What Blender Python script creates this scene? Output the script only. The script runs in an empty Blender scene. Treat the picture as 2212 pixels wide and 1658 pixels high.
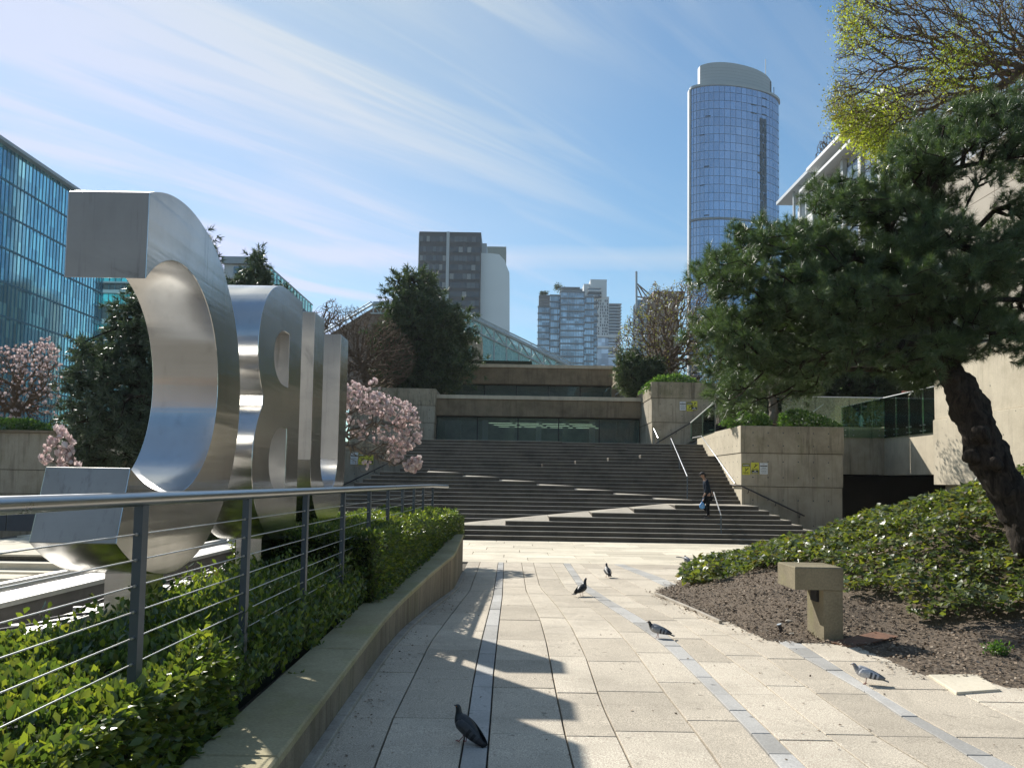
import bpy, bmesh, math, random
import numpy as np
from mathutils import Vector, Matrix, Euler, geometry, noise as mnoise

rnd = random.Random(7)
rng = np.random.default_rng(7)
scene = bpy.context.scene
COL = scene.collection

# ------------------------------------------------------------------ camera
FPX = 1700.0; CX = 1105.5; CYP = 937.0; CH = 828.5; WPX = 2211.0
EYE = 1.6
TH = math.atan(FPX / 28000.0); ROLL = 0.016
fwd = Vector((0, math.cos(TH), math.sin(TH)))
r0 = Vector((1, 0, 0)); u0 = Vector((0, -math.sin(TH), math.cos(TH)))
CR = r0 * math.cos(ROLL) + u0 * math.sin(ROLL)
CU = u0 * math.cos(ROLL) - r0 * math.sin(ROLL)
cam_data = bpy.data.cameras.new('camera'); cam = bpy.data.objects.new('camera', cam_data)
COL.objects.link(cam); scene.camera = cam
m = Matrix.Identity(4)
for i in range(3):
    m[i][0] = CR[i]; m[i][1] = CU[i]; m[i][2] = -fwd[i]
m.translation = Vector((0, 0, EYE))
cam.matrix_world = m
cam_data.sensor_width = 36.0; cam_data.lens = FPX / WPX * 36.0
cam_data.shift_y = (CYP - CH) / WPX
cam_data.clip_start = 0.1; cam_data.clip_end = 4000

def ray(px, py):
    return fwd + CR * ((px - CX) / FPX) + CU * ((CYP - py) / FPX)
# ------------------------------------------------------------------ light
SH = (0.80, -1.12)                         # ground shadow of a 1 m post, metres
sun_el = math.atan(1.0 / math.hypot(*SH))
sun_vec = Vector((-SH[0], -SH[1], 1.0)).normalized()
sun_az = math.atan2(sun_vec.x, sun_vec.y)  # clockwise from +Y
sd = bpy.data.lights.new('sun', 'SUN'); sun = bpy.data.objects.new('sun', sd); COL.objects.link(sun)
sd.energy = 4.15; sd.angle = math.radians(0.6); sd.color = (1.0, 0.95, 0.87)
sun.rotation_euler = (-sun_vec).to_track_quat('-Z', 'Y').to_euler()

world = bpy.data.worlds.new('World'); scene.world = world; world.use_nodes = True
nt = world.node_tree; nt.nodes.clear()
def N(t, **k):
    n = nt.nodes.new(t)
    for a, b in k.items(): setattr(n, a, b)
    return n
def LK(a, b): nt.links.new(a, b)
out = N('ShaderNodeOutputWorld'); bg = N('ShaderNodeBackground'); sky = N('ShaderNodeTexSky')
sky.sky_type = 'NISHITA'; sky.sun_disc = False; sky.sun_elevation = sun_el; sky.sun_rotation = sun_az
sky.air_density = 1.25; sky.dust_density = 0.15; sky.ozone_density = 1.0; sky.altitude = 50
tc = N('ShaderNodeTexCoord'); sp = N('ShaderNodeSeparateXYZ'); LK(tc.outputs['Generated'], sp.inputs[0])
def MA(op, a, b=None, c=None):
    n = N('ShaderNodeMath', operation=op)
    for i, v in enumerate((a, b, c)):
        if v is None: continue
        if isinstance(v, (int, float)): n.inputs[i].default_value = v
        else: LK(v, n.inputs[i])
    return n.outputs[0]
zz = MA('ADD', MA('MAXIMUM', sp.outputs[2], 0.0), 0.10)
cxn = MA('DIVIDE', sp.outputs[0], zz); cyn = MA('DIVIDE', sp.outputs[1], zz)
cb = N('ShaderNodeCombineXYZ'); LK(cxn, cb.inputs[0]); LK(cyn, cb.inputs[1])
def cloud(rot, sc, scale, dist, lo, hi, det=7, loc=(0, 0, 0)):
    mp = N('ShaderNodeMapping', vector_type='TEXTURE'); mp.inputs['Rotation'].default_value = (0, 0, rot); mp.inputs['Scale'].default_value = sc
    mp.inputs['Location'].default_value = loc
    LK(cb.outputs[0], mp.inputs[0])
    nz = N('ShaderNodeTexNoise'); nz.inputs['Scale'].default_value = scale; nz.inputs['Detail'].default_value = det
    nz.inputs['Roughness'].default_value = 0.55; nz.inputs['Distortion'].default_value = dist
    LK(mp.outputs[0], nz.inputs['Vector'])
    mr = N('ShaderNodeMapRange', interpolation_type='SMOOTHSTEP'); mr.inputs[1].default_value = lo; mr.inputs[2].default_value = hi
    LK(nz.outputs[0], mr.inputs[0]); return mr.outputs[0]
wisps = cloud(math.radians(40), (3.2, 0.75, 1), 1.35, 0.6, 0.44, 0.66)
soft = cloud(math.radians(36), (4.0, 1.6, 1), 1.0, 0.6, 0.38, 0.72, det=4, loc=(3, 1, 0))
fine = cloud(math.radians(44), (2.2, 0.30, 1), 1.9, 0.8, 0.44, 0.70, det=10, loc=(1, 5, 0))
# thin cirrus veil is denser round the sun: angular distance to the sun
vd = N('ShaderNodeVectorMath', operation='DOT_PRODUCT'); LK(tc.outputs['Generated'], vd.inputs[0])
vd.inputs[1].default_value = sun_vec
glow = N('ShaderNodeMapRange', interpolation_type='SMOOTHSTEP'); glow.inputs[1].default_value = 0.70; glow.inputs[2].default_value = 1.0
LK(vd.outputs['Value'], glow.inputs[0])
veil = MA('MULTIPLY', MA('ADD', MA('MULTIPLY', wisps, 0.75), MA('MULTIPLY', soft, 0.45)), MA('ADD', MA('MULTIPLY', glow.outputs[0], 0.85), 0.17))
veil = MA('ADD', veil, MA('MULTIPLY', MA('MULTIPLY', fine, 0.32), MA('ADD', glow.outputs[0], 0.30)))
veil = MA('ADD', veil, MA('MULTIPLY', MA('POWER', glow.outputs[0], 1.2), 0.42))
low = N('ShaderNodeMapRange'); low.inputs[1].default_value = 0.0; low.inputs[2].default_value = 0.22; low.inputs[3].default_value = 0.14; low.inputs[4].default_value = 0.0
LK(sp.outputs[2], low.inputs[0])
veil = MA('ADD', veil, low.outputs[0])
# two old vapour trails, each a great circle band between two bearings
def trail(a, b, half, amount, fade=0.06):
    A, B = ray(*a).normalized(), ray(*b).normalized(); nn = A.cross(B).normalized(); mid = (A + B).normalized(); ext = mid.dot(A)
    d1 = N('ShaderNodeVectorMath', operation='DOT_PRODUCT'); LK(tc.outputs['Generated'], d1.inputs[0]); d1.inputs[1].default_value = nn
    d2 = N('ShaderNodeVectorMath', operation='DOT_PRODUCT'); LK(tc.outputs['Generated'], d2.inputs[0]); d2.inputs[1].default_value = mid
    nz = N('ShaderNodeTexNoise'); nz.inputs['Scale'].default_value = 22; nz.inputs['Detail'].default_value = 4; LK(tc.outputs['Generated'], nz.inputs['Vector'])
    w = MA('MULTIPLY', MA('ADD', nz.outputs[0], 0.45), half)
    m1 = MA('MAXIMUM', MA('SUBTRACT', 1.0, MA('DIVIDE', MA('ABSOLUTE', d1.outputs['Value']), w)), 0.0)
    mr = N('ShaderNodeMapRange', interpolation_type='SMOOTHSTEP'); mr.inputs[1].default_value = ext; mr.inputs[2].default_value = ext + (1 - ext) * 0.5; LK(d2.outputs['Value'], mr.inputs[0])
    return MA('MULTIPLY', MA('MULTIPLY', MA('POWER', m1, 0.7), mr.outputs[0]), amount)
veil = MA('ADD', veil, trail((480, 585), (1020, 680), 0.0065, 0.55))
veil = MA('ADD', veil, trail((560, 548), (1700, 560), 0.016, 0.35))
veil = MA('MINIMUM', veil, 0.92)
tint = N('ShaderNodeMix', data_type='RGBA', blend_type='MULTIPLY'); tint.inputs[0].default_value = 1.0; LK(sky.outputs[0], tint.inputs[6]); tint.inputs[7].default_value = (0.62, 0.90, 1.06, 1)
mx = N('ShaderNodeMix', data_type='RGBA', blend_type='LIGHTEN'); LK(veil, mx.inputs[0]); LK(tint.outputs[2], mx.inputs[6])
mx.inputs[7].default_value = (6.2, 6.75, 6.9, 1)
LK(mx.outputs[2], bg.inputs[0]); bg.inputs[1].default_value = 0.064; LK(bg.outputs[0], out.inputs[0])

scene.view_settings.view_transform = 'Standard'; scene.view_settings.look = 'None'
scene.view_settings.exposure = 0.80; scene.view_settings.gamma = 1.0
scene.view_settings.use_curve_mapping = False
scene.render.engine = 'CYCLES'
scene.cycles.max_bounces = 8; scene.cycles.transparent_max_bounces = 12
scene.cycles.use_denoising = True
try: scene.cycles.denoiser = 'OPENIMAGEDENOISE'
except Exception: pass
scene.cycles.sample_clamp_indirect = 6.0

# ------------------------------------------------------------------ pixel -> place helpers (surveying the site)
def P(px, py, y):
    d = ray(px, py); t = y / d.y
    return Vector((d.x * t, y, EYE + d.z * t))
def gz(y):
    return -0.0225 * min(max(y, -4.0), 20.4)
def G(px, py, dz=0.0):
    d = ray(px, py); t = 3.0
    for _ in range(40):
        y = t * d.y; z = gz(y) + dz
        t = (z - EYE) / d.z
    return Vector((d.x * t, d.y * t, gz(d.y * t) + dz))

# ------------------------------------------------------------------ object helpers
def link(o, parent=None):
    COL.objects.link(o)
    if parent is not None: o.parent = parent
    return o
def tag(o, label=None, cat=None, group=None, kind=None):
    if label: o['label'] = label
    if cat: o['category'] = cat
    if group: o['group'] = group
    if kind: o['kind'] = kind
    return o
def empty(name, loc=(0, 0, 0), rz=0.0):
    o = bpy.data.objects.new(name, None); o.location = loc; o.rotation_euler = (0, 0, rz)
    o.empty_display_size = 0.2
    return link(o)
class MB:
    """collects shapes, links them as one mesh object"""
    def __init__(s): s.v = []; s.f = []; s.mi = []; s.cur = 0; s.smooth = []; s.sm = False
    def add(s, vs, fs, M=None):
        b = len(s.v)
        for p in vs:
            p = Vector(p)
            s.v.append(tuple(M @ p if M is not None else p))
        for f in fs:
            s.f.append(tuple(b + i for i in f)); s.mi.append(s.cur); s.smooth.append(s.sm)
    def box(s, a, b, M=None):
        x0, x1 = sorted((a[0], b[0])); y0, y1 = sorted((a[1], b[1])); z0, z1 = sorted((a[2], b[2]))
        vs = [(x0, y0, z0), (x1, y0, z0), (x1, y1, z0), (x0, y1, z0), (x0, y0, z1), (x1, y0, z1), (x1, y1, z1), (x0, y1, z1)]
        fs = [(0, 3, 2, 1), (4, 5, 6, 7), (0, 1, 5, 4), (1, 2, 6, 5), (2, 3, 7, 6), (3, 0, 4, 7)]
        s.add(vs, fs, M)
    def bevbox(s, a, b, c=0.01, M=None):
        x0, x1 = sorted((a[0], b[0])); y0, y1 = sorted((a[1], b[1])); z0, z1 = sorted((a[2], b[2]))
        vs = []
        for z, d in ((z0, 0), (z1 - c, 0), (z1, c)):
            vs += [(x0 + d, y0 + d, z), (x1 - d, y0 + d, z), (x1 - d, y1 - d, z), (x0 + d, y1 - d, z)]
        fs = [(0, 3, 2, 1), (8, 9, 10, 11)]
        for k in (0, 4):
            for i in range(4):
                j = (i + 1) % 4; fs.append((k + i, k + j, k + 4 + j, k + 4 + i))
        s.add(vs, fs, M)
    def prism(s, pts, z0, z1, c=0.0, M=None):
        """pts: ccw plan polygon; z0/z1 numbers or per-point lists"""
        n = len(pts)
        Z0 = z0 if isinstance(z0, (list, tuple)) else [z0] * n
        Z1 = z1 if isinstance(z1, (list, tuple)) else [z1] * n
        vs = [(p[0], p[1], Z0[i]) for i, p in enumerate(pts)]
        fs = [tuple(reversed(range(n)))]
        if c > 0:
            cx = sum(p[0] for p in pts) / n; cy = sum(p[1] for p in pts) / n
            vs += [(p[0], p[1], Z1[i] - c) for i, p in enumerate(pts)]
            for i, p in enumerate(pts):
                a = Vector((pts[i - 1][0] - p[0], pts[i - 1][1] - p[1])); b = Vector((pts[(i + 1) % n][0] - p[0], pts[(i + 1) % n][1] - p[1]))
                if a.length > 1e-9: a.normalize()
                if b.length > 1e-9: b.normalize()
                cr = abs(a.x * b.y - a.y * b.x); d = (a + b)
                if cr < 0.05:
                    nrm = Vector((b.y, -b.x)) * -1
                    q = (p[0] + nrm.x * c, p[1] + nrm.y * c)
                else:
                    conv = (b.x * a.y - b.y * a.x) > 0
                    k = c / cr * (1 if conv else -1)
                    q = (p[0] + d.x * k, p[1] + d.y * k)
                vs.append((q[0], q[1], Z1[i]))
            levels = 2
        else:
            vs += [(p[0], p[1], Z1[i]) for i, p in enumerate(pts)]; levels = 1
        for L in range(levels):
            for i in range(n):
                j = (i + 1) % n; fs.append((L * n + i, L * n + j, (L + 1) * n + j, (L + 1) * n + i))
        fs.append(tuple(range(levels * n, levels * n + n)))
        s.add(vs, fs, M)
    def tube(s, pts, r, n=10, cap=True):
        pts = [Vector(p) for p in pts]; R = r if isinstance(r, (list, tuple)) else [r] * len(pts)
        vs = []; fs = []; prev = None
        for i, p in enumerate(pts):
            t = (pts[min(i + 1, len(pts) - 1)] - pts[max(i - 1, 0)]).normalized()
            if prev is None:
                a = Vector((0, 0, 1)) if abs(t.z) < 0.9 else Vector((1, 0, 0))
                u = t.cross(a).normalized()
            else:
                u = (prev - t * prev.dot(t)).normalized()
            prev = u; w = t.cross(u)
            for k in range(n):
                an = 2 * math.pi * k / n
                vs.append(p + (u * math.cos(an) + w * math.sin(an)) * R[i])
        for i in range(len(pts) - 1):
            for k in range(n):
                k2 = (k + 1) % n; fs.append((i * n + k2, i * n + k, (i + 1) * n + k, (i + 1) * n + k2))
        sm = s.sm; s.sm = True; s.add(vs, fs)
        if cap:
            s.sm = False
            s.add([vs[k] for k in range(n)], [tuple(range(n))])
            s.add([vs[(len(pts) - 1) * n + k] for k in range(n)], [tuple(reversed(range(n)))])
        s.sm = sm
    def build(s, name, mat=None, parent=None):
        me = bpy.data.meshes.new(name); me.from_pydata(s.v, [], s.f)
        mats = mat if isinstance(mat, (list, tuple)) else [mat]
        for q in mats:
            if q is not None: me.materials.append(q)
        me.polygons.foreach_set('material_index', s.mi)
        me.polygons.foreach_set('use_smooth', s.smooth)
        me.update()
        o = bpy.data.objects.new(name, me)
        return link(o, parent)
def bx(name, a, b, mat, parent=None, bev=0.0):
    k = MB()
    if bev: k.bevbox(a, b, bev)
    else: k.box(a, b)
    return k.build(name, mat, parent)
def tb(name, pts, r, mat, parent=None, n=10):
    k = MB(); k.tube(pts, r, n); return k.build(name, mat, parent)
def pbox(name, l, t, r, b, y, depth, mat, parent=None, bev=0.0):
    """box whose front face at distance y spans the surveyed angles"""
    x0 = P(l, (t + b) / 2, y).x; x1 = P(r, (t + b) / 2, y).x; z1 = P((l + r) / 2, t, y).z; z0 = P((l + r) / 2, b, y).z
    return bx(name, (x0, y, z0), (x1, y + depth, z1), mat, parent, bev)
def raw_mesh(name, V, F, mat, parent=None, smooth=False):
    """numpy verts (n,3), faces (m,k)"""
    me = bpy.data.meshes.new(name); nF, k = F.shape
    me.vertices.add(len(V)); me.vertices.foreach_set('co', np.ascontiguousarray(V, dtype=np.float32).ravel())
    me.loops.add(nF * k); me.loops.foreach_set('vertex_index', np.ascontiguousarray(F, dtype=np.int32).ravel())
    me.polygons.add(nF); me.polygons.foreach_set('loop_start', np.arange(0, nF * k, k, dtype=np.int32))
    me.polygons.foreach_set('loop_total', np.full(nF, k, dtype=np.int32))
    if smooth: me.polygons.foreach_set('use_smooth', np.ones(nF, dtype=bool))
    me.materials.append(mat); me.update(calc_edges=True)
    o = bpy.data.objects.new(name, me); return link(o, parent)
def frames(D, roll=None):
    """rotation matrices whose column 1 is D (n,3)"""
    D = D / np.linalg.norm(D, axis=1, keepdims=True)
    A = rng.normal(size=D.shape) if roll is None else roll
    X = np.cross(D, A); X /= np.linalg.norm(X, axis=1, keepdims=True) + 1e-9
    Z = np.cross(X, D)
    return np.stack([X, D, Z], axis=2)
def scatter(name, tv, tf, Pn, D, S, mat, parent=None, roll=None):
    tv = np.array(tv, float); tf = np.array(tf, int); R = frames(np.array(D, float), roll)
    S = np.asarray(S, float)
    V = np.einsum('nij,kj->nki', R, tv) * S[:, None, None] + np.asarray(Pn)[:, None, :]
    n, k = len(Pn), len(tv)
    F = (tf[None] + (np.arange(n) * k)[:, None, None]).reshape(-1, tf.shape[1])
    return raw_mesh(name, V.reshape(-1, 3), F, mat, parent)
LEAF = ([(0, 0, 0), (0, 1, -0.05), (-0.24, 0.5, 0.07), (0.24, 0.5, 0.07)], [(0, 3, 1), (0, 1, 2)])
OVAL = ([(0, 0, 0), (-.17, .30, .05), (-.25, .62, .06), (0, 1, -.07), (.25, .62, .06), (.17, .30, .05), (0, .33, 0), (0, .66, -.01)],
        [(0, 6, 1), (1, 6, 7), (1, 7, 2), (2, 7, 3), (0, 5, 6), (5, 7, 6), (5, 4, 7), (4, 3, 7)])
IVY = ([(0, 0, 0), (-0.5, 0.15, 0.05), (-0.28, 0.55, 0.04), (0, 1, -0.06), (0.28, 0.55, 0.04), (0.5, 0.15, 0.05)], [(0, 5, 4), (0, 4, 3), (0, 3, 2), (0, 2, 1)])
def tuft_template(n, spread=0.75, w=0.03, seed=1, long=0.55):
    r = np.random.default_rng(seed); V = []; F = []
    for i in range(n):
        base = np.array([0, r.uniform(0, long), 0])
        a = r.uniform(0, 2 * math.pi); el = r.uniform(0.25, 1.0) * spread
        d = np.array([math.cos(a) * math.sin(el * 1.5), math.cos(el * 1.5), math.sin(a) * math.sin(el * 1.5)])
        s = np.cross(d, r.normal(size=3)); s /= np.linalg.norm(s)
        L = r.uniform(0.7, 1.0) * 0.62
        b = len(V); V += [base - s * w / 2, base + s * w / 2, base + d * L]; F.append((b, b + 1, b + 2))
    return V, F
def in_poly(x, y, poly):
    c = False; j = len(poly) - 1
    for i in range(len(poly)):
        xi, yi = poly[i]; xj, yj = poly[j]
        if (yi > y) != (yj > y) and x < (xj - xi) * (y - yi) / (yj - yi) + xi: c = not c
        j = i
    return c
def vol_points(poly, D, half, n, seed=3, hole=None):
    """points filling a crown: outline seen from the path, thickness from how far inside the outline"""
    r = random.Random(seed); xs = [p[0] for p in poly]; ys = [p[1] for p in poly]
    outp = []
    w = max(xs) - min(xs)
    while len(outp) < n:
        x = r.uniform(min(xs), max(xs)); y = r.uniform(min(ys), max(ys))
        if not in_poly(x, y, poly): continue
        if hole and in_poly(x, y, hole): continue
        e = 1e9
        for i in range(len(poly)):
            a = Vector(poly[i - 1]); b = Vector(poly[i]); q = Vector((x, y)); ab = b - a
            t = max(0, min(1, (q - a).dot(ab) / ab.length_squared)); e = min(e, (q - a - ab * t).length)
        k = min(1.0, e / (w * 0.22)) ** 0.5
        outp.append(tuple(P(x, y, D + r.uniform(-1, 1) * half * (0.25 + 0.75 * k))))
    return np.array(outp)
def colonize(trunk, trunk_r, attract, step=0.25, tip=0.006, power=0.47, droop=0.0, wig=0.12, sortfrom=None, bend=0.22, alpha=0.35):
    """connects every attractor to the nearest grown node; returns edges arrays"""
    pos = [np.array(p, float) for p in trunk]; par = [-1] + list(range(len(trunk) - 1)); fixed = len(trunk)
    root = pos[-1] if sortfrom is None else np.array(sortfrom)
    order = np.argsort(np.linalg.norm(attract - root, axis=1)); pl = np.zeros(len(trunk) + len(attract) * 40)
    arr = np.zeros((len(trunk) + len(attract) * 40, 3)); arr[:len(pos)] = pos; n = len(pos)
    par = list(par); tips = []
    rr = np.random.default_rng(11)
    for ai in order:
        a = attract[ai]
        f3 = max(0, fixed // 3); d = np.linalg.norm(arr[f3:n] - a, axis=1); jj = int(np.argmin(d + alpha * pl[f3:n])); j = jj + f3; L = d[jj]
        k = max(1, int(L / step)); k = min(k, 38)
        p0 = arr[j]; pd = (p0 - arr[par[j]]) if par[j] >= 0 else np.array([0, 0, 1.0]); pd = pd / (np.linalg.norm(pd) + 1e-9)
        last = j
        for i in range(1, k + 1):
            t = i / k
            q = p0 * (1 - t) + a * t + pd * L * bend * t * (1 - t) + (rr.normal(size=3) * wig * step if i < k else 0)
            q[2] -= droop * L * t * (1 - t)
            arr[n] = q; pl[n] = pl[last] + np.linalg.norm(q - arr[last]); par.append(last); last = n; n += 1
        tips.append(last)
    arr = arr[:n]; par = np.array(par)
    cnt = np.zeros(n); cnt[tips] = 1
    for i in range(n - 1, 0, -1):
        if par[i] >= 0: cnt[par[i]] += cnt[i]
    cnt = np.maximum(cnt, 1)
    rad = tip * cnt ** power
    for i in range(fixed): rad[i] = trunk_r[i]
    lim = trunk_r[fixed - 1] * 0.8
    rad[fixed:] = np.minimum(rad[fixed:], lim)
    return arr, par, rad, tips
def branch_mesh(name, arr, par, rad, mat, parent, thick=0.03, lo=None, hi=None):
    """tapered prisms along the edges; 7 sides when thick, 3 when thin"""
    objs = []
    idx = np.arange(len(par))[par >= 0]
    Vs = []; Fs = []; base = 0
    for sides, sel in ((7, idx[rad[par[idx]] > thick]), (3, idx[rad[par[idx]] <= thick])):
        if len(sel) == 0: continue
        a = arr[par[sel]]; b = arr[sel]; D = b - a; L = np.linalg.norm(D, axis=1, keepdims=True); D = D / (L + 1e-9)
        b = b + D * np.minimum(0.15 * L, rad[sel][:, None] * 0.5)
        up = np.where(np.abs(D[:, 2:3]) < 0.9, np.array([[0, 0, 1.0]]), np.array([[1.0, 0, 0]]))
        U = np.cross(D, up); U /= np.linalg.norm(U, axis=1, keepdims=True); W = np.cross(D, U)
        ang = np.arange(sides) * 2 * math.pi / sides
        ring = np.cos(ang)[None, :, None] * U[:, None, :] + np.sin(ang)[None, :, None] * W[:, None, :]
        A = a[:, None, :] + ring * rad[par[sel]][:, None, None]; B = b[:, None, :] + ring * rad[sel][:, None, None]
        V = np.concatenate([A, B], axis=1).reshape(-1, 3)
        k = np.arange(sides); k2 = (k + 1) % sides
        tf = np.stack([k2, k, k + sides, k2 + sides], axis=1)
        F = (tf[None] + (np.arange(len(sel)) * 2 * sides)[:, None, None]).reshape(-1, 4) + base
        Vs.append(V); Fs.append(F); base += len(V)
    return raw_mesh(name, np.vstack(Vs), np.vstack(Fs), mat, parent, smooth=True)
# ------------------------------------------------------------------ materials
def new_mat(name):
    mt = bpy.data.materials.new(name); mt.use_nodes = True
    t = mt.node_tree; b = t.nodes['Principled BSDF']; return mt, t, b
def nd(t, typ, **k):
    n = t.nodes.new(typ)
    for a, b in k.items(): setattr(n, a, b)
    return n
def coord(t, kind='pos', scale=(1, 1, 1)):
    mp = nd(t, 'ShaderNodeMapping'); mp.inputs['Scale'].default_value = scale
    if kind == 'pos':
        g = nd(t, 'ShaderNodeNewGeometry'); t.links.new(g.outputs['Position'], mp.inputs[0])
    else:
        g = nd(t, 'ShaderNodeTexCoord'); t.links.new(g.outputs['Object'], mp.inputs[0])
    return mp.outputs[0]
def noise_n(t, vec, scale, detail=4, rough=0.6, dist=0.0):
    n = nd(t, 'ShaderNodeTexNoise'); n.inputs['Scale'].default_value = scale; n.inputs['Detail'].default_value = detail
    n.inputs['Roughness'].default_value = rough; n.inputs['Distortion'].default_value = dist
    t.links.new(vec, n.inputs['Vector']); return n.outputs[0]
def ramp(t, fac, stops):
    r = nd(t, 'ShaderNodeValToRGB'); e = r.color_ramp.elements
    while len(e) < len(stops): e.new(0.5)
    for i, (p, c) in enumerate(stops):
        e[i].position = p; e[i].color = (c[0], c[1], c[2], 1) if len(c) == 3 else c
    t.links.new(fac, r.inputs[0]); return r.outputs[0]
def mixc(t, fac, a, b, mode='MIX'):
    m_ = nd(t, 'ShaderNodeMix', data_type='RGBA', blend_type=mode)
    for i, v in ((0, fac), (6, a), (7, b)):
        if isinstance(v, (int, float)): m_.inputs[i].default_value = v
        elif isinstance(v, tuple): m_.inputs[i].default_value = (*v[:3], 1)
        else: t.links.new(v, m_.inputs[i])
    return m_.outputs[2]
def bump(t, b, h, strength=0.3, dist=0.01):
    n = nd(t, 'ShaderNodeBump'); n.inputs['Strength'].default_value = strength; n.inputs['Distance'].default_value = dist
    t.links.new(h, n.inputs['Height']); t.links.new(n.outputs[0], b.inputs['Normal'])
def simple(name, col, rough=0.6, metal=0.0, var=0.12, scale=3.0, bmp=0.0, bscale=60, spec=0.5):
    mt, t, b = new_mat(name); v = coord(t)
    n = noise_n(t, v, scale, 5)
    c0 = tuple(x * (1 - var) for x in col); c1 = tuple(min(1, x * (1 + var)) for x in col)
    t.links.new(ramp(t, n, [(0.3, c0), (0.7, c1)]), b.inputs['Base Color'])
    b.inputs['Roughness'].default_value = rough; b.inputs['Metallic'].default_value = metal
    b.inputs['Specular IOR Level'].default_value = spec
    if bmp: bump(t, b, noise_n(t, v, bscale, 3), bmp, 0.01)
    return mt
def concrete(name, col, dark, moss=(0.20, 0.19, 0.09), mossy=0.25, streak=0.5, grain=70, rough=0.9, boards=False):
    mt, t, b = new_mat(name); v = coord(t)
    big = noise_n(t, v, 0.9, 6, 0.65)
    c = ramp(t, big, [(0.3, dark), (0.55, col), (0.8, tuple(min(1, x * 1.12) for x in col))])
    vs = coord(t, scale=(2.2, 2.2, 0.16)); st = noise_n(t, vs, 2.4, 6, 0.7)
    sm = ramp(t, st, [(0.50, (0, 0, 0)), (0.72, (streak,) * 3)])
    c = mixc(t, sm, c, tuple(x * 0.50 for x in dark))
    ms = noise_n(t, coord(t, scale=(1, 1, 0.5)), 1.3, 6, 0.7)
    mm = ramp(t, ms, [(0.52, (0, 0, 0)), (0.75, (mossy,) * 3)])
    c = mixc(t, mm, c, moss)
    gr = noise_n(t, v, grain, 3)
    c = mixc(t, 0.35, c, ramp(t, gr, [(0.35, (0.35,) * 3), (0.65, (0.68,) * 3)]), 'OVERLAY')
    t.links.new(c, b.inputs['Base Color']); b.inputs['Roughness'].default_value = rough
    b.inputs['Specular IOR Level'].default_value = 0.25
    bump(t, b, gr, 0.35, 0.006)
    return mt
M = {}
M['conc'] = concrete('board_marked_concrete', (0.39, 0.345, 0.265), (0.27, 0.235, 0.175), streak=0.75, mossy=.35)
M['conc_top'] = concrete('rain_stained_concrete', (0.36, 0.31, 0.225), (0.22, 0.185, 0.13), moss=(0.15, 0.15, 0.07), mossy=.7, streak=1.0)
M['conc_lit'] = concrete('painted_sunlit_concrete', (0.54, 0.475, 0.36), (0.43, 0.375, 0.28), mossy=0.12, streak=0.3)  # paler copy of conc, sunlight put into the colour of sunny walls
M['conc_brown'] = concrete('weathered_brown_concrete', (0.24, 0.19, 0.125), (0.15, 0.115, 0.075), moss=(0.12, 0.11, 0.05), mossy=0.35, streak=0.55)
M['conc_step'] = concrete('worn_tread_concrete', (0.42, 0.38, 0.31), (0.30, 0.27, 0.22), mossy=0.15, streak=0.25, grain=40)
M['riser'] = concrete('grimy_shaded_riser_concrete', (0.105, 0.092, 0.075), (0.060, 0.054, 0.046), mossy=0.15, streak=0.25, grain=40)  # grime plus the risers' shade, both put into the colour
M['coping'] = concrete('mossy_coping_concrete', (0.40, 0.355, 0.22), (0.28, 0.245, 0.14), moss=(0.24, 0.25, 0.06), mossy=0.55, streak=0.1, grain=55)
M['planter'] = concrete('stained_planter_concrete', (0.28, 0.235, 0.165), (0.17, 0.14, 0.095), moss=(0.12, 0.125, 0.05), mossy=0.6, streak=0.85)
M['kerb'] = concrete('pale_kerb_concrete', (0.42, 0.38, 0.32), (0.30, 0.27, 0.22), mossy=0.1)

def paver_mat(name, c0, c1, speck=150, s0=0.25, s1=0.8, strength=0.75):
    mt, t, b = new_mat(name); v = coord(t)
    oi = nd(t, 'ShaderNodeObjectInfo')
    c = ramp(t, oi.outputs['Random'], [(0.0, tuple(x * .88 for x in c0)), (0.10, tuple(x * .94 for x in c0)), (0.16, c0), (0.85, c1), (1.0, tuple(min(1, x * 1.06) for x in c1))])
    sp_ = noise_n(t, v, speck, 2, 0.6)
    c = mixc(t, strength, c, ramp(t, sp_, [(0.34, (s0,) * 3), (0.5, (0.5,) * 3), (0.66, (s1,) * 3)]), 'OVERLAY')
    big = noise_n(t, v, 0.8, 7, 0.7)
    c = mixc(t, ramp(t, big, [(0.46, (0, 0, 0)), (0.75, (0.65,) * 3)]), c, tuple(x * 0.58 for x in c0))
    spots = noise_n(t, v, 9.0, 3, 0.5)
    c = mixc(t, ramp(t, spots, [(0.68, (0, 0, 0)), (0.74, (0.7,) * 3)]), c, tuple(x * 0.40 for x in c0))
    wide = noise_n(t, coord(t, scale=(1, .45, 1)), 2.2, 8, 0.75, 1.2)
    c = mixc(t, ramp(t, wide, [(0.55, (0, 0, 0)), (0.72, (0.5,) * 3)]), c, tuple(x * 0.62 for x in c0))
    t.links.new(c, b.inputs['Base Color']); b.inputs['Roughness'].default_value = 0.88; b.inputs['Specular IOR Level'].default_value = 0.3
    bump(t, b, noise_n(t, v, speck * 0.9, 2), 0.45, 0.004)
    return mt
M['paver'] = paver_mat('exposed_aggregate_paver', (0.475, 0.418, 0.332), (0.555, 0.492, 0.395), 110)
M['plaza'] = paver_mat('plaza_slab', (0.60, 0.54, 0.42), (0.70, 0.635, 0.50), 60, 0.4, 0.6, 0.4)
M['granite'] = paver_mat('grey_granite_strip', (0.38, 0.37, 0.345), (0.47, 0.46, 0.435), 70, 0.38, 0.64, 0.5)
M['joint'] = simple('joint_dirt', (0.10, 0.085, 0.06), 0.95, var=0.4, scale=20)
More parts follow.
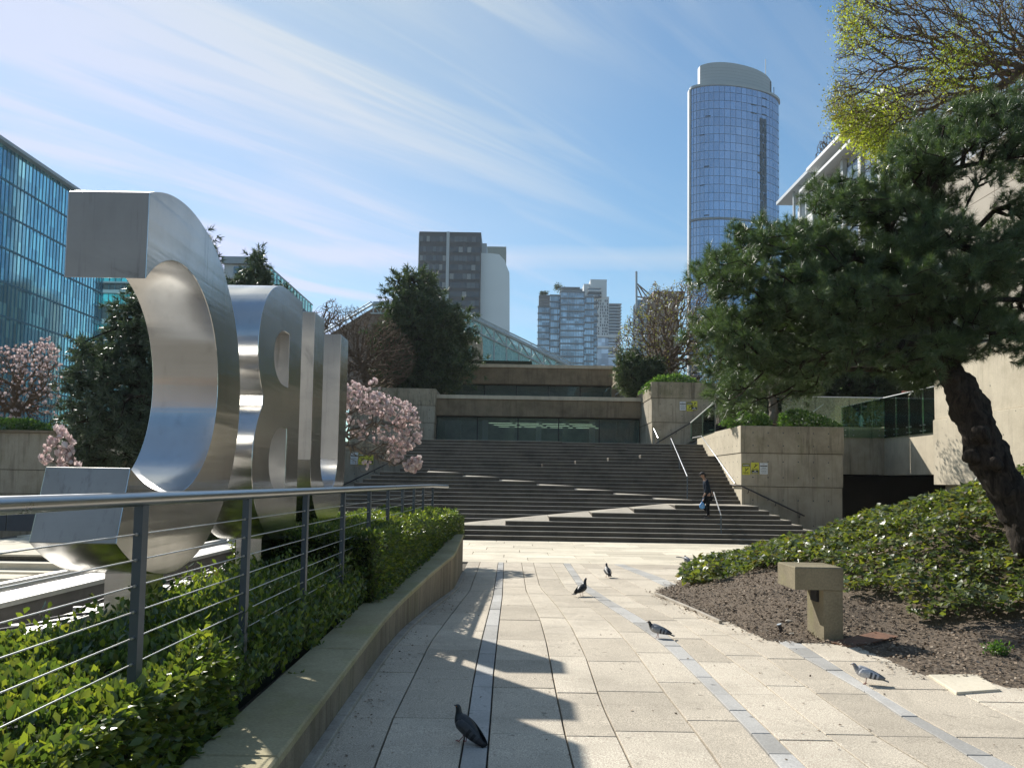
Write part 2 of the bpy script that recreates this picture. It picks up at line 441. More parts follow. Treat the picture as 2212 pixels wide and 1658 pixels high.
M['ground'] = simple('city_ground', (0.16, 0.15, 0.13), 0.95, var=0.2, scale=0.4)
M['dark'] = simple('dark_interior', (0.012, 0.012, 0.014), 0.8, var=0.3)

def steel_mat(name, col=(0.70, 0.69, 0.67), rough=0.26, streak=(1.5, 1.5, 90), bstr=0.05, stain=0.35):
    mt, t, b = new_mat(name)
    n = noise_n(t, coord(t, scale=streak), 1.0, 4, 0.6)
    big = noise_n(t, coord(t, scale=(1.3, 1.3, 0.8)), 1.1, 5, 0.6)
    drip = noise_n(t, coord(t, scale=(14, 14, 0.7)), 1.0, 5, 0.7)
    c = ramp(t, big, [(0.3, tuple(x * 0.84 for x in col)), (0.7, col)])
    c = mixc(t, ramp(t, drip, [(0.56, (0, 0, 0)), (0.74, (stain,) * 3)]), c, tuple(x * 0.5 for x in col))
    t.links.new(c, b.inputs['Base Color'])
    b.inputs['Metallic'].default_value = 1.0
    rn = mixc(t, 0.6, ramp(t, n, [(0.25, (rough * 0.92,) * 3), (0.75, (rough * 1.1,) * 3)]), ramp(t, noise_n(t, coord(t), 2.6, 6, 0.7, 0.8), [(0.35, (rough * 0.85,) * 3), (0.62, (rough * 1.15,) * 3), (0.78, (rough * 2.1,) * 3)])); t.links.new(rn, b.inputs['Roughness'])
    b.inputs['Anisotropic'].default_value = 0.3
    bn = noise_n(t, coord(t, scale=(0.25, 0.25, 4.5)), 1.0, 3, 0.5)
    bump(t, b, bn, bstr, 0.05)
    return mt
M['steel'] = steel_mat('brushed_stainless_steel', rough=0.19, streak=(1.2, 1.2, 240), bstr=0.12, stain=0.45)
M['steel_cap'] = steel_mat('dark_satin_stainless_end', (0.46, 0.45, 0.43), 0.58, stain=0.75)  # end faces: dark street reflections put into the grey, besides stains
M['rail'] = steel_mat('handrail_steel', (0.50, 0.51, 0.52), 0.30, (40, 2, 40), 0.02, 0.2)
M['post'] = simple('painted_steel_post', (0.10, 0.125, 0.15), 0.42, 0.5, 0.1)
M['cable'] = simple('bright_wire_rope', (0.62, 0.63, 0.62), 0.3, 0.9, 0.05)
M['darkrail'] = simple('dark_bronze_rail', (0.045, 0.04, 0.04), 0.45, 0.4, 0.1)
M['beam'] = simple('galvanised_white_beam', (0.50, 0.49, 0.46), 0.45, 0.3, 0.12, 4)
M['beam_dk'] = simple('darker_beam_tone', (0.16, 0.15, 0.14), 0.6, 0.2, 0.2, 4)  # darker tone than the beam tops
M['conduit'] = simple('black_conduit', (0.03, 0.03, 0.035), 0.5)
M['white'] = simple('white_paint', (0.72, 0.73, 0.72), 0.6, var=0.04)
M['yellow'] = simple('yellow_sign_face', (0.62, 0.60, 0.06), 0.5, var=0.04)
M['signblack'] = simple('sign_black', (0.03, 0.03, 0.02), 0.5)
M['signgrey'] = simple('sign_grey_print', (0.22, 0.24, 0.25), 0.5)
M['signwhite'] = simple('sign_white_face', (0.62, 0.65, 0.66), 0.5, var=0.03)
M['rust'] = simple('rusty_plate', (0.17, 0.085, 0.05), 0.8, var=0.3, scale=9)

def soil_mat():
    mt, t, b = new_mat('mulch_soil'); v = coord(t)
    a = noise_n(t, v, 1.1, 6, 0.7); f = noise_n(t, v, 60, 4, 0.7); g = noise_n(t, v, 24, 3, 0.6, 1.5)
    c = ramp(t, a, [(0.3, (0.115, 0.088, 0.062)), (0.7, (0.20, 0.152, 0.108))])
    c = mixc(t, ramp(t, f, [(0.52, (0, 0, 0)), (0.70, (0.8,) * 3)]), c, (0.32, 0.25, 0.175))
    c = mixc(t, ramp(t, g, [(0.35, (0.7,) * 3), (0.5, (0, 0, 0))]), c, (0.035, 0.024, 0.016))
    t.links.new(c, b.inputs['Base Color']); b.inputs['Roughness'].default_value = 0.95
    bump(t, b, f, 0.9, 0.03); return mt
M['soil'] = soil_mat()
def leaf_mat(name, cols, rough=0.38, trans=0.35, tcol=None, spec=0.5):
    mt, t, b = new_mat(name); g = nd(t, 'ShaderNodeNewGeometry')
    c = ramp(t, g.outputs['Random Per Island'], [(i / max(1, len(cols) - 1), q) for i, q in enumerate(cols)])
    big = noise_n(t, coord(t), 1.5, 3)
    c = mixc(t, 0.5, c, ramp(t, big, [(0.3, (0.38,) * 3), (0.7, (0.62,) * 3)]), 'OVERLAY')
    t.links.new(c, b.inputs['Base Color']); b.inputs['Roughness'].default_value = rough; b.inputs['Specular IOR Level'].default_value = spec
    if trans > 0:
        tr = nd(t, 'ShaderNodeBsdfTranslucent'); mxs = nd(t, 'ShaderNodeMixShader'); mxs.inputs[0].default_value = trans
        c2 = mixc(t, 1.0, c, tcol or (1.6, 1.7, 0.7), 'MULTIPLY')
        t.links.new(c2, tr.inputs[0]); t.links.new(b.outputs[0], mxs.inputs[1]); t.links.new(tr.outputs[0], mxs.inputs[2])
        t.links.new(mxs.outputs[0], t.nodes['Material Output'].inputs[0])
    return mt
M['hedge'] = leaf_mat('laurel_leaf', [(0.045, 0.080, 0.034), (0.062, 0.11, 0.038), (0.10, 0.155, 0.045), (0.19, 0.24, 0.055), (0.05, 0.09, 0.040), (0.10, 0.11, 0.05)], 0.32, 0.34, (2.6, 2.4, 0.7))
M['hedgecore'] = simple('hedge_shade_twigs', (0.020, 0.028, 0.012), 0.9, var=0.4, scale=12)
M['ivy'] = leaf_mat('ivy_leaf', [(0.05, 0.078, 0.038), (0.075, 0.11, 0.045), (0.13, 0.165, 0.06), (0.24, 0.26, 0.07), (0.065, 0.09, 0.05), (0.16, 0.12, 0.07)], 0.38, 0.30, (2.0, 2.1, 0.6), 0.5)
M['pine'] = leaf_mat('pine_needle', [(0.045, 0.078, 0.038), (0.068, 0.110, 0.050), (0.10, 0.150, 0.065), (0.16, 0.21, 0.10)], 0.34, 0.20, (1.7, 1.9, 0.8), 0.7)
M['pine_blue'] = leaf_mat('blue_pine_needle', [(0.050, 0.075, 0.058), (0.075, 0.105, 0.075), (0.11, 0.15, 0.085)], 0.45, 0.15, (1.6, 1.8, 0.9))
M['conifer'] = leaf_mat('cedar_foliage', [(0.045, 0.072, 0.042), (0.07, 0.105, 0.052), (0.11, 0.14, 0.055)], 0.55, 0.18, (1.6, 1.8, 0.8))
M['shrub'] = leaf_mat('shrub_leaf', [(0.05, 0.11, 0.03), (0.09, 0.17, 0.04), (0.14, 0.22, 0.06)], 0.35, 0.35)
M['bamboo'] = leaf_mat('olive_shrub_leaf', [(0.10, 0.13, 0.045), (0.15, 0.18, 0.06), (0.20, 0.21, 0.08)], 0.5, 0.35)
M['newleaf'] = leaf_mat('fresh_yellow_green_leaf', [(0.26, 0.32, 0.045), (0.38, 0.44, 0.06), (0.46, 0.50, 0.08), (0.30, 0.27, 0.06)], 0.5, 0.45, (1.5, 1.6, 0.8))
M['newleaf_dull'] = leaf_mat('young_bronze_green_leaf', [(0.20, 0.22, 0.06), (0.28, 0.30, 0.07), (0.24, 0.18, 0.08)], 0.5, 0.4, (1.4, 1.4, 0.6))
M['blossom'] = leaf_mat('magnolia_petal', [(0.62, 0.50, 0.49), (0.74, 0.65, 0.63), (0.82, 0.77, 0.74), (0.56, 0.41, 0.43)], 0.6, 0.35, (1.1, 1.0, 1.0))
def bark(name, a, b_, sc=6, bs=0.9):
    mt, t, b = new_mat(name); v = coord(t, scale=(1, 1, 0.35))
    n = noise_n(t, v, sc, 6, 0.7, 1.0); l = noise_n(t, coord(t), 2.0, 4)
    c = ramp(t, n, [(0.35, a), (0.65, b_)])
    c = mixc(t, ramp(t, l, [(0.58, (0, 0, 0)), (0.78, (0.22,) * 3)]), c, (0.13, 0.135, 0.10))
    t.links.new(c, b.inputs['Base Color']); b.inputs['Roughness'].default_value = 0.95; b.inputs['Specular IOR Level'].default_value = 0.2
    bump(t, b, n, bs, 0.05); return mt
M['bark'] = bark('pine_bark', (0.016, 0.013, 0.011), (0.078, 0.062, 0.048), 11, 1.0)
M['bark_grey'] = bark('grey_bark', (0.10, 0.085, 0.07), (0.22, 0.19, 0.155), 5, 0.4)
M['bark_brown'] = bark('brown_twig_bark', (0.11, 0.078, 0.052), (0.21, 0.155, 0.11), 5, 0.3)

def glass_mat(name, col, rough=0.04, metal=0.0, alpha=None, trans=0.0, tile=None, tilevar=0.35, spec=0.8):
    """opaque reflective architectural glass; tile=(sx,sy,sz) gives every pane its own tone"""
    mt, t, b = new_mat(name)
    if tile:
        v = coord(t, scale=tile); vz = nd(t, 'ShaderNodeTexWhiteNoise', noise_dimensions='3D')
        fl = nd(t, 'ShaderNodeVectorMath', operation='FLOOR'); t.links.new(v, fl.inputs[0]); t.links.new(fl.outputs[0], vz.inputs['Vector'])
        c = ramp(t, vz.outputs['Value'], [(0.0, tuple(x * (1 - tilevar) for x in col)), (0.6, col), (1.0, tuple(min(1, x * (1 + tilevar * 1.5)) for x in col))])
        t.links.new(c, b.inputs['Base Color'])
    else:
        g = nd(t, 'ShaderNodeNewGeometry')
        c = ramp(t, g.outputs['Random Per Island'], [(0.0, tuple(x * (1 - tilevar) for x in col)), (1.0, tuple(min(1, x * (1 + tilevar)) for x in col))])
        t.links.new(c, b.inputs['Base Color'])
    b.inputs['Roughness'].default_value = rough; b.inputs['Metallic'].default_value = metal
    b.inputs['Specular IOR Level'].default_value = spec
    if alpha is not None: b.inputs['Alpha'].default_value = alpha
    return mt
M['glass_tower'] = glass_mat('blue_curtain_wall_glass', (0.40, 0.50, 0.66), 0.10, 0.80, tilevar=0.10)
M['glass_left'] = glass_mat('cyan_curtain_wall_glass', (0.33, 0.66, 0.78), 0.06, 0.85, tile=(1, 1.6, 0.55), tilevar=0.3)
M['glass_teal'] = glass_mat('teal_spandrel_glass', (0.10, 0.52, 0.52), 0.1, 0.3, tile=(0.8, 1, 0.4), tilevar=0.25)
M['glass_green'] = glass_mat('green_roof_glass', (0.30, 0.45, 0.41), 0.12, 0.35, alpha=0.55, tilevar=0.25)
M['glass_dark'] = glass_mat('dark_window_glass', (0.055, 0.075, 0.09), 0.05, 0.2, tilevar=0.5)
M['glass_mid'] = glass_mat('grey_blue_window_glass', (0.16, 0.21, 0.25), 0.08, 0.4, tilevar=0.5)
M['glass_condo'] = glass_mat('condo_window_glass', (0.34, 0.42, 0.50), 0.08, 0.5, tile=(0.55, 0.5, 0.35), tilevar=0.42)
def clear_glass(name, tint, alpha_t=0.35):
    mt, t, b = new_mat(name)
    if alpha_t < .1:
        t.nodes.remove(b); b = nd(t, 'ShaderNodeBsdfGlossy'); b.inputs[0].default_value = (.8, .95, .9, 1); b.inputs['Roughness'].default_value = .03
    else:
        b.inputs['Base Color'].default_value = (*tint, 1); b.inputs['Roughness'].default_value = 0.03
        b.inputs['Specular IOR Level'].default_value = 0.8
    tr = nd(t, 'ShaderNodeBsdfTransparent'); tr.inputs[0].default_value = (0.84, 0.95, 0.90, 1)
    fr = nd(t, 'ShaderNodeFresnel'); fr.inputs[0].default_value = 1.5
    mxs = nd(t, 'ShaderNodeMixShader')
    ad = nd(t, 'ShaderNodeMath', operation='ADD'); ad.inputs[1].default_value = alpha_t; t.links.new(fr.outputs[0], ad.inputs[0])
    t.links.new(ad.outputs[0], mxs.inputs[0]); t.links.new(tr.outputs[0], mxs.inputs[1]); t.links.new(b.outputs[0], mxs.inputs[2])
    t.links.new(mxs.outputs[0], t.nodes['Material Output'].inputs[0]); return mt
M['balustrade'] = clear_glass('green_balustrade_glass', (0.22, 0.34, 0.29), 0.03)
M['shopglass'] = clear_glass('window_wall_glass', (0.22, 0.265, 0.25), 0.26)
M['panel_white'] = simple('tower_white_panel', (0.55, 0.57, 0.58), 0.6, var=0.03)
M['panel_grey'] = simple('pale_grey_panel', (0.36, 0.40, 0.43), 0.5, var=0.05)
M['panel_dark'] = simple('dark_spandrel', (0.045, 0.055, 0.065), 0.35, var=0.1)
M['slab_grey'] = simple('condo_slab_edge', (0.20, 0.23, 0.26), 0.5, var=0.1)
M['mullion'] = simple('dark_blue_mullion', (0.06, 0.15, 0.20), 0.4, 0.3)
M['beige'] = simple('beige_stone_cladding', (0.38, 0.335, 0.27), 0.8, var=0.08, scale=0.6)
M['brown_bld'] = simple('brown_stone', (0.22, 0.16, 0.12), 0.8, var=0.12, scale=0.5)
M['frame'] = simple('dark_window_frame', (0.03, 0.035, 0.035), 0.4, 0.3)
M['truss'] = simple('pale_steel_truss', (0.42, 0.46, 0.46), 0.5, 0.2)
M['room'] = simple('room_wall', (0.42, 0.44, 0.38), 0.8, var=0.2, scale=1.5)
M['bluepanel'] = simple('dark_blue_panel', (0.02, 0.045, 0.075), 0.3)
# ------------------------------------------------------------------ ground, plaza, path
Y0, T, R_, ZB = 28.0, 0.30, 0.162, -0.459        # staircase: first riser, tread, rise, plaza level
W1, W2, W3, W4 = 1.6, 0.55, 0.6, 0.65
bxg = MB(); bxg.prism([(-700, -90), (700, -90), (700, 910), (-700, 910)], -3.2, -2.6)
tag(bxg.build('ground', M['ground']), kind='structure')

# path sub-base follows the fall of the path
k = MB()
ys = [-4, 5, 10, 15, 20.4]
for a, b in zip(ys[:-1], ys[1:]):
    x0, x1 = -1.42, 9.5
    k.add([(x0, a, gz(a) - .05), (x1, a, gz(a) - .05), (x1, b, gz(b) - .05), (x0, b, gz(b) - .05), (x0, a, -2.7), (x1, a, -2.7), (x1, b, -2.7), (x0, b, -2.7)],
          [(0, 1, 2, 3), (4, 0, 3, 7), (1, 5, 6, 2)])
path = tag(k.build('path', M['joint']), kind='structure')
plaza = tag(bx('plaza', (-17, 20.41, -2.7), (14.5, 28.3, ZB - .055), M['joint']), kind='structure')

def gl(pts):
    w = [G(*p) for p in pts]; w.sort(key=lambda q: q.y)
    Y = [q.y for q in w]; X = [q.x for q in w]
    def f(y):
        if y < Y[0]: s = (X[1] - X[0]) / (Y[1] - Y[0]); return X[0] + (y - Y[0]) * max(-.12, min(.12, s))
        if y > Y[-1]: s = (X[-1] - X[-2]) / (Y[-1] - Y[-2]); return X[-1] + (y - Y[-1]) * max(-.1, min(.1, s))
        return float(np.interp(y, Y, X))
    return f
wall_f = gl([(998, 1237), (980, 1274), (929, 1311), (868, 1362), (827, 1410), (742, 1529), (691, 1604)])
lines = [
 (wall_f, 'p'),
 (gl([(1037, 1213), (1014, 1274), (980, 1318), (929, 1386), (844, 1559), (820, 1624)]), 'p'),
 (gl([(1076, 1211), (1065, 1284), (1051, 1338), (1037, 1393), (1019, 1484), (1010, 1549), (993, 1644)]), 'g'),
 (gl([(1088, 1211), (1085, 1284), (1075, 1366), (1066, 1451), (1059, 1552), (1051, 1651)]), 'p'),
 (gl([(1127, 1218), (1136, 1274), (1167, 1338), (1180, 1386), (1194, 1461), (1217, 1570), (1238, 1654)]), 'p'),
 (gl([(1153, 1218), (1166, 1267), (1200, 1304), (1234, 1352), (1265, 1417), (1299, 1518), (1364, 1654)]), 'p'),
 (gl([(1192, 1223), (1221, 1270), (1268, 1304), (1319, 1345), (1367, 1400), (1438, 1498), (1531, 1616), (1558, 1657)]), 'p'),
 (gl([(1223, 1226), (1248, 1264), (1296, 1298), (1370, 1346), (1419, 1380), (1457, 1414), (1532, 1489), (1621, 1582), (1681, 1654)]), 'g'),
 (gl([(1236, 1222), (1262, 1258), (1314, 1292), (1395, 1339), (1457, 1380), (1494, 1415), (1591, 1511), (1663, 1579), (1741, 1655)]), 'p'),
 (gl([(1258, 1220), (1302, 1256), (1370, 1295), (1464, 1339), (1576, 1421), (1651, 1477), (1756, 1564), (1876, 1655)]), 'p'),
 (gl([(1290, 1218), (1350, 1250), (1440, 1295), (1531, 1346), (1625, 1399), (1711, 1459), (1794, 1519), (1906, 1597), (2004, 1654)]), 'p'),
 (gl([(1320, 1214), (1400, 1248), (1560, 1325), (1674, 1380), (1756, 1432), (1850, 1481), (1944, 1545), (2037, 1597), (2127, 1655)]), 'g'),
 (gl([(1336, 1212), (1425, 1245), (1590, 1318), (1711, 1376), (1794, 1429), (1906, 1500), (2019, 1567), (2199, 1657)]), 'p'),
]
lf = lines[-1][0]; lines += [(lambda y: lf(y) + 0.72, 'p'), (lambda y: lf(y) + 1.5, 'p'), (lambda y: lf(y) + 2.3, 'end')]
JG = 0.006
r1 = random.Random(5)
npv = 0
for i in range(len(lines) - 1):
    fL, kind = lines[i]; fR = lines[i + 1][0]
    y = 2.4 + r1.uniform(0, 0.8)
    while y < 20.38:
        Lh = (r1.uniform(0.45, 1.0) if kind == 'g' else r1.uniform(1.15, 1.55))
        y2 = min(20.4, y + Lh)
        if 20.4 - y2 < 0.4: y2 = 20.4
        nseg = 1 if (y2 - y) < 0.9 else 2
        yy = [y + JG + (y2 - y - 2 * JG) * s / nseg for s in range(nseg + 1)]
        lp = [(fL(q) + JG, q) for q in yy]; rp = [(fR(q) - JG, q) for q in yy]
        if rp[0][0] - lp[0][0] > 0.03:
            pts = rp + lp[::-1]
            h = r1.uniform(-.002, .003) + (0.002 if kind == 'g' else 0)
            k = MB(); k.prism(pts, [gz(p[1]) - .045 for p in pts], [gz(p[1]) + h for p in pts], c=0.004)
            k.build('border_paver' if kind == 'g' else 'paver', M['granite'] if kind == 'g' else M['paver'], path); npv += 1
        y = y2
y = 20.41; row = 0
while y < 27.95:
    dpt = 0.80 if row else 0.55
    x = -16.8 + r1.uniform(0, 1.2)
    while x < 14:
        L = r1.uniform(1.7, 2.4)
        k = MB(); k.bevbox((x + .007, y + .007, ZB - .05), (x + L - .007, min(y + dpt, 28.0) - .007, ZB + r1.uniform(-.002, .002)), .004)
        k.build('plaza_slab', M['plaza'], plaza); x += L
    y += dpt; row += 1
# far and left surroundings, sloped embankment of the lower court
tag(bx('court_floor', (-60, 4, -2.7), (-3.6, 20.4, -1.62), M['kerb']), kind='structure')
tag(bx('upper_terrain', (-60, 42.0, -2.7), (70, 300, 3.2), M['ground']), kind='structure')

# narrow kerb at the foot of the planter wall, parts one kerbstone each
kb = empty('kerb', (0, 0, 0)); tag(kb, kind='structure')
y = 3.0
while y < 17.1:
    y2 = min(y + 1.4, 17.2)
    k = MB(); pts = [(wall_f(y + .005) + .075, y + .005), (wall_f(y2 - .005) + .075, y2 - .005), (wall_f(y2 - .005) - .02, y2 - .005), (wall_f(y + .005) - .02, y + .005)]
    k.prism(pts, [gz(p[1]) - .04 for p in pts], [gz(p[1]) + .035 for p in pts], c=.006); k.build('kerbstone', M['kerb'], kb); y = y2

# ------------------------------------------------------------------ planter wall with coping
def ztop(y): return float(np.interp(y, [1.5, 4.2, 6.2, 9.8, 12, 14.5, 17.3], [.19, .18, .17, .185, .26, .35, .45]))
pw = empty('planter_wall', (-1.3, 10, 0)); pw.location = (0, 0, 0)
tag(pw, 'low stained concrete planter wall with mossy top beside the paved path', 'wall')
k = MB(); ysw = [1.5 + i * (17.3 - 1.5) / 30 for i in range(31)]
for a, b in zip(ysw[:-1], ysw[1:]):
    pts = [(wall_f(a), a), (wall_f(b), b), (wall_f(b) - .30, b), (wall_f(a) - .30, a)]
    k.prism(pts, [-.9] * 4, [ztop(p[1]) - .05 for p in pts])
k.build('wall_body', M['planter'], pw)
y = 1.5
while y < 17.2:
    y2 = min(y + 2.63, 17.32)
    k = MB(); n = 6; yy = [y + .003 + (y2 - y - .006) * i / n for i in range(n + 1)]
    def wd(q): return float(np.interp(q, [2, 6, 10, 17.3], [.46, .42, .40, .34]))
    pts = [(wall_f(q) + .012, q) for q in yy] + [(wall_f(q) - wd(q), q) for q in reversed(yy)]
    k.prism(pts, [ztop(p[1]) - .052 for p in pts], [ztop(p[1]) for p in pts], c=.012)
    k.build('coping', M['coping'], pw); y = y2
tag(bx('planter_soil', (-3.5, 1.0, -2.5), (-1.6, 18.2, .07), M['soil']), kind='structure')

# ------------------------------------------------------------------ staircase with ramps woven through it
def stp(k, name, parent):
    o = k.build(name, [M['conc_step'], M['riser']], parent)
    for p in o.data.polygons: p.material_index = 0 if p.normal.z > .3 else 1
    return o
stairs = empty('stairs'); tag(stairs, kind='structure')
def x1(n): return -1.8 + 1.61 * (n - 3)
def x2(n): return 7.35 - 1.57 * (n - 9)
def x3(n): return -1.67 + 1.52 * (n - 16)
def x4(n): return 7.05 - 1.54 * (n - 22)
def yoff(n, x):
    o = 0
    if n > 8 or x < x1(n): o += W1
    if n >= 17 or (n >= 9 and x > x2(n)): o += W2
    if n >= 22 or (n >= 16 and x < x3(n)): o += W3
    if n >= 22 and x > x4(n): o += W4
    return o
def xr(n): return 9.44 + (0.31 * (8 - n) if n <= 8 else 0)
def xl(n): return -4.9 if n >= 16 else (-5.65 - .3 * (15 - n) if n >= 9 else -7.8 - .3 * (8 - n))
YB = 40.2
for n in range(1, 26):
    L, Rr = xl(n), xr(n)
    brk = sorted([b for b in ([x1(n)] if n <= 8 else []) + ([x2(n)] if 9 <= n < 17 else []) + ([x3(n)] if 16 <= n < 22 else []) + ([x4(n)] if n >= 22 else []) if L < b < Rr])
    xs = [L] + brk + [Rr]; front = []
    for a, b in zip(xs[:-1], xs[1:]):
        yy = Y0 + T * (n - 1) + yoff(n, (a + b) / 2)
        front += [(a, yy), (b, yy)]
    back = (37.6 if n > 8 else (36.4)) if n < 16 else YB
    back = min(back, 39.9) if n < 25 else YB
    if n <= 8:
        pts = front + [(Rr, 32.28), (9.44, 32.28), (9.44, back), (L, back)]
        if Rr <= 9.45: pts = front + [(Rr, back), (L, back)]
    else: pts = front + [(Rr, back), (L, back)]
    z1 = ZB + R_ * n; z0 = z1 - R_ - .02
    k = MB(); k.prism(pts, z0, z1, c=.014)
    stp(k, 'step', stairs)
# landing floor behind the last nosing
bx('landing_slab', (-4.9, YB, 3.0), (12.5, 48, ZB + R_ * 25 - .002), M['conc_step'], stairs)
def ramp_seg(F0, F1, B1, B0):
    k = MB(); vs = [F0, F1, B1, B0]; bs = [(p[0], p[1], min(q[2] for q in vs) - .01) for p in vs]
    k.add(vs + bs, [(0, 1, 2), (0, 2, 3), (0, 4, 5, 1), (1, 5, 6, 2), (2, 6, 7, 3), (3, 7, 4, 0)])
    return stp(k, 'ramp_segment', stairs)
e = .003
for n in range(2, 8):       # first ramp climbs to the right
    zz_ = ZB + R_ * n; yf = Y0 + T * (n - 1)
    xa, xb = max(xl(n), x1(n)), x1(n + 1)
    ramp_seg((xa, yf + .03, zz_ + e), (xb, yf + .03, zz_ + e), (xb, yf + T + W1, zz_ + R_ + e), (xa, yf + W1, zz_ + e))
for n in range(9, 16):      # second ramp climbs to the left
    zz_ = ZB + R_ * n; yf = Y0 + T * (n - 1) + W1
    xa, xb = max(xl(n + 1), x2(n + 1)), x2(n)
    ramp_seg((xa, yf + .03, zz_ + e), (xb, yf + .03, zz_ + e), (xb, yf + W2, zz_ + e), (xa, yf + T + W2, zz_ + R_ * .35 + e))

# ------------------------------------------------------------------ concrete walls in stacked lifts
def lifts(name, x0, x1_, y0, y1, z0, z1, joints, mat, label, cat='wall', proud=0.03, ties=True, groove=0.02):
    """wall whose pours show as separate lifts with a recessed joint between them; upper lifts stand slightly proud"""
    root = empty(name, (x0, y0, z0)); tag(root, label, cat)
    zs = [z0] + list(joints) + [z1]; n = len(zs) - 1
    def loc(o): o.parent = root; o.matrix_parent_inverse = root.matrix_world.inverted(); return o
    bpy.context.view_layer.update()
    for i in range(n):
        d = proud * i
        k = MB(); k.bevbox((x0 - d, y0 - d, zs[i] + (groove if i else 0)), (x1_ + d, y1, zs[i + 1]), .012)
        o = k.build('wall_lift', M['conc_top'] if (i == n - 1 and mat is M['conc']) else mat); o.parent = root; o.location = -root.location
        if i: 
            o = bx('joint', (x0 - d + .03, y0 - d + .03, zs[i] - .001), (x1_ + d - .03, y1 - .03, zs[i] + groove + .001), M['joint']); o.parent = root; o.location = -root.location
    if ties:
        k = MB()
        for i in range(n):
            d = proud * i
            for zt in (zs[i] + (zs[i + 1] - zs[i]) * .28, zs[i] + (zs[i + 1] - zs[i]) * .75):
                x = x0 + .45
                while x < x1_ - .2:
                    k.tube([(x, y0 - d - .003, zt), (x, y0 - d + .02, zt)], .027, 8); x += .62
                y = y0 + .5
                while y < y1 - .3:
                    k.tube([(x0 - d - .003, y, zt), (x0 - d + .02, y, zt)], .027, 8); y += .62
        o = k.build('tie_hole', M['panel_dark']); o.parent = root; o.location = -root.location; tag(o, kind='stuff')
    return root
def zat(px, py, y): return P(px, py, y).z
# block right of the lower stairs
zt = zat(1700, 920, 32.3)
blk = lifts('concrete_wall', 9.44, P(1818, 1000, 32.3).x, 32.3, 39.8, -.6, zt, [zat(1700, 1051, 32.3), zat(1700, 979, 32.3)], M['conc'],
            'big concrete planter block right of the lower stairs carrying three warning signs')
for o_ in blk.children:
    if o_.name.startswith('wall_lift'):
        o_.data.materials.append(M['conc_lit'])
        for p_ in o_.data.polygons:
            if p_.normal.x < -.5: p_.material_index = 1  # sun-facing side takes the paler copy with sunlight in its colour
# upper block with signs
xu0, xu1 = P(1408, 900, 44.5).x, P(1545, 900, 44.5).x
blk2 = lifts('concrete_wall', xu0, xu1, 44.5, 56, 3.4, zat(1470, 825, 44.5), [zat(1470, 912, 44.5), zat(1470, 860, 44.5)], M['conc'],
             'upper concrete block with small signs right of the lower glass front')
x3u = P(1350, 800, 57).x
blk3 = lifts('concrete_wall', x3u, x3u + 2.2, 56.6, 66, 6.9, zat(1360, 770, 57), [zat(1360, 803, 57)], M['conc'],
             'tall concrete wall end right of the upper terrace beam', ties=False)
# left of stairs
ll = lifts('concrete_wall', P(690, 1000, 36.4).x - 9, -4.93, 37.7, 44, -.6, zat(800, 952, 37), [zat(800, 1042, 37), zat(800, 972, 37)], M['conc'],
           'lower concrete wall left of the stairs behind the pink magnolia')
ul = lifts('concrete_wall', P(760, 900, 48).x, P(940, 900, 48).x - .01, 47.4, 58, 3.4, zat(900, 838, 47.4), [zat(900, 912, 47.4), zat(900, 875, 47.4)], M['conc'],
           'upper concrete wall between magnolia and the lower glass front')
ul2 = lifts('concrete_wall', P(900, 840, 58.2).x, P(974, 840, 58.2).x, 58.2, 64, 6.9, zat(950, 822, 58.2), [zat(950, 845, 58.2)], M['conc'],
            'small concrete wall under the conifer left of the upper windows', ties=False)

# ------------------------------------------------------------------ terrace building: two glazed tiers with brown beams
tb_ = empty('terrace_building'); tag(tb_, 'low terraced concrete building with two brown beams over long window walls', 'building')
def tier(y, pl, pr, ytop, ylip, ybot, ywin, nwin, zroof_depth, zfloor):
    x0, x1_ = P(pl, (ytop + ybot) / 2, y).x, P(pr, (ytop + ybot) / 2, y).x
    mid = (pl + pr) / 2
    zt, zl, zb = zat(mid, ytop, y), zat(mid, ylip, y), zat(mid, ybot, y)
    bx('beam', (x0, y, zb), (x1_, y + .8, zl), M['conc_brown'], tb_, .015)
    bx('ledge', (x0 - .05, y - .10, zl + .002), (x1_ + .05, y + zroof_depth, zt), M['conc_lit'], tb_, .01)
    bx('roof_slab', (x0 + .02, y + .82, zb + .1), (x1_ - .02, y + zroof_depth, zl - .01), M['room'], tb_)
    zw = zfloor; yw = y + .55
    w = (x1_ - x0) / nwin
    for i in range(nwin):
        a, b = x0 + w * i, x0 + w * (i + 1)
        fr = bx('window', (a + .0, yw, zw), (a + .06, yw + .1, zb - .001), M['frame'], tb_)
        k = MB(); k.box((a + .061, yw + .04, zw + .07), (b - .001, yw + .06, zb - .07)); pn = k.build('pane', M['shopglass'], fr)
        bx('window_head', (a + .061, yw, zb - .069), (b - .001, yw + .1, zb - .002), M['frame'], fr); bx('window_sill', (a + .061, yw, zw), (b - .001, yw + .1, zw + .069), M['frame'], fr)
    # room behind the glass
    bx('room_back', (x0, yw + 5.0, zw - .1), (x1_, yw + 5.1, zb + .3), M['room'], tb_)
    bx('room_floor', (x0, yw + .11, zw - .12), (x1_, yw + 5.0, zw - .01), M['room'], tb_)
    for xx in (x0, x1_ - .1): bx('room_side', (xx, yw + .11, zw), (xx + .1, yw + 5.0, zb), M['room'], tb_)
    return x0, x1_, zt, zb
x0a, x1a, zta, zba = tier(48, 941, 1384, 855, 863, 899, 960, 5, 10.5, 3.59)
x0b, x1b, ztb, zbb = tier(58.5, 976, 1323, 787, 794, 829, 850, 5, 12, zta - .3)
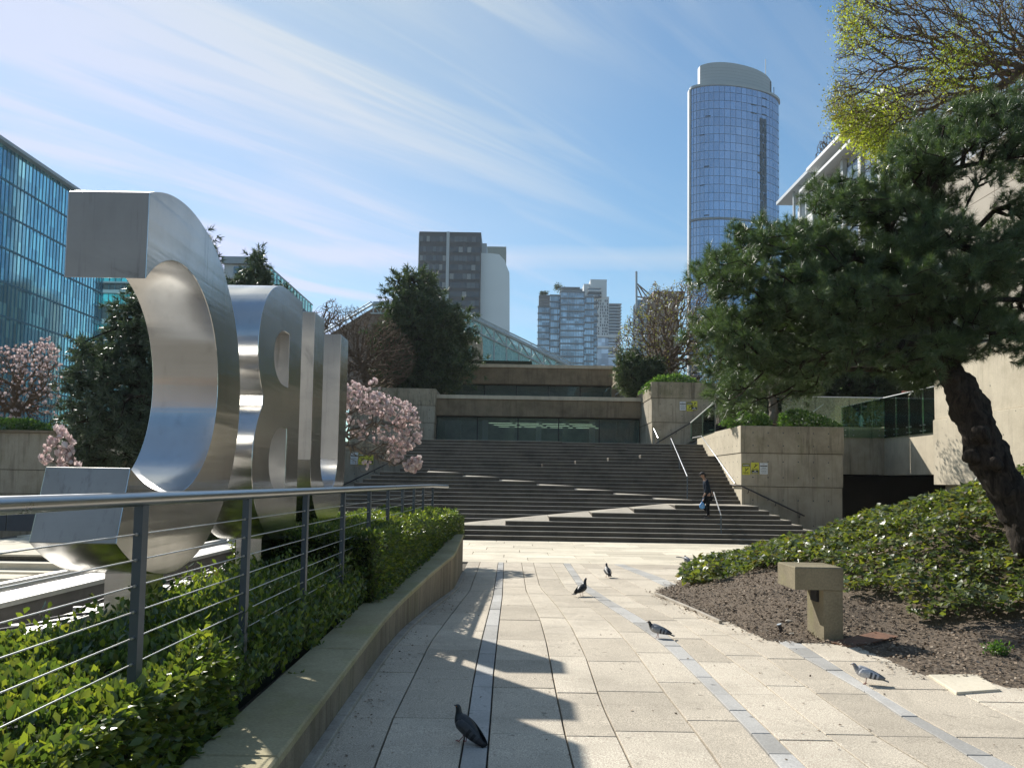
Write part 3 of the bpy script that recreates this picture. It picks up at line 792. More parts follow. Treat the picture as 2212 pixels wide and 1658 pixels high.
# columns seen through the lower glass
rr_ = random.Random(3)
for i in range(7):
    xx = x0a + 1.0 + i * 1.75
    bx('interior_column', (xx, 51.2, 3.6), (xx + .35, 51.5, zba), M['panel_white' if i % 2 else 'room'], tb_)
lm = bpy.data.materials.new('painted_reflection_streak'); lm.use_nodes = True; bb = lm.node_tree.nodes['Principled BSDF']
bb.inputs['Emission Color'].default_value = (.85, 1, .75, 1); bb.inputs['Emission Strength'].default_value = .5  # glow stands in for light streaks reflected in the glass, no lamps
for j in range(3):
    for i in range(4): bx('reflection_streak', (x0a + 3.2 + i * 1.7 + .3 * j, 50.0 + j * .9, zba - .30 - .05 * j), (x0a + 4.7 + i * 1.7 + .3 * j, 50.05 + j * .9, zba - .27 - .05 * j), lm, tb_)
bx('lawn_edge', (x0b + .2, 60, ztb + .002), (x0b + 6, 61.5, ztb + .5), M['hedgecore'], tb_)

# flight of steps climbing right beside the landing
sf = empty('side_stairs'); tag(sf, kind='structure')
zl = ZB + R_ * 25
for i in range(12):
    k = MB(); k.bevbox((9.6 + .34 * i, 41.6, zl - .3), (15.5, 44.2, zl + .155 * (i + 1)), .012); stp(k, 'step', sf)
k = MB(); k.add([(9.1, 44.25, zl), (9.5, 44.25, zl), (13.8, 44.25, zl + 2.0), (13.8, 44.25, zl + 1.4), (9.1, 44.4, zl), (9.5, 44.4, zl), (13.8, 44.4, zl + 2.0), (13.8, 44.4, zl + 1.4)],
              [(0, 1, 2, 3), (7, 6, 5, 4), (1, 5, 6, 2)]); k.build('stringer', M['conc_lit'], sf)
# dark broad stairs behind, right
us = empty('upper_stairs'); tag(us, kind='structure')
for i in range(22):
    yy = 46 + i * .34
    k = MB(); k.bevbox((P(1545, 900, yy).x + .3, yy, zl - .5), (26, 54.2, zl + .3 + .16 * (i + 1)), .012); stp(k, 'step', us)

tag(bx('garden_terrace', (P(1545, 900, 54).x, 54.25, 3.2), (60, 66, 7.35), M['soil']), kind='structure')
# wall, underpass and sunlit side walls at the right
xw = P(1818, 1000, 36.8).x
tag(bx('upper_wall_terrace', (10.2, 39.85, 2.9), (40, 46, 3.5), M['conc_step']), kind='structure')
wr = empty('underpass_wall'); tag(wr, 'shaded concrete wall over the dark underpass opening right of the block', 'wall')
zso, zwt = zat(1870, 1024, 36.8), zat(1870, 922, 36.8)
bx('wall_front', (xw - 1.2, 36.8, zso), (17.42, 37.4, zwt), M['conc'], wr, .01)
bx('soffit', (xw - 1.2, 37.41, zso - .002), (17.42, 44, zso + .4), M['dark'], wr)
sw = empty('underpass_side_wall'); tag(sw, 'sunlit concrete side wall with tree shadows beneath the glass balustrade', 'wall')
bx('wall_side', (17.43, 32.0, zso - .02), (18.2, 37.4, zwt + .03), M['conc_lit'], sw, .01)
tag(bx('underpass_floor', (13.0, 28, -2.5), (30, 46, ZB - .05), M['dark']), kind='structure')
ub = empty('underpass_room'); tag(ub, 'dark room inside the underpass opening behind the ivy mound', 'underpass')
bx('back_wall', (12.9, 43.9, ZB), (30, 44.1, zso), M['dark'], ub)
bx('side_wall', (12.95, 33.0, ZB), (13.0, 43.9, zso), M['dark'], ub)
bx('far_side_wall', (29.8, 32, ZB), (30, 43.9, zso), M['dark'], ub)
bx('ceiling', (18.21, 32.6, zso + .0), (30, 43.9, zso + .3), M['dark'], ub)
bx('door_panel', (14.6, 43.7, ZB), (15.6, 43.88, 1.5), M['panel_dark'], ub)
rw = empty('retaining_wall'); tag(rw, 'tall sunlit tan concrete wall behind the leaning pine trunk', 'wall')
zb_, zj, zt_ = zat(2050, 1046, 31.5), zat(2050, 905, 31.5), zat(2060, 770, 31.5)
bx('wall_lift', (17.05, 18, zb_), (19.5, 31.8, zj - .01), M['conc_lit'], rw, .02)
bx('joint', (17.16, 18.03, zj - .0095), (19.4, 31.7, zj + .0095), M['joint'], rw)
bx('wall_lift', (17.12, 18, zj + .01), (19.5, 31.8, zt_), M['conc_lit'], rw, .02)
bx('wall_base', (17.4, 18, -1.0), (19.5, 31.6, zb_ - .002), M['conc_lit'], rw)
k = MB()
r_ = random.Random(8)
for _ in range(60):
    y = r_.uniform(19, 31.5); z = r_.uniform(zb_ + .1, zt_ - .2); x = 17.05 if z < zj else 17.12
    k.tube([(x - .003, y, z), (x + .02, y, z)], r_.uniform(.012, .03), 6)
tag(k.build('air_hole', M['panel_dark'], rw), kind='stuff')
# terrace deck behind the balustrades
tag(bx('terrace_deck', (18.25, 20, zwt - .3), (48, 60, zwt - .05), M['conc_step']), kind='structure')
# ------------------------------------------------------------------ steel letter sculptures U B C
XL0, XL1 = -3.20, -2.62
def extrude_yz(name, loops, x0, x1, mat_side, parent, sm_loops=True, cap_idx=None):
    """loops: outer ccw (y,z) then holes; extruded along x"""
    tris = geometry.tessellate_polygon([[Vector((p[0], p[1], 0)) for p in lp] for lp in loops])
    flat = [p for lp in loops for p in lp]; n = len(flat)
    bm = bmesh.new()
    A = [bm.verts.new((x0, p[0], p[1])) for p in flat]; B = [bm.verts.new((x1, p[0], p[1])) for p in flat]
    for t in tris:
        try:
            bm.faces.new([A[t[0]], A[t[1]], A[t[2]]]); bm.faces.new([B[t[2]], B[t[1]], B[t[0]]])
        except ValueError: pass
    b = 0
    for lp in loops:
        m_ = len(lp)
        for i in range(m_):
            j = (i + 1) % m_
            f = bm.faces.new([A[b + i], A[b + j], B[b + j], B[b + i]]); f.smooth = True
        b += m_
    bmesh.ops.recalc_face_normals(bm, faces=bm.faces)
    for e in bm.edges:
        if len(e.link_faces) == 2:
            if e.link_faces[0].normal.angle(e.link_faces[1].normal, 0) > math.radians(28): e.smooth = False
    me = bpy.data.meshes.new(name); bm.to_mesh(me); bm.free(); me.materials.append(mat_side); me.materials.append(M['steel_cap'])
    for q in me.polygons:
        if q.normal.y < -.93 and q.area > .12: q.material_index = 1; q.use_smooth = False
    o = bpy.data.objects.new(name, me); link(o, parent)
    bv = o.modifiers.new('bevel', 'BEVEL'); bv.width = .006; bv.segments = 1; bv.limit_method = 'ANGLE'; bv.angle_limit = math.radians(40)
    return o
def arc(cy, cz, ry, rz, a0, a1, n):
    return [(cy + ry * math.cos(a0 + (a1 - a0) * i / n), cz + rz * math.sin(a0 + (a1 - a0) * i / n)) for i in range(n + 1)]
# C: opens towards the camera
Cr = empty('letter_sculpture', (0, 0, 0)); tag(Cr, 'huge brushed steel letter C standing nearest the camera behind the railing', 'sculpture')
a_top = math.acos((5.52 - 6.12) / 1.42)
a_bot = math.acos((5.27 - 6.12) / 1.42); outer = arc(6.12, 2.31, 1.42, 1.45, -a_bot, a_top, 58)
ai = math.acos((5.52 - 6.12) / .84)
inner = arc(6.12, 2.37, .84, .90, ai, -math.pi / 2, 34) + arc(6.12, 2.37, 1.15, .90, -math.pi / 2, -math.acos((5.42 - 6.12) / 1.15), 12)[1:]
extrude_yz('letter_body', [outer + inner], XL0, XL1, M['steel'], Cr)
# B
Br = empty('letter_sculpture', (0, 0, 0)); tag(Br, 'huge brushed steel letter B standing between the other two letters', 'sculpture')
sp = 9.66
up = arc(8.95, 2.98, .93, .80, math.pi / 2, math.pi * 1.22, 20)
lo = arc(8.95, 1.77, 1.0, .86, math.pi * .76, math.pi * 1.5, 22)
outerB = [(sp, 3.78)] + up + lo + [(sp, .91)]
hu = [(9.14, 2.66)] + arc(8.98, 2.97, .42, .31, math.pi * 1.5, math.pi * .5, 16) + [(9.14, 3.28)]
hl = [(9.14, 1.42)] + arc(8.98, 1.80, .48, .38, math.pi * 1.5, math.pi * .5, 16) + [(9.14, 2.18)]
extrude_yz('letter_body', [outerB, hu, hl], XL0, XL1, M['steel'], Br)
# U
Ur = empty('letter_sculpture', (0, 0, 0)); tag(Ur, 'huge brushed steel letter U standing farthest from the camera', 'sculpture')
outerU = [(10.27, 3.80)] + arc(11.33, 1.85, 1.06, .96, math.pi, 2 * math.pi, 26) + [(12.39, 3.80), (11.86, 3.80)] + arc(11.33, 1.90, .53, .46, 2 * math.pi, math.pi, 18) + [(10.80, 3.80)]
extrude_yz('letter_body', [outerU], XL0, XL1, M['steel'], Ur)
for root_, yy in ((Cr, 5.95), (Br, 8.75), (Ur, 11.2)):
    bx('support_leg', (-3.02, yy - .02, -2.4), (-2.74, yy + .34, 1.15), M['steel'], root_, .006)
# the plinth the letters stand on
tag(bx('sculpture_plinth', (-3.9, 4.2, -2.6), (-2.35, 13.2, -.12), M['conc'], None, .02), 'low concrete plinth under the three steel letters behind the hedge', 'plinth')

# ------------------------------------------------------------------ railing
rl = empty('railing', (0, 0, 0)); tag(rl, 'steel cable railing with fat round handrail along the hedge', 'railing')
XR = -1.82; ZR = 1.487
pts = [(XR, 0.9 + .9 * i, ZR) for i in range(18)] + [(XR + .015, 17.2, ZR), (XR + .07, 17.9, ZR), (XR + .16, 18.6, ZR - .01), (XR + .27, 19.3, ZR - .02)]
tb('handrail', pts, .034, M['rail'], rl, 20)
pys = [2.33, 3.90, 5.46, 7.02, 8.58, 10.15, 11.70, 13.25, 14.8, 16.35, 17.85]
for y in pys:
    xo = XR + (.05 if y > 17 else 0)
    k = MB(); k.bevbox((xo - .022, y - .032, -.1), (xo + .022, y + .032, ZR - .028), .004); ps = k.build('post', M['post'], rl)
    tb('saddle', [(xo, y, ZR - .032), (xo, y, ZR - .01)], .016, M['rail'], ps, 8)
for i in range(7):
    z = ZR - .17 - .125 * i
    c = tb('cable', [(XR, .9, z), (XR, 16.35, z), (XR + .05, 17.85, z)], .0038, M['cable'], rl, 6)
for y in pys[:6]:
    k = MB()
    for i in range(7):
        z = ZR - .17 - .125 * i; k.tube([(XR, y - .045, z), (XR, y + .045, z)], .0075, 8)
    k.build('cable_fitting', M['cable'], rl)

# ------------------------------------------------------------------ rink roof beams and conduits behind the letters
bmr = empty('roof_beam', (0, 0, 0)); tag(bmr, 'broad pale steel beam running diagonally under the letters', 'beam')
xb_ = -4.15
bx('beam_top', (xb_ - .02, 4.5, .60), (xb_ + .36, 13.6, .64), M['beam'], bmr, .004)
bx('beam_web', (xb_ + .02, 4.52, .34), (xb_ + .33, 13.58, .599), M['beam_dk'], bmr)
bx('beam_cap', (xb_ - .10, 4.5, .64), (xb_ - .021, 13.6, .70), M['beam'], bmr, .004)
b2 = empty('roof_beam', (0, 0, 0)); tag(b2, 'thin pale box beam with black cables tied on it, just behind the hedge', 'beam')
segs = [(4.0, 6.9), (6.93, 9.6), (9.63, 12.4)]
for a, b in segs: bx('beam_segment', (-3.62, a, .34), (-3.40, b, .47), M['beam'], b2, .004)
bx('gutter', (-3.95, 4.2, .22), (-3.64, 12.6, .30), M['beam_dk'], b2)
for y in (5.1, 6.6, 8.3, 10.4):
    bx('bracket', (-4.1, y, .30), (-3.38, y + .10, .40), M['beam'], b2, .004)
r_ = random.Random(4)
for q in range(4):
    pts = []; x0 = -3.50 + .03 * q
    for i in range(16):
        y = 4.3 + q * .8 + i * .33
        pts.append((x0 + r_.uniform(-.03, .03), y, .50 + .05 * math.sin(i * .9 + q) + r_.uniform(-.015, .015)))
    tb('conduit', pts, .011, M['conduit'], b2, 6)
for y, dz in ((5.3, .1), (7.6, -.12)):
    tb('conduit', [(-3.38, y, .5), (-3.36, y + .25, .34 + dz), (-3.36, y + .9, .20), (-3.37, y + 1.8, .24), (-3.42, y + 2.4, .45)], .012, M['conduit'], b2, 6)
for y in (4.9, 5.7, 6.5, 7.4, 8.8, 9.9):
    k = MB(); k.tube([(-3.52, y, .47), (-3.52, y, .53)], .035, 10); k.build('bolt_cap', M['beam'], b2)
tag(bx('upstand_wall', (-3.70, 3.5, -2.5), (-3.34, 13.0, .20), M['conc'], None, .01), 'low tan concrete upstand wall under the thin beam', 'wall')

# ------------------------------------------------------------------ hedge
def leaf_box(n, a, b, topbias=.6, front=True, wave=.03, seed=1):
    r = np.random.default_rng(seed); x0, x1 = a[0], b[0]; y0, y1 = a[1], b[1]; z0, z1 = a[2], b[2]
    nt_ = int(n * topbias); nf = int(n * (1 - topbias) * .66); ne = n - nt_ - nf
    def bumpz(x, y): return wave * (np.sin(x * 7 + y * 3.1) + np.sin(y * 5.3 + 1.7) + np.sin(x * 13 - y * 9) * .6)
    px = r.uniform(x0, x1, nt_); py = r.uniform(y0, y1, nt_); pz = z1 + bumpz(px, py) - np.abs(r.normal(0, .035, nt_))
    D1 = np.stack([r.normal(0, .6, nt_), r.normal(0, .6, nt_), np.abs(r.normal(.75, .4, nt_))], 1)
    fx = x1 - np.abs(r.normal(0, .04, nf)) + bumpz(r.uniform(0, 9, nf), 0); fy = r.uniform(y0, y1, nf); fz = r.uniform(z0, z1, nf)
    D2 = np.stack([np.abs(r.normal(.8, .4, nf)), r.normal(0, .6, nf), r.normal(.25, .5, nf)], 1)
    ex = r.uniform(x0, x1, ne); ey = y0 + np.abs(r.normal(0, .04, ne)); ez = r.uniform(z0, z1, ne)
    D3 = np.stack([r.normal(0, .6, ne), -np.abs(r.normal(.8, .4, ne)), r.normal(.3, .5, ne)], 1)
    return np.vstack([np.stack([px, py, pz], 1), np.stack([fx, fy, fz], 1), np.stack([ex, ey, ez], 1)]), np.vstack([D1, D2, D3])
def hedge(label, a, b, n, size, topbias, seed, fall=0.0, shear=0.0, lf=LEAF):
    root = empty('hedge'); tag(root, label, 'hedge')
    k = MB(); sh_ = shear * (b[1] - a[1]); k.prism([(a[0] + .04, a[1] + .05), (b[0] - .06, a[1] + .05), (b[0] - .06 + sh_, b[1] - .04), (a[0] + .04 + sh_, b[1] - .04)], a[2], [b[2] - .08] * 2 + [b[2] - .08 - fall * (b[1] - a[1])] * 2); k.build('hedge_core', M['hedgecore'], root)
    Pn, D = leaf_box(n, a, b, topbias, seed=seed)
    Pn[:, 2] -= (Pn[:, 1] - a[1]) * fall * (Pn[:, 2] > b[2] - .3)
    if shear: Pn[:, 0] += (Pn[:, 1] - a[1]) * shear
    S = np.clip(rng.normal(1, .32, len(Pn)), .4, 1.9) * size
    lv = scatter('leaves', lf[0], lf[1], Pn, D, S, M['hedge'], root); tag(lv, kind='stuff')
    return root
hn = hedge('near clipped laurel hedge filling the lower left corner under the railing', (-3.30, 1.2, -.1), (-1.68, 4.75, .60), 34000, .052, .55, 21, lf=OVAL)
# clipped front falls back from the coping; a looser low middle stretch
hm = empty('hedge'); tag(hm, 'low loose laurel shoots between the near hedge and the tall clipped hedge', 'hedge')
k = MB(); k.box((-3.2, 4.70, -.1), (-1.78, 9.35, .30)); k.build('hedge_core', M['hedgecore'], hm)
r = np.random.default_rng(31); n = 4200
sx = r.uniform(-3.2, -1.66, n); sy = r.uniform(4.6, 9.5, n); hgt = np.clip(.25 + r.normal(.17, .12, n), .1, .72) - (sx > -1.85) * .10 - (sx < -2.9) * .12
PP, DD, SS = [], [], []
for i in range(n):
    b0 = np.array([sx[i], sy[i], .12]); tip_ = b0 + np.array([r.normal(0, .07), r.normal(0, .07), hgt[i]])
    for j in range(9):
        t = .35 + .65 * (j + r.uniform()) / 9
        a = r.uniform(0, 6.28); PP.append(b0 * (1 - t) + tip_ * t); DD.append([math.cos(a) * .7, math.sin(a) * .7, r.uniform(.4, 1.3)]); SS.append(r.uniform(.035, .075))
lv = scatter('leaves', OVAL[0], OVAL[1], np.array(PP), np.array(DD), np.array(SS), M['hedge'], hm); tag(lv, kind='stuff')
hf = hedge('tall clipped hedge with a flat sunlit top at the far end of the planter', (-3.25, 9.2, 0.0), (-1.56, 17.9, .98), 52000, .046, .50, 22, fall=.004, shear=.038)
k = MB(); Pn, D = leaf_box(3500, (-2.2, 17.8, .3), (-1.15, 18.5, .80), .5, seed=77)
h4 = empty('shrub'); tag(h4, 'small leafy tuft past the end of the tall hedge by the stairs', 'shrub')
k.box((-2.1, 17.95, -.45), (-1.3, 18.4, .70)); k.build('shrub_core', M['hedgecore'], h4)
tag(scatter('leaves', LEAF[0], LEAF[1], Pn, D, rng.uniform(.03, .05, len(Pn)), M['hedge'], h4), kind='stuff')
h5 = empty('hedge'); tag(h5, 'low bright hedge strip between the letter U and the stairs', 'hedge')
Pn, D = leaf_box(9000, (-5.6, 13.5, .3), (-3.5, 19.5, .78), .75, seed=78)
k = MB(); k.box((-5.5, 13.6, -2.4), (-3.56, 19.4, .70)); k.build('hedge_core', M['hedgecore'], h5)
tag(scatter('leaves', LEAF[0], LEAF[1], Pn, D, rng.uniform(.035, .055, len(Pn)), M['hedge'], h5), kind='stuff')

# ------------------------------------------------------------------ mound: soil, mulch, ivy
bd = [G(*p) for p in [(2500, 1560), (2211, 1489), (2080, 1464), (1985, 1460), (1925, 1436), (1850, 1399), (1795, 1390), (1665, 1385), (1590, 1352), (1500, 1322), (1455, 1302), (1408, 1282), (1420, 1274)]]
edge = [(p.x, p.y) for p in bd] + [(3.15, 15.2), (3.7, 17.3), (5.2, 20.3), (8.0, 23.6), (12.0, 27.0), (16.9, 31.6)]
region = edge + [(17.0, 18.0), (17.0, 2.0)]
def sdist(x, y):
    q = Vector((x, y)); e = 1e9
    for a, b in zip(edge[:-1], edge[1:]):
        A, B = Vector(a), Vector(b); ab = B - A; t = max(0, min(1, (q - A).dot(ab) / ab.length_squared)); e = min(e, (q - A - ab * t).length)
    return e if in_poly(x, y, region) else -e
def mh(x, y, s=None):
    if s is None: s = sdist(x, y)
    h = .30 * max(0, s - .35) + (.035 * max(0, s - 2) ** 1.2); h = min(h, 2.05 + .04 * s)
    # flatter apron in front of the bench
    if y < 12: h *= min(1, max(.25, (y - 6.5) / 5.5)) if s < 4 else 1
    nz_ = mnoise.noise(Vector((x * .7, y * .7, 0))) * .10 + mnoise.noise(Vector((x * 2.3, y * 2.3, 3))) * .03
    return gz(y) + .012 + h + (nz_ * min(1, s / 1.2) if s > 0 else 0)
gx = np.arange(1.6, 17.05, .16); gy = np.arange(3.5, 31.6, .16)
idx = {}; V = []; F = []; SD = {}
for i, x in enumerate(gx):
    for j, y in enumerate(gy):
        s = sdist(x, y)
        if s > -.14: idx[i, j] = len(V); SD[i, j] = s; V.append((x, y, mh(x, y, s) - (.05 if s < -.02 else 0)))
for (i, j) in list(idx):
    if (i + 1, j) in idx and (i, j + 1) in idx and (i + 1, j + 1) in idx:
        F.append((idx[i, j], idx[i + 1, j], idx[i + 1, j + 1], idx[i, j + 1]))
mound = raw_mesh('soil_bed', np.array(V), np.array(F), M['soil'], None, True); tag(mound, kind='structure')
from mathutils.bvhtree import BVHTree
bvh = BVHTree.FromPolygons([Vector(v) for v in V], F)
def onmound(px, py):
    h = bvh.ray_cast(Vector((0, 0, EYE)), ray(px, py).normalized())
    return h[0] if h[0] is not None else G(px, py)
def hz(x, y):
    h = bvh.ray_cast(Vector((x, y, 20)), Vector((0, 0, -1))); return h[0].z if h[0] is not None else gz(y)
# area of ivy, its lower boundary surveyed
ivy_edge = [(1470, 1267), (1530, 1262), (1600, 1243), (1640, 1232), (1672, 1228), (1760, 1230), (1800, 1262), (1830, 1296), (1900, 1282), (1935, 1310), (1978, 1352), (2060, 1356), (2120, 1346), (2215, 1340), (2420, 1350)]
ie = [onmound(*p) for p in ivy_edge]; ie = [(p.x, p.y) for p in ie]
ivy_region = ie + [(17.0, 9.0), (17.0, 31.4)] + [(q[0] + .05, q[1]) for q in edge[-1:-6:-1]]
bare = [(p.x, p.y) for p in [onmound(*q) for q in [(1655, 1206), (1700, 1192), (1760, 1180), (1775, 1192), (1720, 1212)]]]
Pn = []; r_ = random.Random(12)
while len(Pn) < 84000:
    x = r_.uniform(2.6, 17); y = r_.uniform(7, 31.4)
    if (y > 19 or x > 12.5) and r_.random() < .78: continue
    if not in_poly(x, y, ivy_region): continue
    nv = mnoise.noise(Vector((x * 1.4, y * 1.4, 7)))
    if nv < -.36 and r_.random() < .7: continue
    Pn.append((x, y, hz(x, y) + .04 + max(0, .23 + .24 * nv + .14 * mnoise.noise(Vector((x * 4, y * 4, 1)))) * r_.uniform(.35, 1.0)))
Pn = np.array(Pn); D = np.stack([rng.normal(-.35, .6, len(Pn)), rng.normal(-.25, .6, len(Pn)), rng.normal(.05, .35, len(Pn))], 1)
roll = np.stack([rng.normal(0, .5, len(Pn)), rng.normal(0, .5, len(Pn)), rng.normal(0, .5, len(Pn))], 1)
# leaf faces look up and outward: choose X axis horizontal
D[:, 2] -= .15
ZU = np.stack([rng.normal(0, .45, len(Pn)), rng.normal(0, .45, len(Pn)), np.ones(len(Pn))], 1)
rollv = np.cross(D, ZU); rollv = np.cross(rollv, D)
ivo = scatter('ivy', IVY[0], IVY[1], Pn, D, np.clip(rng.normal(.082, .024, len(Pn)), .03, .15) * np.clip(Pn[:, 1] / 14, .85, 1.4), M['ivy'], None, roll=ZU)
tag(ivo, kind='stuff')
# mulch chips on the bare soil
CH_ = ([(-.5, 0, 0), (.5, 0, 0), (.35, 1, .12), (-.4, .9, .05)], [(0, 1, 2, 3)])
Pn = []
while len(Pn) < 23000:
    x = r_.uniform(2.4, 9); y = r_.uniform(4.5, 16)
    s = sdist(x, y)
    if s < -.25: continue
    if s < 0 and r_.random() > math.exp(s * 14): continue
    if in_poly(x, y, ivy_region) and r_.random() < .85: continue
    Pn.append((x, y, (hz(x, y) if s > -.1 else gz(y)) + .008 + r_.uniform(0, .02)))
Pn = np.array(Pn)
mm_ = leaf_mat('wood_chip', [(0.12, 0.09, 0.065), (0.18, 0.14, 0.10), (0.27, 0.21, 0.155), (0.14, 0.105, 0.075), (0.38, 0.32, 0.25)], .9, 0, spec=.2)
ch = scatter('mulch', CH_[0], CH_[1], Pn, np.stack([rng.normal(0, 1, len(Pn)), rng.normal(0, 1, len(Pn)), rng.normal(0, .25, len(Pn))], 1), rng.uniform(.010, .034, len(Pn)), mm_, None,
             roll=np.stack([rng.normal(0, .4, len(Pn)), rng.normal(0, .4, len(Pn)), np.ones(len(Pn))], 1)); tag(ch, kind='stuff')
# litter on the paving: tiny leaves and grit
Pn = []
for _ in range(700):
    y = r_.uniform(4.2, 16); 
    if r_.random() < .55: x = wall_f(y) + .06 + abs(r_.gauss(0, .14))
    else: x = r_.uniform(-1.2, 4.5)
    if sdist(x, y) > 0: continue
    Pn.append((x, y, gz(y) + .008))
Pn = np.array(Pn)
lt_ = scatter('paving_litter', CH_[0], CH_[1], Pn, np.stack([rng.normal(0, 1, len(Pn)), rng.normal(0, 1, len(Pn)), rng.normal(0, .1, len(Pn))], 1), rng.uniform(.006, .022, len(Pn)), mm_, None,
              roll=np.stack([rng.normal(0, .3, len(Pn)), rng.normal(0, .3, len(Pn)), np.ones(len(Pn))], 1)); tag(lt_, kind='stuff')

eA, eB, eC = G(1416, 1284), G(1500, 1320), G(1556, 1346)
k = MB()
for u, v in ((eA, eB), (eB, eC)):
    d_ = (v - u).normalized(); w_ = Vector((-d_.y, d_.x, 0)) * .022
    c_ = [u - w_, v - w_, v + w_, u + w_]
    k.prism([(p.x, p.y) for p in c_], [p.z - .05 for p in c_], [p.z + .045 for p in c_], .004)
tag(k.build('edging_board', M['kerb']), 'thin pale edging strip between paving and the tip of the soil bed', 'edging')
# ------------------------------------------------------------------ bench stub
bn = empty('concrete_bench', (3.64, 9.6, gz(9.6))); tag(bn, 'pitted concrete bench stub with square seat block on one leg', 'bench')
zt = P(1768, 1224, 9.33).z; zb = P(1768, 1273, 9.33).z
bm_ = concrete('pitted_aggregate_concrete', (0.27, 0.235, 0.155), (0.17, 0.145, 0.095), moss=(0.20, 0.21, 0.06), mossy=.7, streak=.1, grain=45)
def atb(o): o.parent = bn; o.location = -bn.location; return o
atb(bx('seat', (3.35, 9.33, zb), (3.92, 9.93, zt), bm_, None, .012))
atb(bx('leg', (3.69, 9.34, -.35), (3.915, 9.86, zb - .001), bm_, None, .008))
atb(bx('painted_hole_shade', (3.66, 9.48, zb - .16), (3.695, 9.68, zb - .002), M['dark']))  # dark box painting the shaded hole at the top of the leg
# small things on the soil
pp = onmound(1688, 1366)
pb = empty('pipe_bollard', pp); tag(pb, 'short leaning black metal pipe stub beside the bench leg', 'pipe')
k = MB(); k.tube([pp + Vector((.02, 0, -.05)), pp + Vector((-.03, 0, .10))], .022, 14); o = k.build('pipe', M['conduit']); o.parent = pb; o.location = -pb.location
k = MB(); k.tube([pp + Vector((-.03, 0, .101)), pp + Vector((-.034, 0, .112))], .030, 14); o = k.build('cap', M['panel_grey']); o.parent = pb; o.location = -pb.location
for (px, py, sz, lab) in ((1703, 1342, .05, 'pale round pebble on the soil behind the pipe stub'), (1711, 1369, .04, 'flat grey stone lying right of the pipe stub')):
    q = onmound(px, py); bm = bmesh.new(); bmesh.ops.create_icosphere(bm, subdivisions=2, radius=1)
    for v in bm.verts: v.co *= 1 + .25 * mnoise.noise(v.co * 1.7 + Vector((px, 0, 0)))
    me = bpy.data.meshes.new('pebble'); bm.to_mesh(me); bm.free(); me.materials.append(M['kerb']); o = bpy.data.objects.new('pebble', me); link(o)
    o.location = q + Vector((0, 0, sz * .2)); o.scale = (sz, sz * .8, sz * .45); tag(o, lab, 'pebble')
q0, q1 = onmound(1838, 1400), onmound(1940, 1378)
k = MB(); dv = (q1 - q0); nrm = Vector((-dv.y, dv.x, 0)).normalized()
vs = [q0 + Vector((0, 0, .01)), q1 + Vector((0, 0, .015)), q1 + nrm * .30 + Vector((0, 0, .02)), q0 + nrm * .28 + Vector((0, 0, .015))]
k.add(vs + [v + Vector((0, 0, .015)) for v in vs], [(3, 2, 1, 0), (4, 5, 6, 7), (0, 1, 5, 4), (1, 2, 6, 5), (2, 3, 7, 6), (3, 0, 4, 7)])
tag(k.build('metal_plate', M['rust']), 'rusty brown metal plate lying on soil in the bench shadow', 'plate')
ls = [G(2005, 1460), G(2110, 1459), G(2160, 1492), G(2065, 1499)]
k = MB(); k.prism([(p.x, p.y) for p in (ls[3], ls[2], ls[1], ls[0])], [p.z - .02 for p in (ls[3], ls[2], ls[1], ls[0])], [p.z + .022 for p in (ls[3], ls[2], ls[1], ls[0])], .004)
tag(k.build('loose_slab', M['plaza']), 'loose pale yellow slab lying at the soil edge, far right', 'slab')
q = onmound(2155, 1412)
sp_ = empty('seedling', q); tag(sp_, 'small bright green tuft growing alone in the bare soil', 'plant')
n = 260; Pn = np.array(q)[None] + rng.normal(0, .045, (n, 3)) * [1.2, 1.2, .7] + [0, 0, .05]
o = scatter('leaves', LEAF[0], LEAF[1], Pn, np.stack([rng.normal(0, 1, n), rng.normal(0, 1, n), rng.uniform(.2, 1.5, n)], 1), rng.uniform(.03, .055, n), M['shrub']); o.parent = sp_; o.location = -sp_.location; tag(o, kind='stuff')
# ------------------------------------------------------------------ stair handrails
def rail_post_rail(label, pts, posts, r=.024, mat='rail', name='handrail'):
    root = empty(name); tag(root, label, 'handrail')
    tb('rail', pts, r, M[mat], root, 12)
    for a, b in posts: tb('post', [a, b], r * .95, M['post' if mat == 'rail' else mat], root, 10)
    return root
def stair_z(n): return ZB + R_ * n
a = P(1449, 946, 38.3); b = P(1484, 1028, 32.7)
rail_post_rail('long steel handrail running down the upper stairs near the block', [a, b],
               [(a, Vector((a.x, a.y, stair_z(23)))), (b, Vector((b.x, b.y, stair_z(8)))), (a.lerp(b, .55), Vector((a.lerp(b, .55).x, a.lerp(b, .55).y, a.lerp(b, .55).z - 1.15)))])
a = P(1412, 925, 41.0); b = P(1421, 945, 40.0)
rail_post_rail('short steel handrail at the top landing by the glass front', [a, b], [(b, Vector((b.x, b.y, stair_z(25) - .2))), (a, Vector((a.x, a.y, stair_z(25) - .2)))])
a = P(1541, 1062, 31.6); b = P(1557, 1112, 28.6)
rail_post_rail('short steel handrail beside the walking person on the lower stairs', [a, b], [(b, Vector((b.x, b.y, ZB)))])
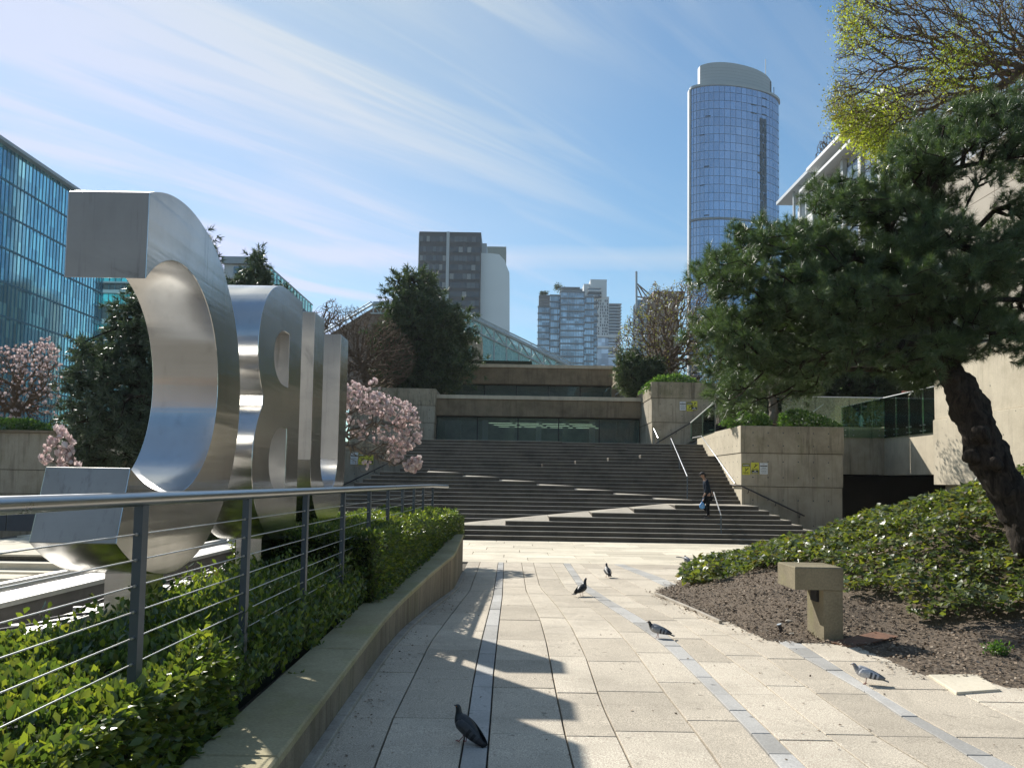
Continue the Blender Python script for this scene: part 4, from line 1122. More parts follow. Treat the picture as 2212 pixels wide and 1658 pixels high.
# rail along the side and round the corner of the block
a0 = P(1495, 945, 40.6); a1 = P(1526, 941, 38.8); a2 = Vector((9.36, 33.0, zat(1577, 1043, 33.0))); 
root = rail_post_rail('steel handrail fixed on the sunlit side of the block above the stairs', [a0, Vector((9.36, a1.y, a1.z)), a2], [])
cz = zat(1604, 1048, 32.1)
c0 = Vector((9.34, 33.6, cz + .03)); c1 = Vector((9.36, 32.14, cz)); c2 = P(1737, 1113, 32.14)
root = rail_post_rail('dark bronze handrail sloping down the shaded front face of the block', [c0, c1, c2], [], .030, 'darkrail')
for t in (.12, .55, .93):
    p = c1.lerp(c2, t); k = MB(); k.tube([p, p + Vector((0, .02, -.13)), p + Vector((0, .15, -.15))], .014, 8); k.build('bracket', M['darkrail'], root)
# left wall rail
l0 = P(736, 1049, 36.9); l1 = P(868, 985, 36.9)
root = rail_post_rail('dark handrail climbing the left concrete wall behind the magnolia', [l0, l1], [], .028, 'darkrail')
for t in (.25, .55, .8):
    p = l0.lerp(l1, t); k = MB(); k.tube([p, p + Vector((0, .02, -.12)), p + Vector((0, .78, -.14))], .014, 8); k.build('bracket', M['darkrail'], root)
# rail on upper right block
l0 = P(1414, 958, 44.2); l1 = P(1546, 880, 44.2)
root = rail_post_rail('dark handrail climbing the upper right concrete block beside its signs', [l0, l1], [(l0, l0 - Vector((0, 0, .9)))], .032, 'darkrail')
for t in (.35, .65, .92):
    p = l0.lerp(l1, t); k = MB(); k.tube([p, p + Vector((0, .02, -.12)), p + Vector((0, .3, -.14))], .014, 8); k.build('bracket', M['darkrail'], root)
a = P(1325, 862, 50); b = P(1376, 820, 54)
rail_post_rail('short pale handrail on the roof of the lower tier', [P(1328, 852, 56), P(1372, 822, 56)], [(P(1330, 851, 56), P(1330, 862, 56)), (P(1370, 823, 56), P(1370, 862, 56))])
rail_post_rail('pale handrail behind the planter block tree', [P(1743, 898, 44), P(1778, 872, 44)], [(P(1745, 897, 44), P(1745, 930, 44))])

# ------------------------------------------------------------------ glass balustrades
def glass_run(name, label, pts, zb, ztp, npan, clamp=False):
    root = empty(name); tag(root, label, 'balustrade')
    for (A, B, n) in zip(pts[:-1], pts[1:], npan):
        A, B = Vector(A), Vector(B)
        for i in range(n):
            p, q = A.lerp(B, i / n), A.lerp(B, (i + 1) / n); d = (q - p).normalized() * .012; nn = Vector((-d.y, d.x, 0)).normalized() * .012
            k = MB(); z0, z1 = zb, ztp
            c = [p + d, q - d]; vs = [(c[0].x, c[0].y, z0(c[0])), (c[1].x, c[1].y, z0(c[1])), (c[1].x, c[1].y, z1(c[1])), (c[0].x, c[0].y, z1(c[0]))]
            k.add(vs + [(v[0] + nn.x, v[1] + nn.y, v[2]) for v in vs], [(0, 1, 2, 3), (7, 6, 5, 4), (0, 4, 5, 1), (1, 5, 6, 2), (2, 6, 7, 3), (3, 7, 4, 0)])
            pn = k.build('glass_panel', M['balustrade'], root)
            if clamp:
                for u in (.12, .88):
                    for dz in (.12, .36):
                        w = p.lerp(q, u); zz2 = z0(w) + dz
                        kk = MB(); kk.tube([Vector((w.x, w.y, zz2)) - nn * 2.5, Vector((w.x, w.y, zz2)) + nn * 6], .028, 10); kk.build('clamp', M['rail'], pn)
        tb('top_rail', [(A.x, A.y, ztp(A)), (B.x, B.y, ztp(B))], .022, M['white'], root, 8)
    return root
g0, g1 = P(1493, 920, 41.3), P(1549, 900, 38.2)
glass_run('glass_balustrade', 'sloping green glass balustrade panel at the head of the block side wall', [(9.38, 41.3, 0), (9.38, 36.4, 0)],
          lambda p: zat(1515, 948, 40) + (40 - p.y) * .03, lambda p: zat(1493, 912, 41.3) + (41.3 - p.y) * .12, [2])
zg0 = zat(1870, 945, 36.7); zg1 = zat(1870, 858, 36.7)
glass_run('glass_balustrade', 'long green glass balustrade above the underpass wall with round clamps', [(12.6, 36.72, 0), (17.36, 36.72, 0), (17.36, 32.05, 0)], lambda p: zg0, lambda p: zg1, [3, 4], True)
z_a = zwt
glass_run('glass_balustrade', 'faint glass balustrade far behind the underpass wall', [(18.5, 46, 0), (24.8, 40, 0)], lambda p: 3.6, lambda p: 6.2, [4])
q = P(1960, 853, 38.5)
tag(bx('red_panel', (q.x - .3, 38.4, q.z - .22), (q.x + .35, 38.5, q.z + .22), simple('faded_red', (.55, .22, .17), .7)), 'small faded red board leaning behind the glass balustrade', 'board')
o = bpy.data.objects[-1] if False else None

# ------------------------------------------------------------------ signs
def sign(kind, x, y, z, w, h, label, grp):
    root = empty('warning_sign' if kind != 'w' else 'notice_sign', (x, y, z)); tag(root, label, 'sign', grp)
    def loc(o): o.parent = root; return o
    def b_(name, u0, v0, u1, v1, mat, d=.004, th=.003):
        k = MB(); k.box((u0 * w - w / 2, -.012 - d, v0 * h - h / 2), (u1 * w - w / 2, -.012 - d + th, v1 * h - h / 2)); return loc(k.build(name, mat))
    k = MB(); k.bevbox((-w / 2, -.012, -h / 2), (w / 2, 0, h / 2), .003)
    loc(k.build('panel', M['signwhite'] if kind == 'w' else M['yellow']))
    def stroke(pts, r):
        k = MB(); k.tube([((u - .5) * w, -.014, (v - .5) * h) for u, v in pts], r * w, 6); loc(k.build('pictogram', M['signblack']))
    if kind == 'w':
        for v0, v1, u0, u1, m_ in ((.87, .92, .36, .62, 'signgrey'), (.68, .78, .06, .95, 'signblack'), (.53, .58, .25, .78, 'signgrey'), (.40, .45, .10, .92, 'signgrey'), (.25, .30, .18, .84, 'signgrey'), (.12, .17, .18, .84, 'signgrey')):
            u = u0
            while u < u1 - .02:
                L = min(u1 - u, .06 if u1 - u0 < .3 else rnd.uniform(.09, .20)); b_('print', u, v0, u + L, v1, M[m_]); u += L + .025
    elif kind == 'y1':
        b_('header', .02, .70, .98, .98, simple('sign_olive', (.17, .17, .04), .5))
        for u in (.12, .30, .48, .66): b_('print', u, .80, u + .14, .86, M['signwhite'], .008)
        stroke([(.36, .33), (.78, .58)], .055); stroke([(.35, .58), (.44, .52)], .05); stroke([(.44, .52), (.52, .42)], .03)
        for u in (.12, .34, .60): b_('print', u, .16, u + .18, .22, M['signblack'])
        b_('print', .2, .09, .8, .12, M['signblack'])
    else:
        stroke([(.36, .55), (.80, .82)], .055); stroke([(.52, .86), (.56, .80)], .055); stroke([(.54, .78), (.60, .68)], .035)
        b_('print', .12, .41, .44, .46, M['signblack']); b_('print', .52, .41, .86, .46, M['signblack'])
        b_('footer', .05, .04, .95, .33, M['signblack'])
        b_('print', .40, .22, .62, .29, M['signwhite'], .008); b_('print', .14, .09, .82, .14, M['signwhite'], .008)
    return root
def signs_at(plist, y, w, h, where, grp):
    for (kd, px, py, lab) in plist:
        p = P(px, py, y); sign(kd, p.x, y, p.z, w, h, lab + ' ' + where, grp)
signs_at([('y1', 1611, 1012, 'yellow stair warning sign with a dark header, leftmost'), ('y2', 1630, 1010, 'yellow warning sign with a black footer, middle one'), ('w', 1649, 1011, 'white notice sign with grey lines of print, rightmost')],
         32.262, .32, .46, 'on the big planter block', 'signs on the big planter block')
signs_at([('w', 1474, 876, 'white notice sign, leftmost'), ('y1', 1489, 877.5, 'yellow warning sign with dark header, middle one'), ('y2', 1499, 875, 'yellow warning sign with black footer, rightmost')],
         44.43, .34, .50, 'on the upper block', 'signs on the upper block')
signs_at([('w', 765, 989, 'white notice sign, leftmost'), ('y1', 782, 990, 'yellow warning sign with dark header, middle one'), ('y2', 798, 989, 'yellow warning sign with black footer, rightmost')],
         37.62, .36, .56, 'on the left wall by the magnolia', 'signs on the left wall')

# ------------------------------------------------------------------ pigeons
def pig_mats(name, head, body, wing, bar, tail):
    out_ = []
    for s, c in (('head', head), ('body', body), ('wing', wing), ('bar', bar), ('tail', tail)):
        mt, t, b = new_mat(name + '_' + s + '_feathers'); v = coord(t, 'obj', (60, 60, 60))
        n = noise_n(t, v, 1.0, 3); t.links.new(ramp(t, n, [(.3, tuple(x * .75 for x in c)), (.7, tuple(min(1, x * 1.2) for x in c))]), b.inputs['Base Color'])
        b.inputs['Roughness'].default_value = .5 if s != 'head' else .35; out_.append(mt)
    return out_
eye_m = simple('orange_eye', (.5, .16, .02), .2); leg_m = simple('pink_leg', (.32, .12, .10), .6); beak_m = simple('dark_beak', (.04, .04, .045), .4)
def pigeon(loc, rz, label, mats, pitch=0.0, head_up=1.0, walk=0.0, flying=False, scale=1.0):
    hm_, bm2, wm, bar, tail = mats
    root = empty('pigeon', loc, rz); root.rotation_euler = (0, -pitch, rz); tag(root, label, 'pigeon', 'pigeons on the paving'); root.scale = (scale,) * 3
    hu = head_up
    sp_ = [(-.185, .062, .018, .006), (-.145, .075, .028, .012), (-.105, .092, .038, .026), (-.065, .110, .052, .044), (-.02, .124, .063, .060), (.03, .135, .068, .068), (.07, .150, .060, .064),
           (.095, .172, .045, .050), (.108, .196 * hu, .027, .030), (.116, .218 * hu, .021, .024), (.124, .238 * hu, .0215, .024), (.136, .250 * hu, .021, .021), (.149, .250 * hu, .015, .014), (.157, .247 * hu, .006, .006)]
    k = MB(); k.sm = True; n = 14; vs = []
    for i, (x, z, ry, rz_) in enumerate(sp_):
        a = Vector((sp_[max(i - 1, 0)][0], 0, sp_[max(i - 1, 0)][1])); b = Vector((sp_[min(i + 1, len(sp_) - 1)][0], 0, sp_[min(i + 1, len(sp_) - 1)][1]))
        t = (b - a).normalized(); nn = Vector((-t.z, 0, t.x))
        for j in range(n):
            an = 2 * math.pi * j / n; vs.append(Vector((x, 0, z)) + nn * math.sin(an) * rz_ + Vector((0, math.cos(an) * ry, 0)))
    fs = []
    for i in range(len(sp_) - 1):
        for j in range(n): fs.append((i * n + j, i * n + (j + 1) % n, (i + 1) * n + (j + 1) % n, (i + 1) * n + j))
    fs.append(tuple(reversed(range(n)))); fs.append(tuple(range((len(sp_) - 1) * n, len(sp_) * n)))
    k.add(vs, fs)
    for fi in range(len(fs)):
        seg = fi // n if fi < (len(sp_) - 1) * n else (0 if fi == (len(sp_) - 1) * n else 20)
        k.mi[fi] = 2 if seg <= 1 else (0 if seg >= 7 else 1)
    body = k.build('body', [hm_, bm2, tail], root)
    sub = body.modifiers.new('s', 'SUBSURF'); sub.levels = 1; sub.render_levels = 1
    for side in (-1, 1):
        if not flying:
            # folded wing: shell hugging the flank, pointed over the tail
            k = MB(); k.sm = True; U = 12; Vn = 5; g = []
            for i in range(U + 1):
                u = i / U; x = .075 - .265 * u; zc = .150 - .072 * u ** 1.1; hw = (.050 * math.sin(math.pi * min(1, (u + .12) / 1.15)) ** .6) * (1 - .55 * u) + .004; bul = .0735 * (1 - u) ** .45 * (1 if u > .04 else .8) + .012 * u
                for j in range(Vn + 1):
                    v = j / Vn * 2 - 1
                    g.append(Vector((x - .01 * v, side * (bul * (1 - .28 * v * v) - (.010 if v > .5 else 0)), zc + hw * v)))
            fs = []; mi = []
            for i in range(U):
                for j in range(Vn):
                    q = (i * (Vn + 1) + j, i * (Vn + 1) + j + 1, (i + 1) * (Vn + 1) + j + 1, (i + 1) * (Vn + 1) + j)
                    fs.append(q if side > 0 else q[::-1]); mi.append(1 if (i in (5, 7) and j < 4) else (2 if i >= 9 else 0))
            k.add(g, fs); k.mi = mi
            w = k.build('wing', [wm, bar, tail], root); so = w.modifiers.new('t', 'SOLIDIFY'); so.thickness = .005
        else:
            k = MB(); k.sm = True; U = 8; g = []; 
            for i in range(U + 1):
                u = i / U; yy = side * (.035 + .235 * u); ch_ = .075 * (1 - u ** 2.2) + .012; xl_ = .055 - .05 * u * u; zz2 = .165 + (.09 * u if side > 0 else -.02 * u) - .05 * u * u
                g += [Vector((xl_, yy, zz2)), Vector((xl_ - ch_ * .5, yy, zz2 + .012)), Vector((xl_ - ch_ * 1.35, yy, zz2 - .004))]
            fs = []; mi = []
            for i in range(U):
                for j in range(2):
                    q = (i * 3 + j, i * 3 + j + 1, (i + 1) * 3 + j + 1, (i + 1) * 3 + j); fs.append(q if side < 0 else q[::-1]); mi.append(2 if i > 5 or j == 1 and i > 2 else 0)
            k.add(g, fs); k.mi = mi; w = k.build('wing', [wm, bar, tail], root); so = w.modifiers.new('t', 'SOLIDIFY'); so.thickness = .004
        k = MB(); k.sm = True; k.tube([(.138, side * .0185, .253 * hu), (.138, side * .0225, .253 * hu)], [.0035, .003], 8); k.build('eye', eye_m, root)
        k = MB(); sw_ = walk * side; zt2 = .095
        fx = .015 + sw_ * .5; ft = Vector((fx - .005, side * .026, .004))
        if flying: ft = Vector((-.05, side * .02, .07)); 
        kn = Vector((.012 - .01, side * .026, (zt2 + ft.z) / 2 + .01))
        k.tube([(.01, side * .026, zt2 + .01), kn, ft], [.008, .0035, .0032], 7)
        for da in (-.5, 0, .5, math.pi):
            L = .026 if da != math.pi else .014; k.tube([ft, ft + Vector((math.cos(da) * L, math.sin(da) * L, -.001 if not flying else -.012))], [.003, .0018], 6)
        k.build('leg', leg_m, root)
    k = MB(); k.sm = True; k.tube([(.150, 0, .248 * hu), (.163, 0, .245 * hu), (.174, 0, .239 * hu)], [.0065, .0045, .001], 8); k.build('beak', beak_m, root)
    k = MB()
    for q in (-1, 0, 1): k.add([(-.17, q * .018 - .014, .070), (-.17, q * .018 + .014, .070), (-.235, q * .026 + .015, .052), (-.235, q * .026 - .015, .052)], [(0, 1, 2, 3)])
    tl = k.build('tail', tail, root); so = tl.modifiers.new('t', 'SOLIDIFY'); so.thickness = .004
    return root
dk = pig_mats('dark_pigeon', (.014, .022, .024), (.03, .035, .04), (.045, .05, .055), (.012, .013, .015), (.02, .022, .026))
gr = pig_mats('grey_pigeon', (.025, .028, .03), (.22, .23, .25), (.26, .28, .30), (.02, .02, .025), (.06, .065, .075))
lg = pig_mats('pale_pigeon', (.22, .23, .25), (.42, .43, .45), (.50, .51, .53), (.07, .08, .09), (.15, .16, .17))
bk = pig_mats('black_pigeon', (.010, .010, .011), (.014, .014, .015), (.018, .018, .02), (.01, .01, .01), (.012, .012, .013))
p = G(1000, 1602); pigeon(p, math.radians(150), 'dark checkered pigeon walking left in the shadow at the bottom edge', dk, pitch=.32, head_up=.94, walk=.035, scale=.86)
p = G(1421, 1377); pigeon(p, math.radians(160), 'light grey pigeon with two black wing bars and black head, facing left', gr, head_up=.90, walk=.02, scale=.82)
p = G(1871, 1476); pigeon(p, math.radians(158), 'white and grey pigeon standing near the soil, farthest right', lg, head_up=.86, walk=.012, scale=.78)
p = G(1255, 1286); pigeon(p, math.radians(52), 'all black pigeon standing upright in the middle of the path', bk, head_up=1.12, scale=1.0)
p = G(1312, 1246); pigeon(p, math.radians(95), 'small distant pigeon seen from behind, walking away to the stairs', dk, head_up=1.05, scale=1.05)
p = G(1484, 1226, .0); p.z += .05; pf = pigeon(p, math.radians(100), 'pigeon with open wings fluttering just above the plaza by the ivy', gr, head_up=.85, flying=True, scale=1.1)
pf['group'] = 'pigeons on the paving'

# ------------------------------------------------------------------ person walking down the stairs
def skin_obj(name, joints, bones, mat, parent, root_i=0, sub=2):
    me = bpy.data.meshes.new(name); me.from_pydata([j[:3] for j in joints], bones, []); o = bpy.data.objects.new(name, me); link(o)
    sk = o.modifiers.new('k', 'SKIN'); sk.use_smooth_shade = True
    for i, j in enumerate(joints):
        sv = me.skin_vertices[0].data[i]; sv.radius = (j[3], j[4] if len(j) > 4 else j[3]); sv.use_root = (i == root_i)
    ss = o.modifiers.new('s', 'SUBSURF'); ss.levels = sub; ss.render_levels = sub
    bpy.context.view_layer.update()
    dg = bpy.context.evaluated_depsgraph_get(); me2 = bpy.data.meshes.new_from_object(o.evaluated_get(dg)); bpy.data.objects.remove(o)
    me2.name = name; me2.materials.clear(); me2.materials.append(mat)
    for q in me2.polygons: q.use_smooth = True
    o2 = bpy.data.objects.new(name, me2); return link(o2, parent)
skin_m = simple('skin', (.32, .19, .13), .6, var=.05); navy = simple('dark_navy_coat', (.012, .020, .032), .85, var=.3, scale=8); blackc = simple('black_trousers', (.010, .011, .014), .85, var=.3, scale=8)
navy.node_tree.nodes['Principled BSDF'].inputs['Specular IOR Level'].default_value = .12; blackc.node_tree.nodes['Principled BSDF'].inputs['Specular IOR Level'].default_value = .12
shoe = simple('dark_shoe', (.02, .02, .022), .5)
pz = stair_z(5); pp = P(1527, 1119, 29.42)
pr = empty('person', (pp.x, 29.42, pz)); tag(pr, 'person in dark cap, navy coat and black trousers walking down the stairs holding a rail', 'person')
# local: -x is walking direction (to the left), y away
body_j = [(0.02, 0, .90, .13, .11), (0.01, 0, 1.05, .12, .10), (-.02, 0, 1.22, .15, .115), (-.06, 0, 1.38, .16, .11), (-.10, 0, 1.47, .055), (-.135, 0, 1.53, .052), (-.165, 0, 1.585, .085, .078), (-.185, 0, 1.64, .082, .078), (-.18, 0, 1.69, .05),
          (-.05, -.17, 1.40, .055), (-.06, -.21, 1.16, .042), (-.13, -.20, .93, .034), (-.17, -.19, .86, .03),
          (-.05, .17, 1.40, .055), (.08, .22, 1.17, .042), (.20, .20, .98, .034), (.235, .19, .93, .03),
          (.02, -.09, .86, .085), (-.01, -.09, .48, .062), (.02, -.09, .16, .04), (.02, -.09, .12, .03),
          (.02, .09, .86, .085), (-.16, .09, .56, .064), (-.02, .09, .34, .04), (.0, .09, .31, .03)]
body_b = [(0, 1), (1, 2), (2, 3), (3, 4), (4, 5), (5, 6), (6, 7), (7, 8), (3, 9), (9, 10), (10, 11), (11, 12), (3, 13), (13, 14), (14, 15), (15, 16), (0, 17), (17, 18), (18, 19), (19, 20), (0, 21), (21, 22), (22, 23), (23, 24)]
skin_obj('body', body_j, body_b, skin_m, pr)
skin_obj('coat', [(0.02, 0, .70, .175, .15), (0.02, 0, .90, .165, .145), (0.0, 0, 1.08, .15, .135), (-.03, 0, 1.25, .175, .13), (-.06, 0, 1.38, .165, .125), (-.095, 0, 1.47, .085),
                  (-.05, -.18, 1.38, .075), (-.06, -.22, 1.16, .062), (-.12, -.21, .95, .052), (-.05, .18, 1.38, .075), (.08, .23, 1.17, .062), (.18, .21, 1.01, .052)],
         [(0, 1), (1, 2), (2, 3), (3, 4), (4, 5), (4, 6), (6, 7), (7, 8), (4, 9), (9, 10), (10, 11)], navy, pr, 1)
skin_obj('trousers', [(.02, 0, .84, .15, .12), (.02, -.09, .76, .10), (-.01, -.09, .48, .078), (.02, -.09, .12, .062), (.02, .09, .76, .10), (-.16, .09, .56, .080), (.01, .09, .28, .060)],
         [(0, 1), (1, 2), (2, 3), (0, 4), (4, 5), (5, 6)], blackc, pr)
skin_obj('shoe', [(.06, -.09, .045, .042), (-.05, -.09, .04, .043, .035), (-.15, -.09, .032, .036, .026)], [(0, 1), (1, 2)], shoe, pr, 0, 1)
skin_obj('shoe', [(.10, .09, .22, .042), (.02, .09, .15, .043, .035), (-.03, .09, .07, .034, .026)], [(0, 1), (1, 2)], shoe, pr, 0, 1)
capm = simple('black_cap', (.012, .012, .014), .8)
bm = bmesh.new(); bmesh.ops.create_uvsphere(bm, u_segments=16, v_segments=10, radius=.105)
for v in list(bm.verts):
    if v.co.z < -.012: v.co.z = -.012
for v in bm.verts: v.co.z *= .85; v.co = v.co + Vector((-.182, 0, 1.655))
me = bpy.data.meshes.new('cap'); bm.to_mesh(me); bm.free(); me.materials.append(capm); o = bpy.data.objects.new('cap', me); link(o, pr)
k = MB(); k.prism([(-.27, -.06), (-.18, -.085), (-.18, .085), (-.27, .06), (-.335, .03), (-.335, -.03)], [1.635, 1.65, 1.65, 1.635, 1.615, 1.615], [1.647, 1.662, 1.662, 1.647, 1.625, 1.625]); k.build('cap_visor', capm, o)
def finger_hand(x, y, z, dx):
    for i, (oy, L) in enumerate(((-.03, .07), (-.01, .08), (.01, .075), (.03, .06))):
        k = MB(); k.sm = True; k.tube([(x, y + oy, z), (x + dx * L * .5, y + oy, z - L * .35), (x + dx * L * .2, y + oy, z - L * .75)], [.010, .009, .007], 7); k.build('finger', skin_m, pr)
    k = MB(); k.sm = True; k.tube([(x, y - .035, z + .01), (x + dx * .04, y - .05, z - .02), (x + dx * .05, y - .04, z - .05)], [.012, .010, .008], 7); k.build('thumb', skin_m, pr)
finger_hand(-.175, -.19, .85, -1); finger_hand(.24, .19, .925, 1)
nose = MB(); nose.sm = True; nose.tube([(-.262, 0, 1.60), (-.285, 0, 1.585)], [.012, .010], 8); nose.build('nose', skin_m, pr)
for s in (-1, 1):
    e_ = MB(); e_.sm = True; e_.tube([(-.18, s * .078, 1.60), (-.17, s * .092, 1.60)], [.022, .018], 8); e_.build('ear', skin_m, pr)
    e_ = MB(); e_.sm = True; e_.tube([(-.255, s * .03, 1.618), (-.262, s * .03, 1.617)], [.010, .008], 8); e_.build('eye', M['signblack'], pr)
k = MB(); k.tube([(-.25, -.02, 1.555), (-.25, .02, 1.555)], .005, 6); k.build('mouth', simple('lips', (.2, .08, .07), .6), pr)
hr = MB(); hr.sm = True; hr.tube([(-.10, 0, 1.66), (-.095, 0, 1.58), (-.10, 0, 1.54)], [.07, .065, .04], 12); hr.build('hair', simple('black_hair', (.01, .009, .009), .6), pr)
# bag hanging from the left hand
bg_ = empty('bag', (pr.location.x - .235, 29.24, pz + .50)); bg_.scale = (.74,) * 3; tag(bg_, 'small blue and white plastic bag held low by the walking person', 'bag')
bl = simple('blue_plastic', (.10, .30, .62), .35, var=.3, scale=14)
bm = bmesh.new(); bmesh.ops.create_uvsphere(bm, u_segments=18, v_segments=14, radius=1)
for v in bm.verts:
    q = v.co.copy(); v.co = Vector((q.x * .13 * (1 - .35 * q.z), q.y * .07 * (1 - .4 * q.z), q.z * .17)) * (1 + .22 * mnoise.noise(q * 3))
me = bpy.data.meshes.new('bag_body'); bm.to_mesh(me); bm.free(); me.materials.append(bl)
for q in me.polygons: q.use_smooth = True
o = bpy.data.objects.new('bag_body', me); link(o, bg_)
k = MB(); k.tube([(-.03, -.074, -.03), (0, -.076, .05), (.035, -.074, -.03)], .011, 6); k.build('print', M['signwhite'], bg_)
k = MB(); k.tube([(-.02, 0, .14), (.02, 0, .30), (.09, 0, .43)], [.02, .008, .008], 6); k.build('bag_handle', bl, bg_)
# ------------------------------------------------------------------ left glass office block
gb = empty('glass_office_building'); tag(gb, 'blue glass office building with close vertical fins at the left edge', 'building')
XG = -55.0; Ya, Yb = 58.0, 104.0; Ztop = 37.2
bx('glass_body', (XG - 24, Ya, -2.6), (XG, Yb, Ztop - .4), M['glass_left'], gb)
bx('roof_edge', (XG - 24.6, Ya - .6, Ztop - .4), (XG + .7, Yb + .5, Ztop), M['panel_grey'], gb, .03)
k = MB(); y = Ya
while y <= Yb: k.box((XG - .02, y - .035, -1), (XG + .05, y + .035, Ztop - .42)); y += .66
tag(k.build('mullion_fin', M['mullion'], gb), kind='stuff')
for i in range(9):
    z = Ztop - .4 - 3.65 * (i + 1)
    bx('floor_band', (XG - .01, Ya, z - .10), (XG + .08, Yb, z + .10), M['mullion'], gb)
tl = empty('teal_building'); tag(tl, 'low teal banded building seen past the end of the glass office building', 'building')
x0, x1_ = P(150, 700, 116).x, P(420, 700, 116).x
for (t_, b_, m_) in ((597, 609, 'glass_teal'), (609, 612, 'panel_grey'), (612, 627, 'panel_dark'), (627, 634, 'panel_grey'), (634, 658, 'glass_teal'), (658, 662, 'panel_grey'), (662, 690, 'panel_dark'), (690, 700, 'panel_grey'), (700, 715, 'glass_teal'), (715, 760, 'panel_dark'), (760, 775, 'panel_grey'), (775, 900, 'glass_mid')):
    z1, z0 = zat(250, t_, 116), zat(250, b_, 116)
    o = bx('window_band' if 'glass' in m_ else 'wall_band', (x0 - (.4 if m_ == 'panel_grey' else 0), 116 - (.5 if m_ == 'panel_grey' else 0), z0 + .01), (x1_, 130, z1), M[m_], tl)
for i in range(22):
    xx = x0 + 2 + i * .9
    if xx < x1_: bx('mullion', (xx, 115.92, zat(250, 900, 116)), (xx + .07, 116.0, zat(250, 597, 116)), M['mullion'], tl)
# white pavilion and sloping glass roof edge behind the letters
wp = empty('white_office_building'); tag(wp, 'white framed office building rising behind the letters with sloping roof rail', 'building')
D_ = 62
x0, x1_ = P(478, 580, D_).x, P(546, 580, D_).x
zz0, zz1 = zat(510, 610, D_), zat(510, 553, D_)
bx('roof_fascia', (x0, D_, zat(510, 568, D_)), (x1_, D_ + 12, zz1), M['panel_grey'], wp, .03)
bx('wall', (x0 + .1, D_ + .35, -2.6), (x1_ - .1, D_ + 12, zat(510, 568, D_) - .01), M['panel_white'], wp)
for i in range(3):
    xx = x0 + .9 + i * (x1_ - x0 - 1.2) / 3
    f = bx('window', (xx - .05, D_ + .22, zat(510, 590, D_) - .05), (xx + .55, D_ + .34, zat(510, 572, D_)), M['white'], wp)
    bx('pane', (xx, D_ + .19, zat(510, 590, D_)), (xx + .5, D_ + .215, zat(510, 572, D_) - .05), M['glass_mid'], f)
bx('lower_band', (x0, D_ + .05, zat(510, 600, D_)), (x1_, D_ + .34, zat(510, 594, D_)), M['panel_white'], wp)
# long wing with its roof parallel to the path
sg = empty('long_white_wing'); tag(sg, 'long pale building wing with glass roof rail descending behind letter B', 'building')
A = P(588, 588, 45); B = P(656, 668, 62)
XA = -14.6
def zl_(py, px): d = ray(px, py); t = XA / d.x; return EYE + d.z * t, d.y * t
zA, yA = zl_(602, 590); zB_, yB = zl_(664, 655)
zA2, _ = zl_(588, 590)
bx('wing_wall', (XA - 5, yA - 1.5, -2.6), (XA, yB + 1.5, zA - .9), M['panel_grey'], sg)
bx('roof_edge', (XA - 5, yA - 1.7, zA - .88), (XA + .3, yB + 1.7, zA - .5), M['panel_dark'], sg)
k = MB(); nP = 14
for i in range(nP):
    y0_ = yA - 1.5 + (yB + 3.2 - yA) * i / nP; y1_ = yA - 1.5 + (yB + 3.2 - yA) * (i + 1) / nP
    bx('glass_panel', (XA + .18, y0_ + .03, zA - .5), (XA + .20, y1_ - .03, zA2 - .03), M['balustrade'], sg)
tb('top_rail', [(XA + .19, yA - 1.5, zA2), (XA + .19, yB + 1.7, zA2)], .04, M['panel_white'], sg, 6)

# ------------------------------------------------------------------ low concrete building at the left with recess
lb = empty('low_concrete_building'); tag(lb, 'low tan concrete building with recessed bay and blue window at the left edge', 'building')
D_ = 29.0
xw0, xw1 = P(-260, 1040, D_).x, P(106, 1040, D_).x
zr = [zat(50, 1150, D_), zat(50, 1060, D_), zat(50, 998, D_ ), zat(50, 931, D_)]
zs_ = [-1.9, zat(50, 1066, D_), zat(50, 1014, D_), zat(50, 934, D_)]
for i in range(3): bx('wall_lift', (xw0, D_ - .02 * i, zs_[i] + (.02 if i else 0)), (xw1 + .02 * i, D_ + 9, zs_[i + 1]), M['conc'], lb, .012)
for i in (1, 2): bx('joint', (xw0, D_ + .03, zs_[i]), (xw1 - .03, D_ + 8.9, zs_[i] + .02), M['joint'], lb)
bx('parapet', (xw0, D_ - .12, zs_[3] + .002), (xw1 + .16, D_ + 9, zs_[3] + .10), M['conc_brown'], lb, .01)
D2 = 30.6; xr0, xr1 = xw1 + .03, P(560, 1000, D2).x
bx('recess_fascia', (xr0, D2 - .5, zat(250, 985, D2)), (xr1, D2 + 6, zat(250, 968, D2)), M['conc_lit'], lb, .01)
bx('recess_wall', (xr0, D2, zat(250, 1030, D2)), (xr1, D2 + 6, zat(250, 985, D2) - .01), M['conc_brown'], lb)
bx('recess_beam', (xr0, D2, -1.9), (xr1, D2 + 6, zat(250, 1120, D2)), M['conc'], lb)
w_ = (xr1 - xr0) / 5
for i in range(5):
    f = bx('window', (xr0 + w_ * i, D2 + .1, zat(250, 1119.5, D2)), (xr0 + w_ * i + .07, D2 + .25, zat(250, 1031, D2)), M['frame'], lb)
    bx('pane', (xr0 + w_ * i + .071, D2 + .15, zat(250, 1119.5, D2)), (xr0 + w_ * (i + 1) - .001, D2 + .2, zat(250, 1031, D2)), M['glass_mid'], f)
bx('roof', (xr0, D2 + .01, zat(250, 968, D2) + .003), (xr1, D2 + 6, zat(250, 955, D2)), M['conc'], lb)
bp = empty('blue_panel_barrier'); tag(bp, 'low dark blue panel barrier in front of the left concrete building', 'barrier')
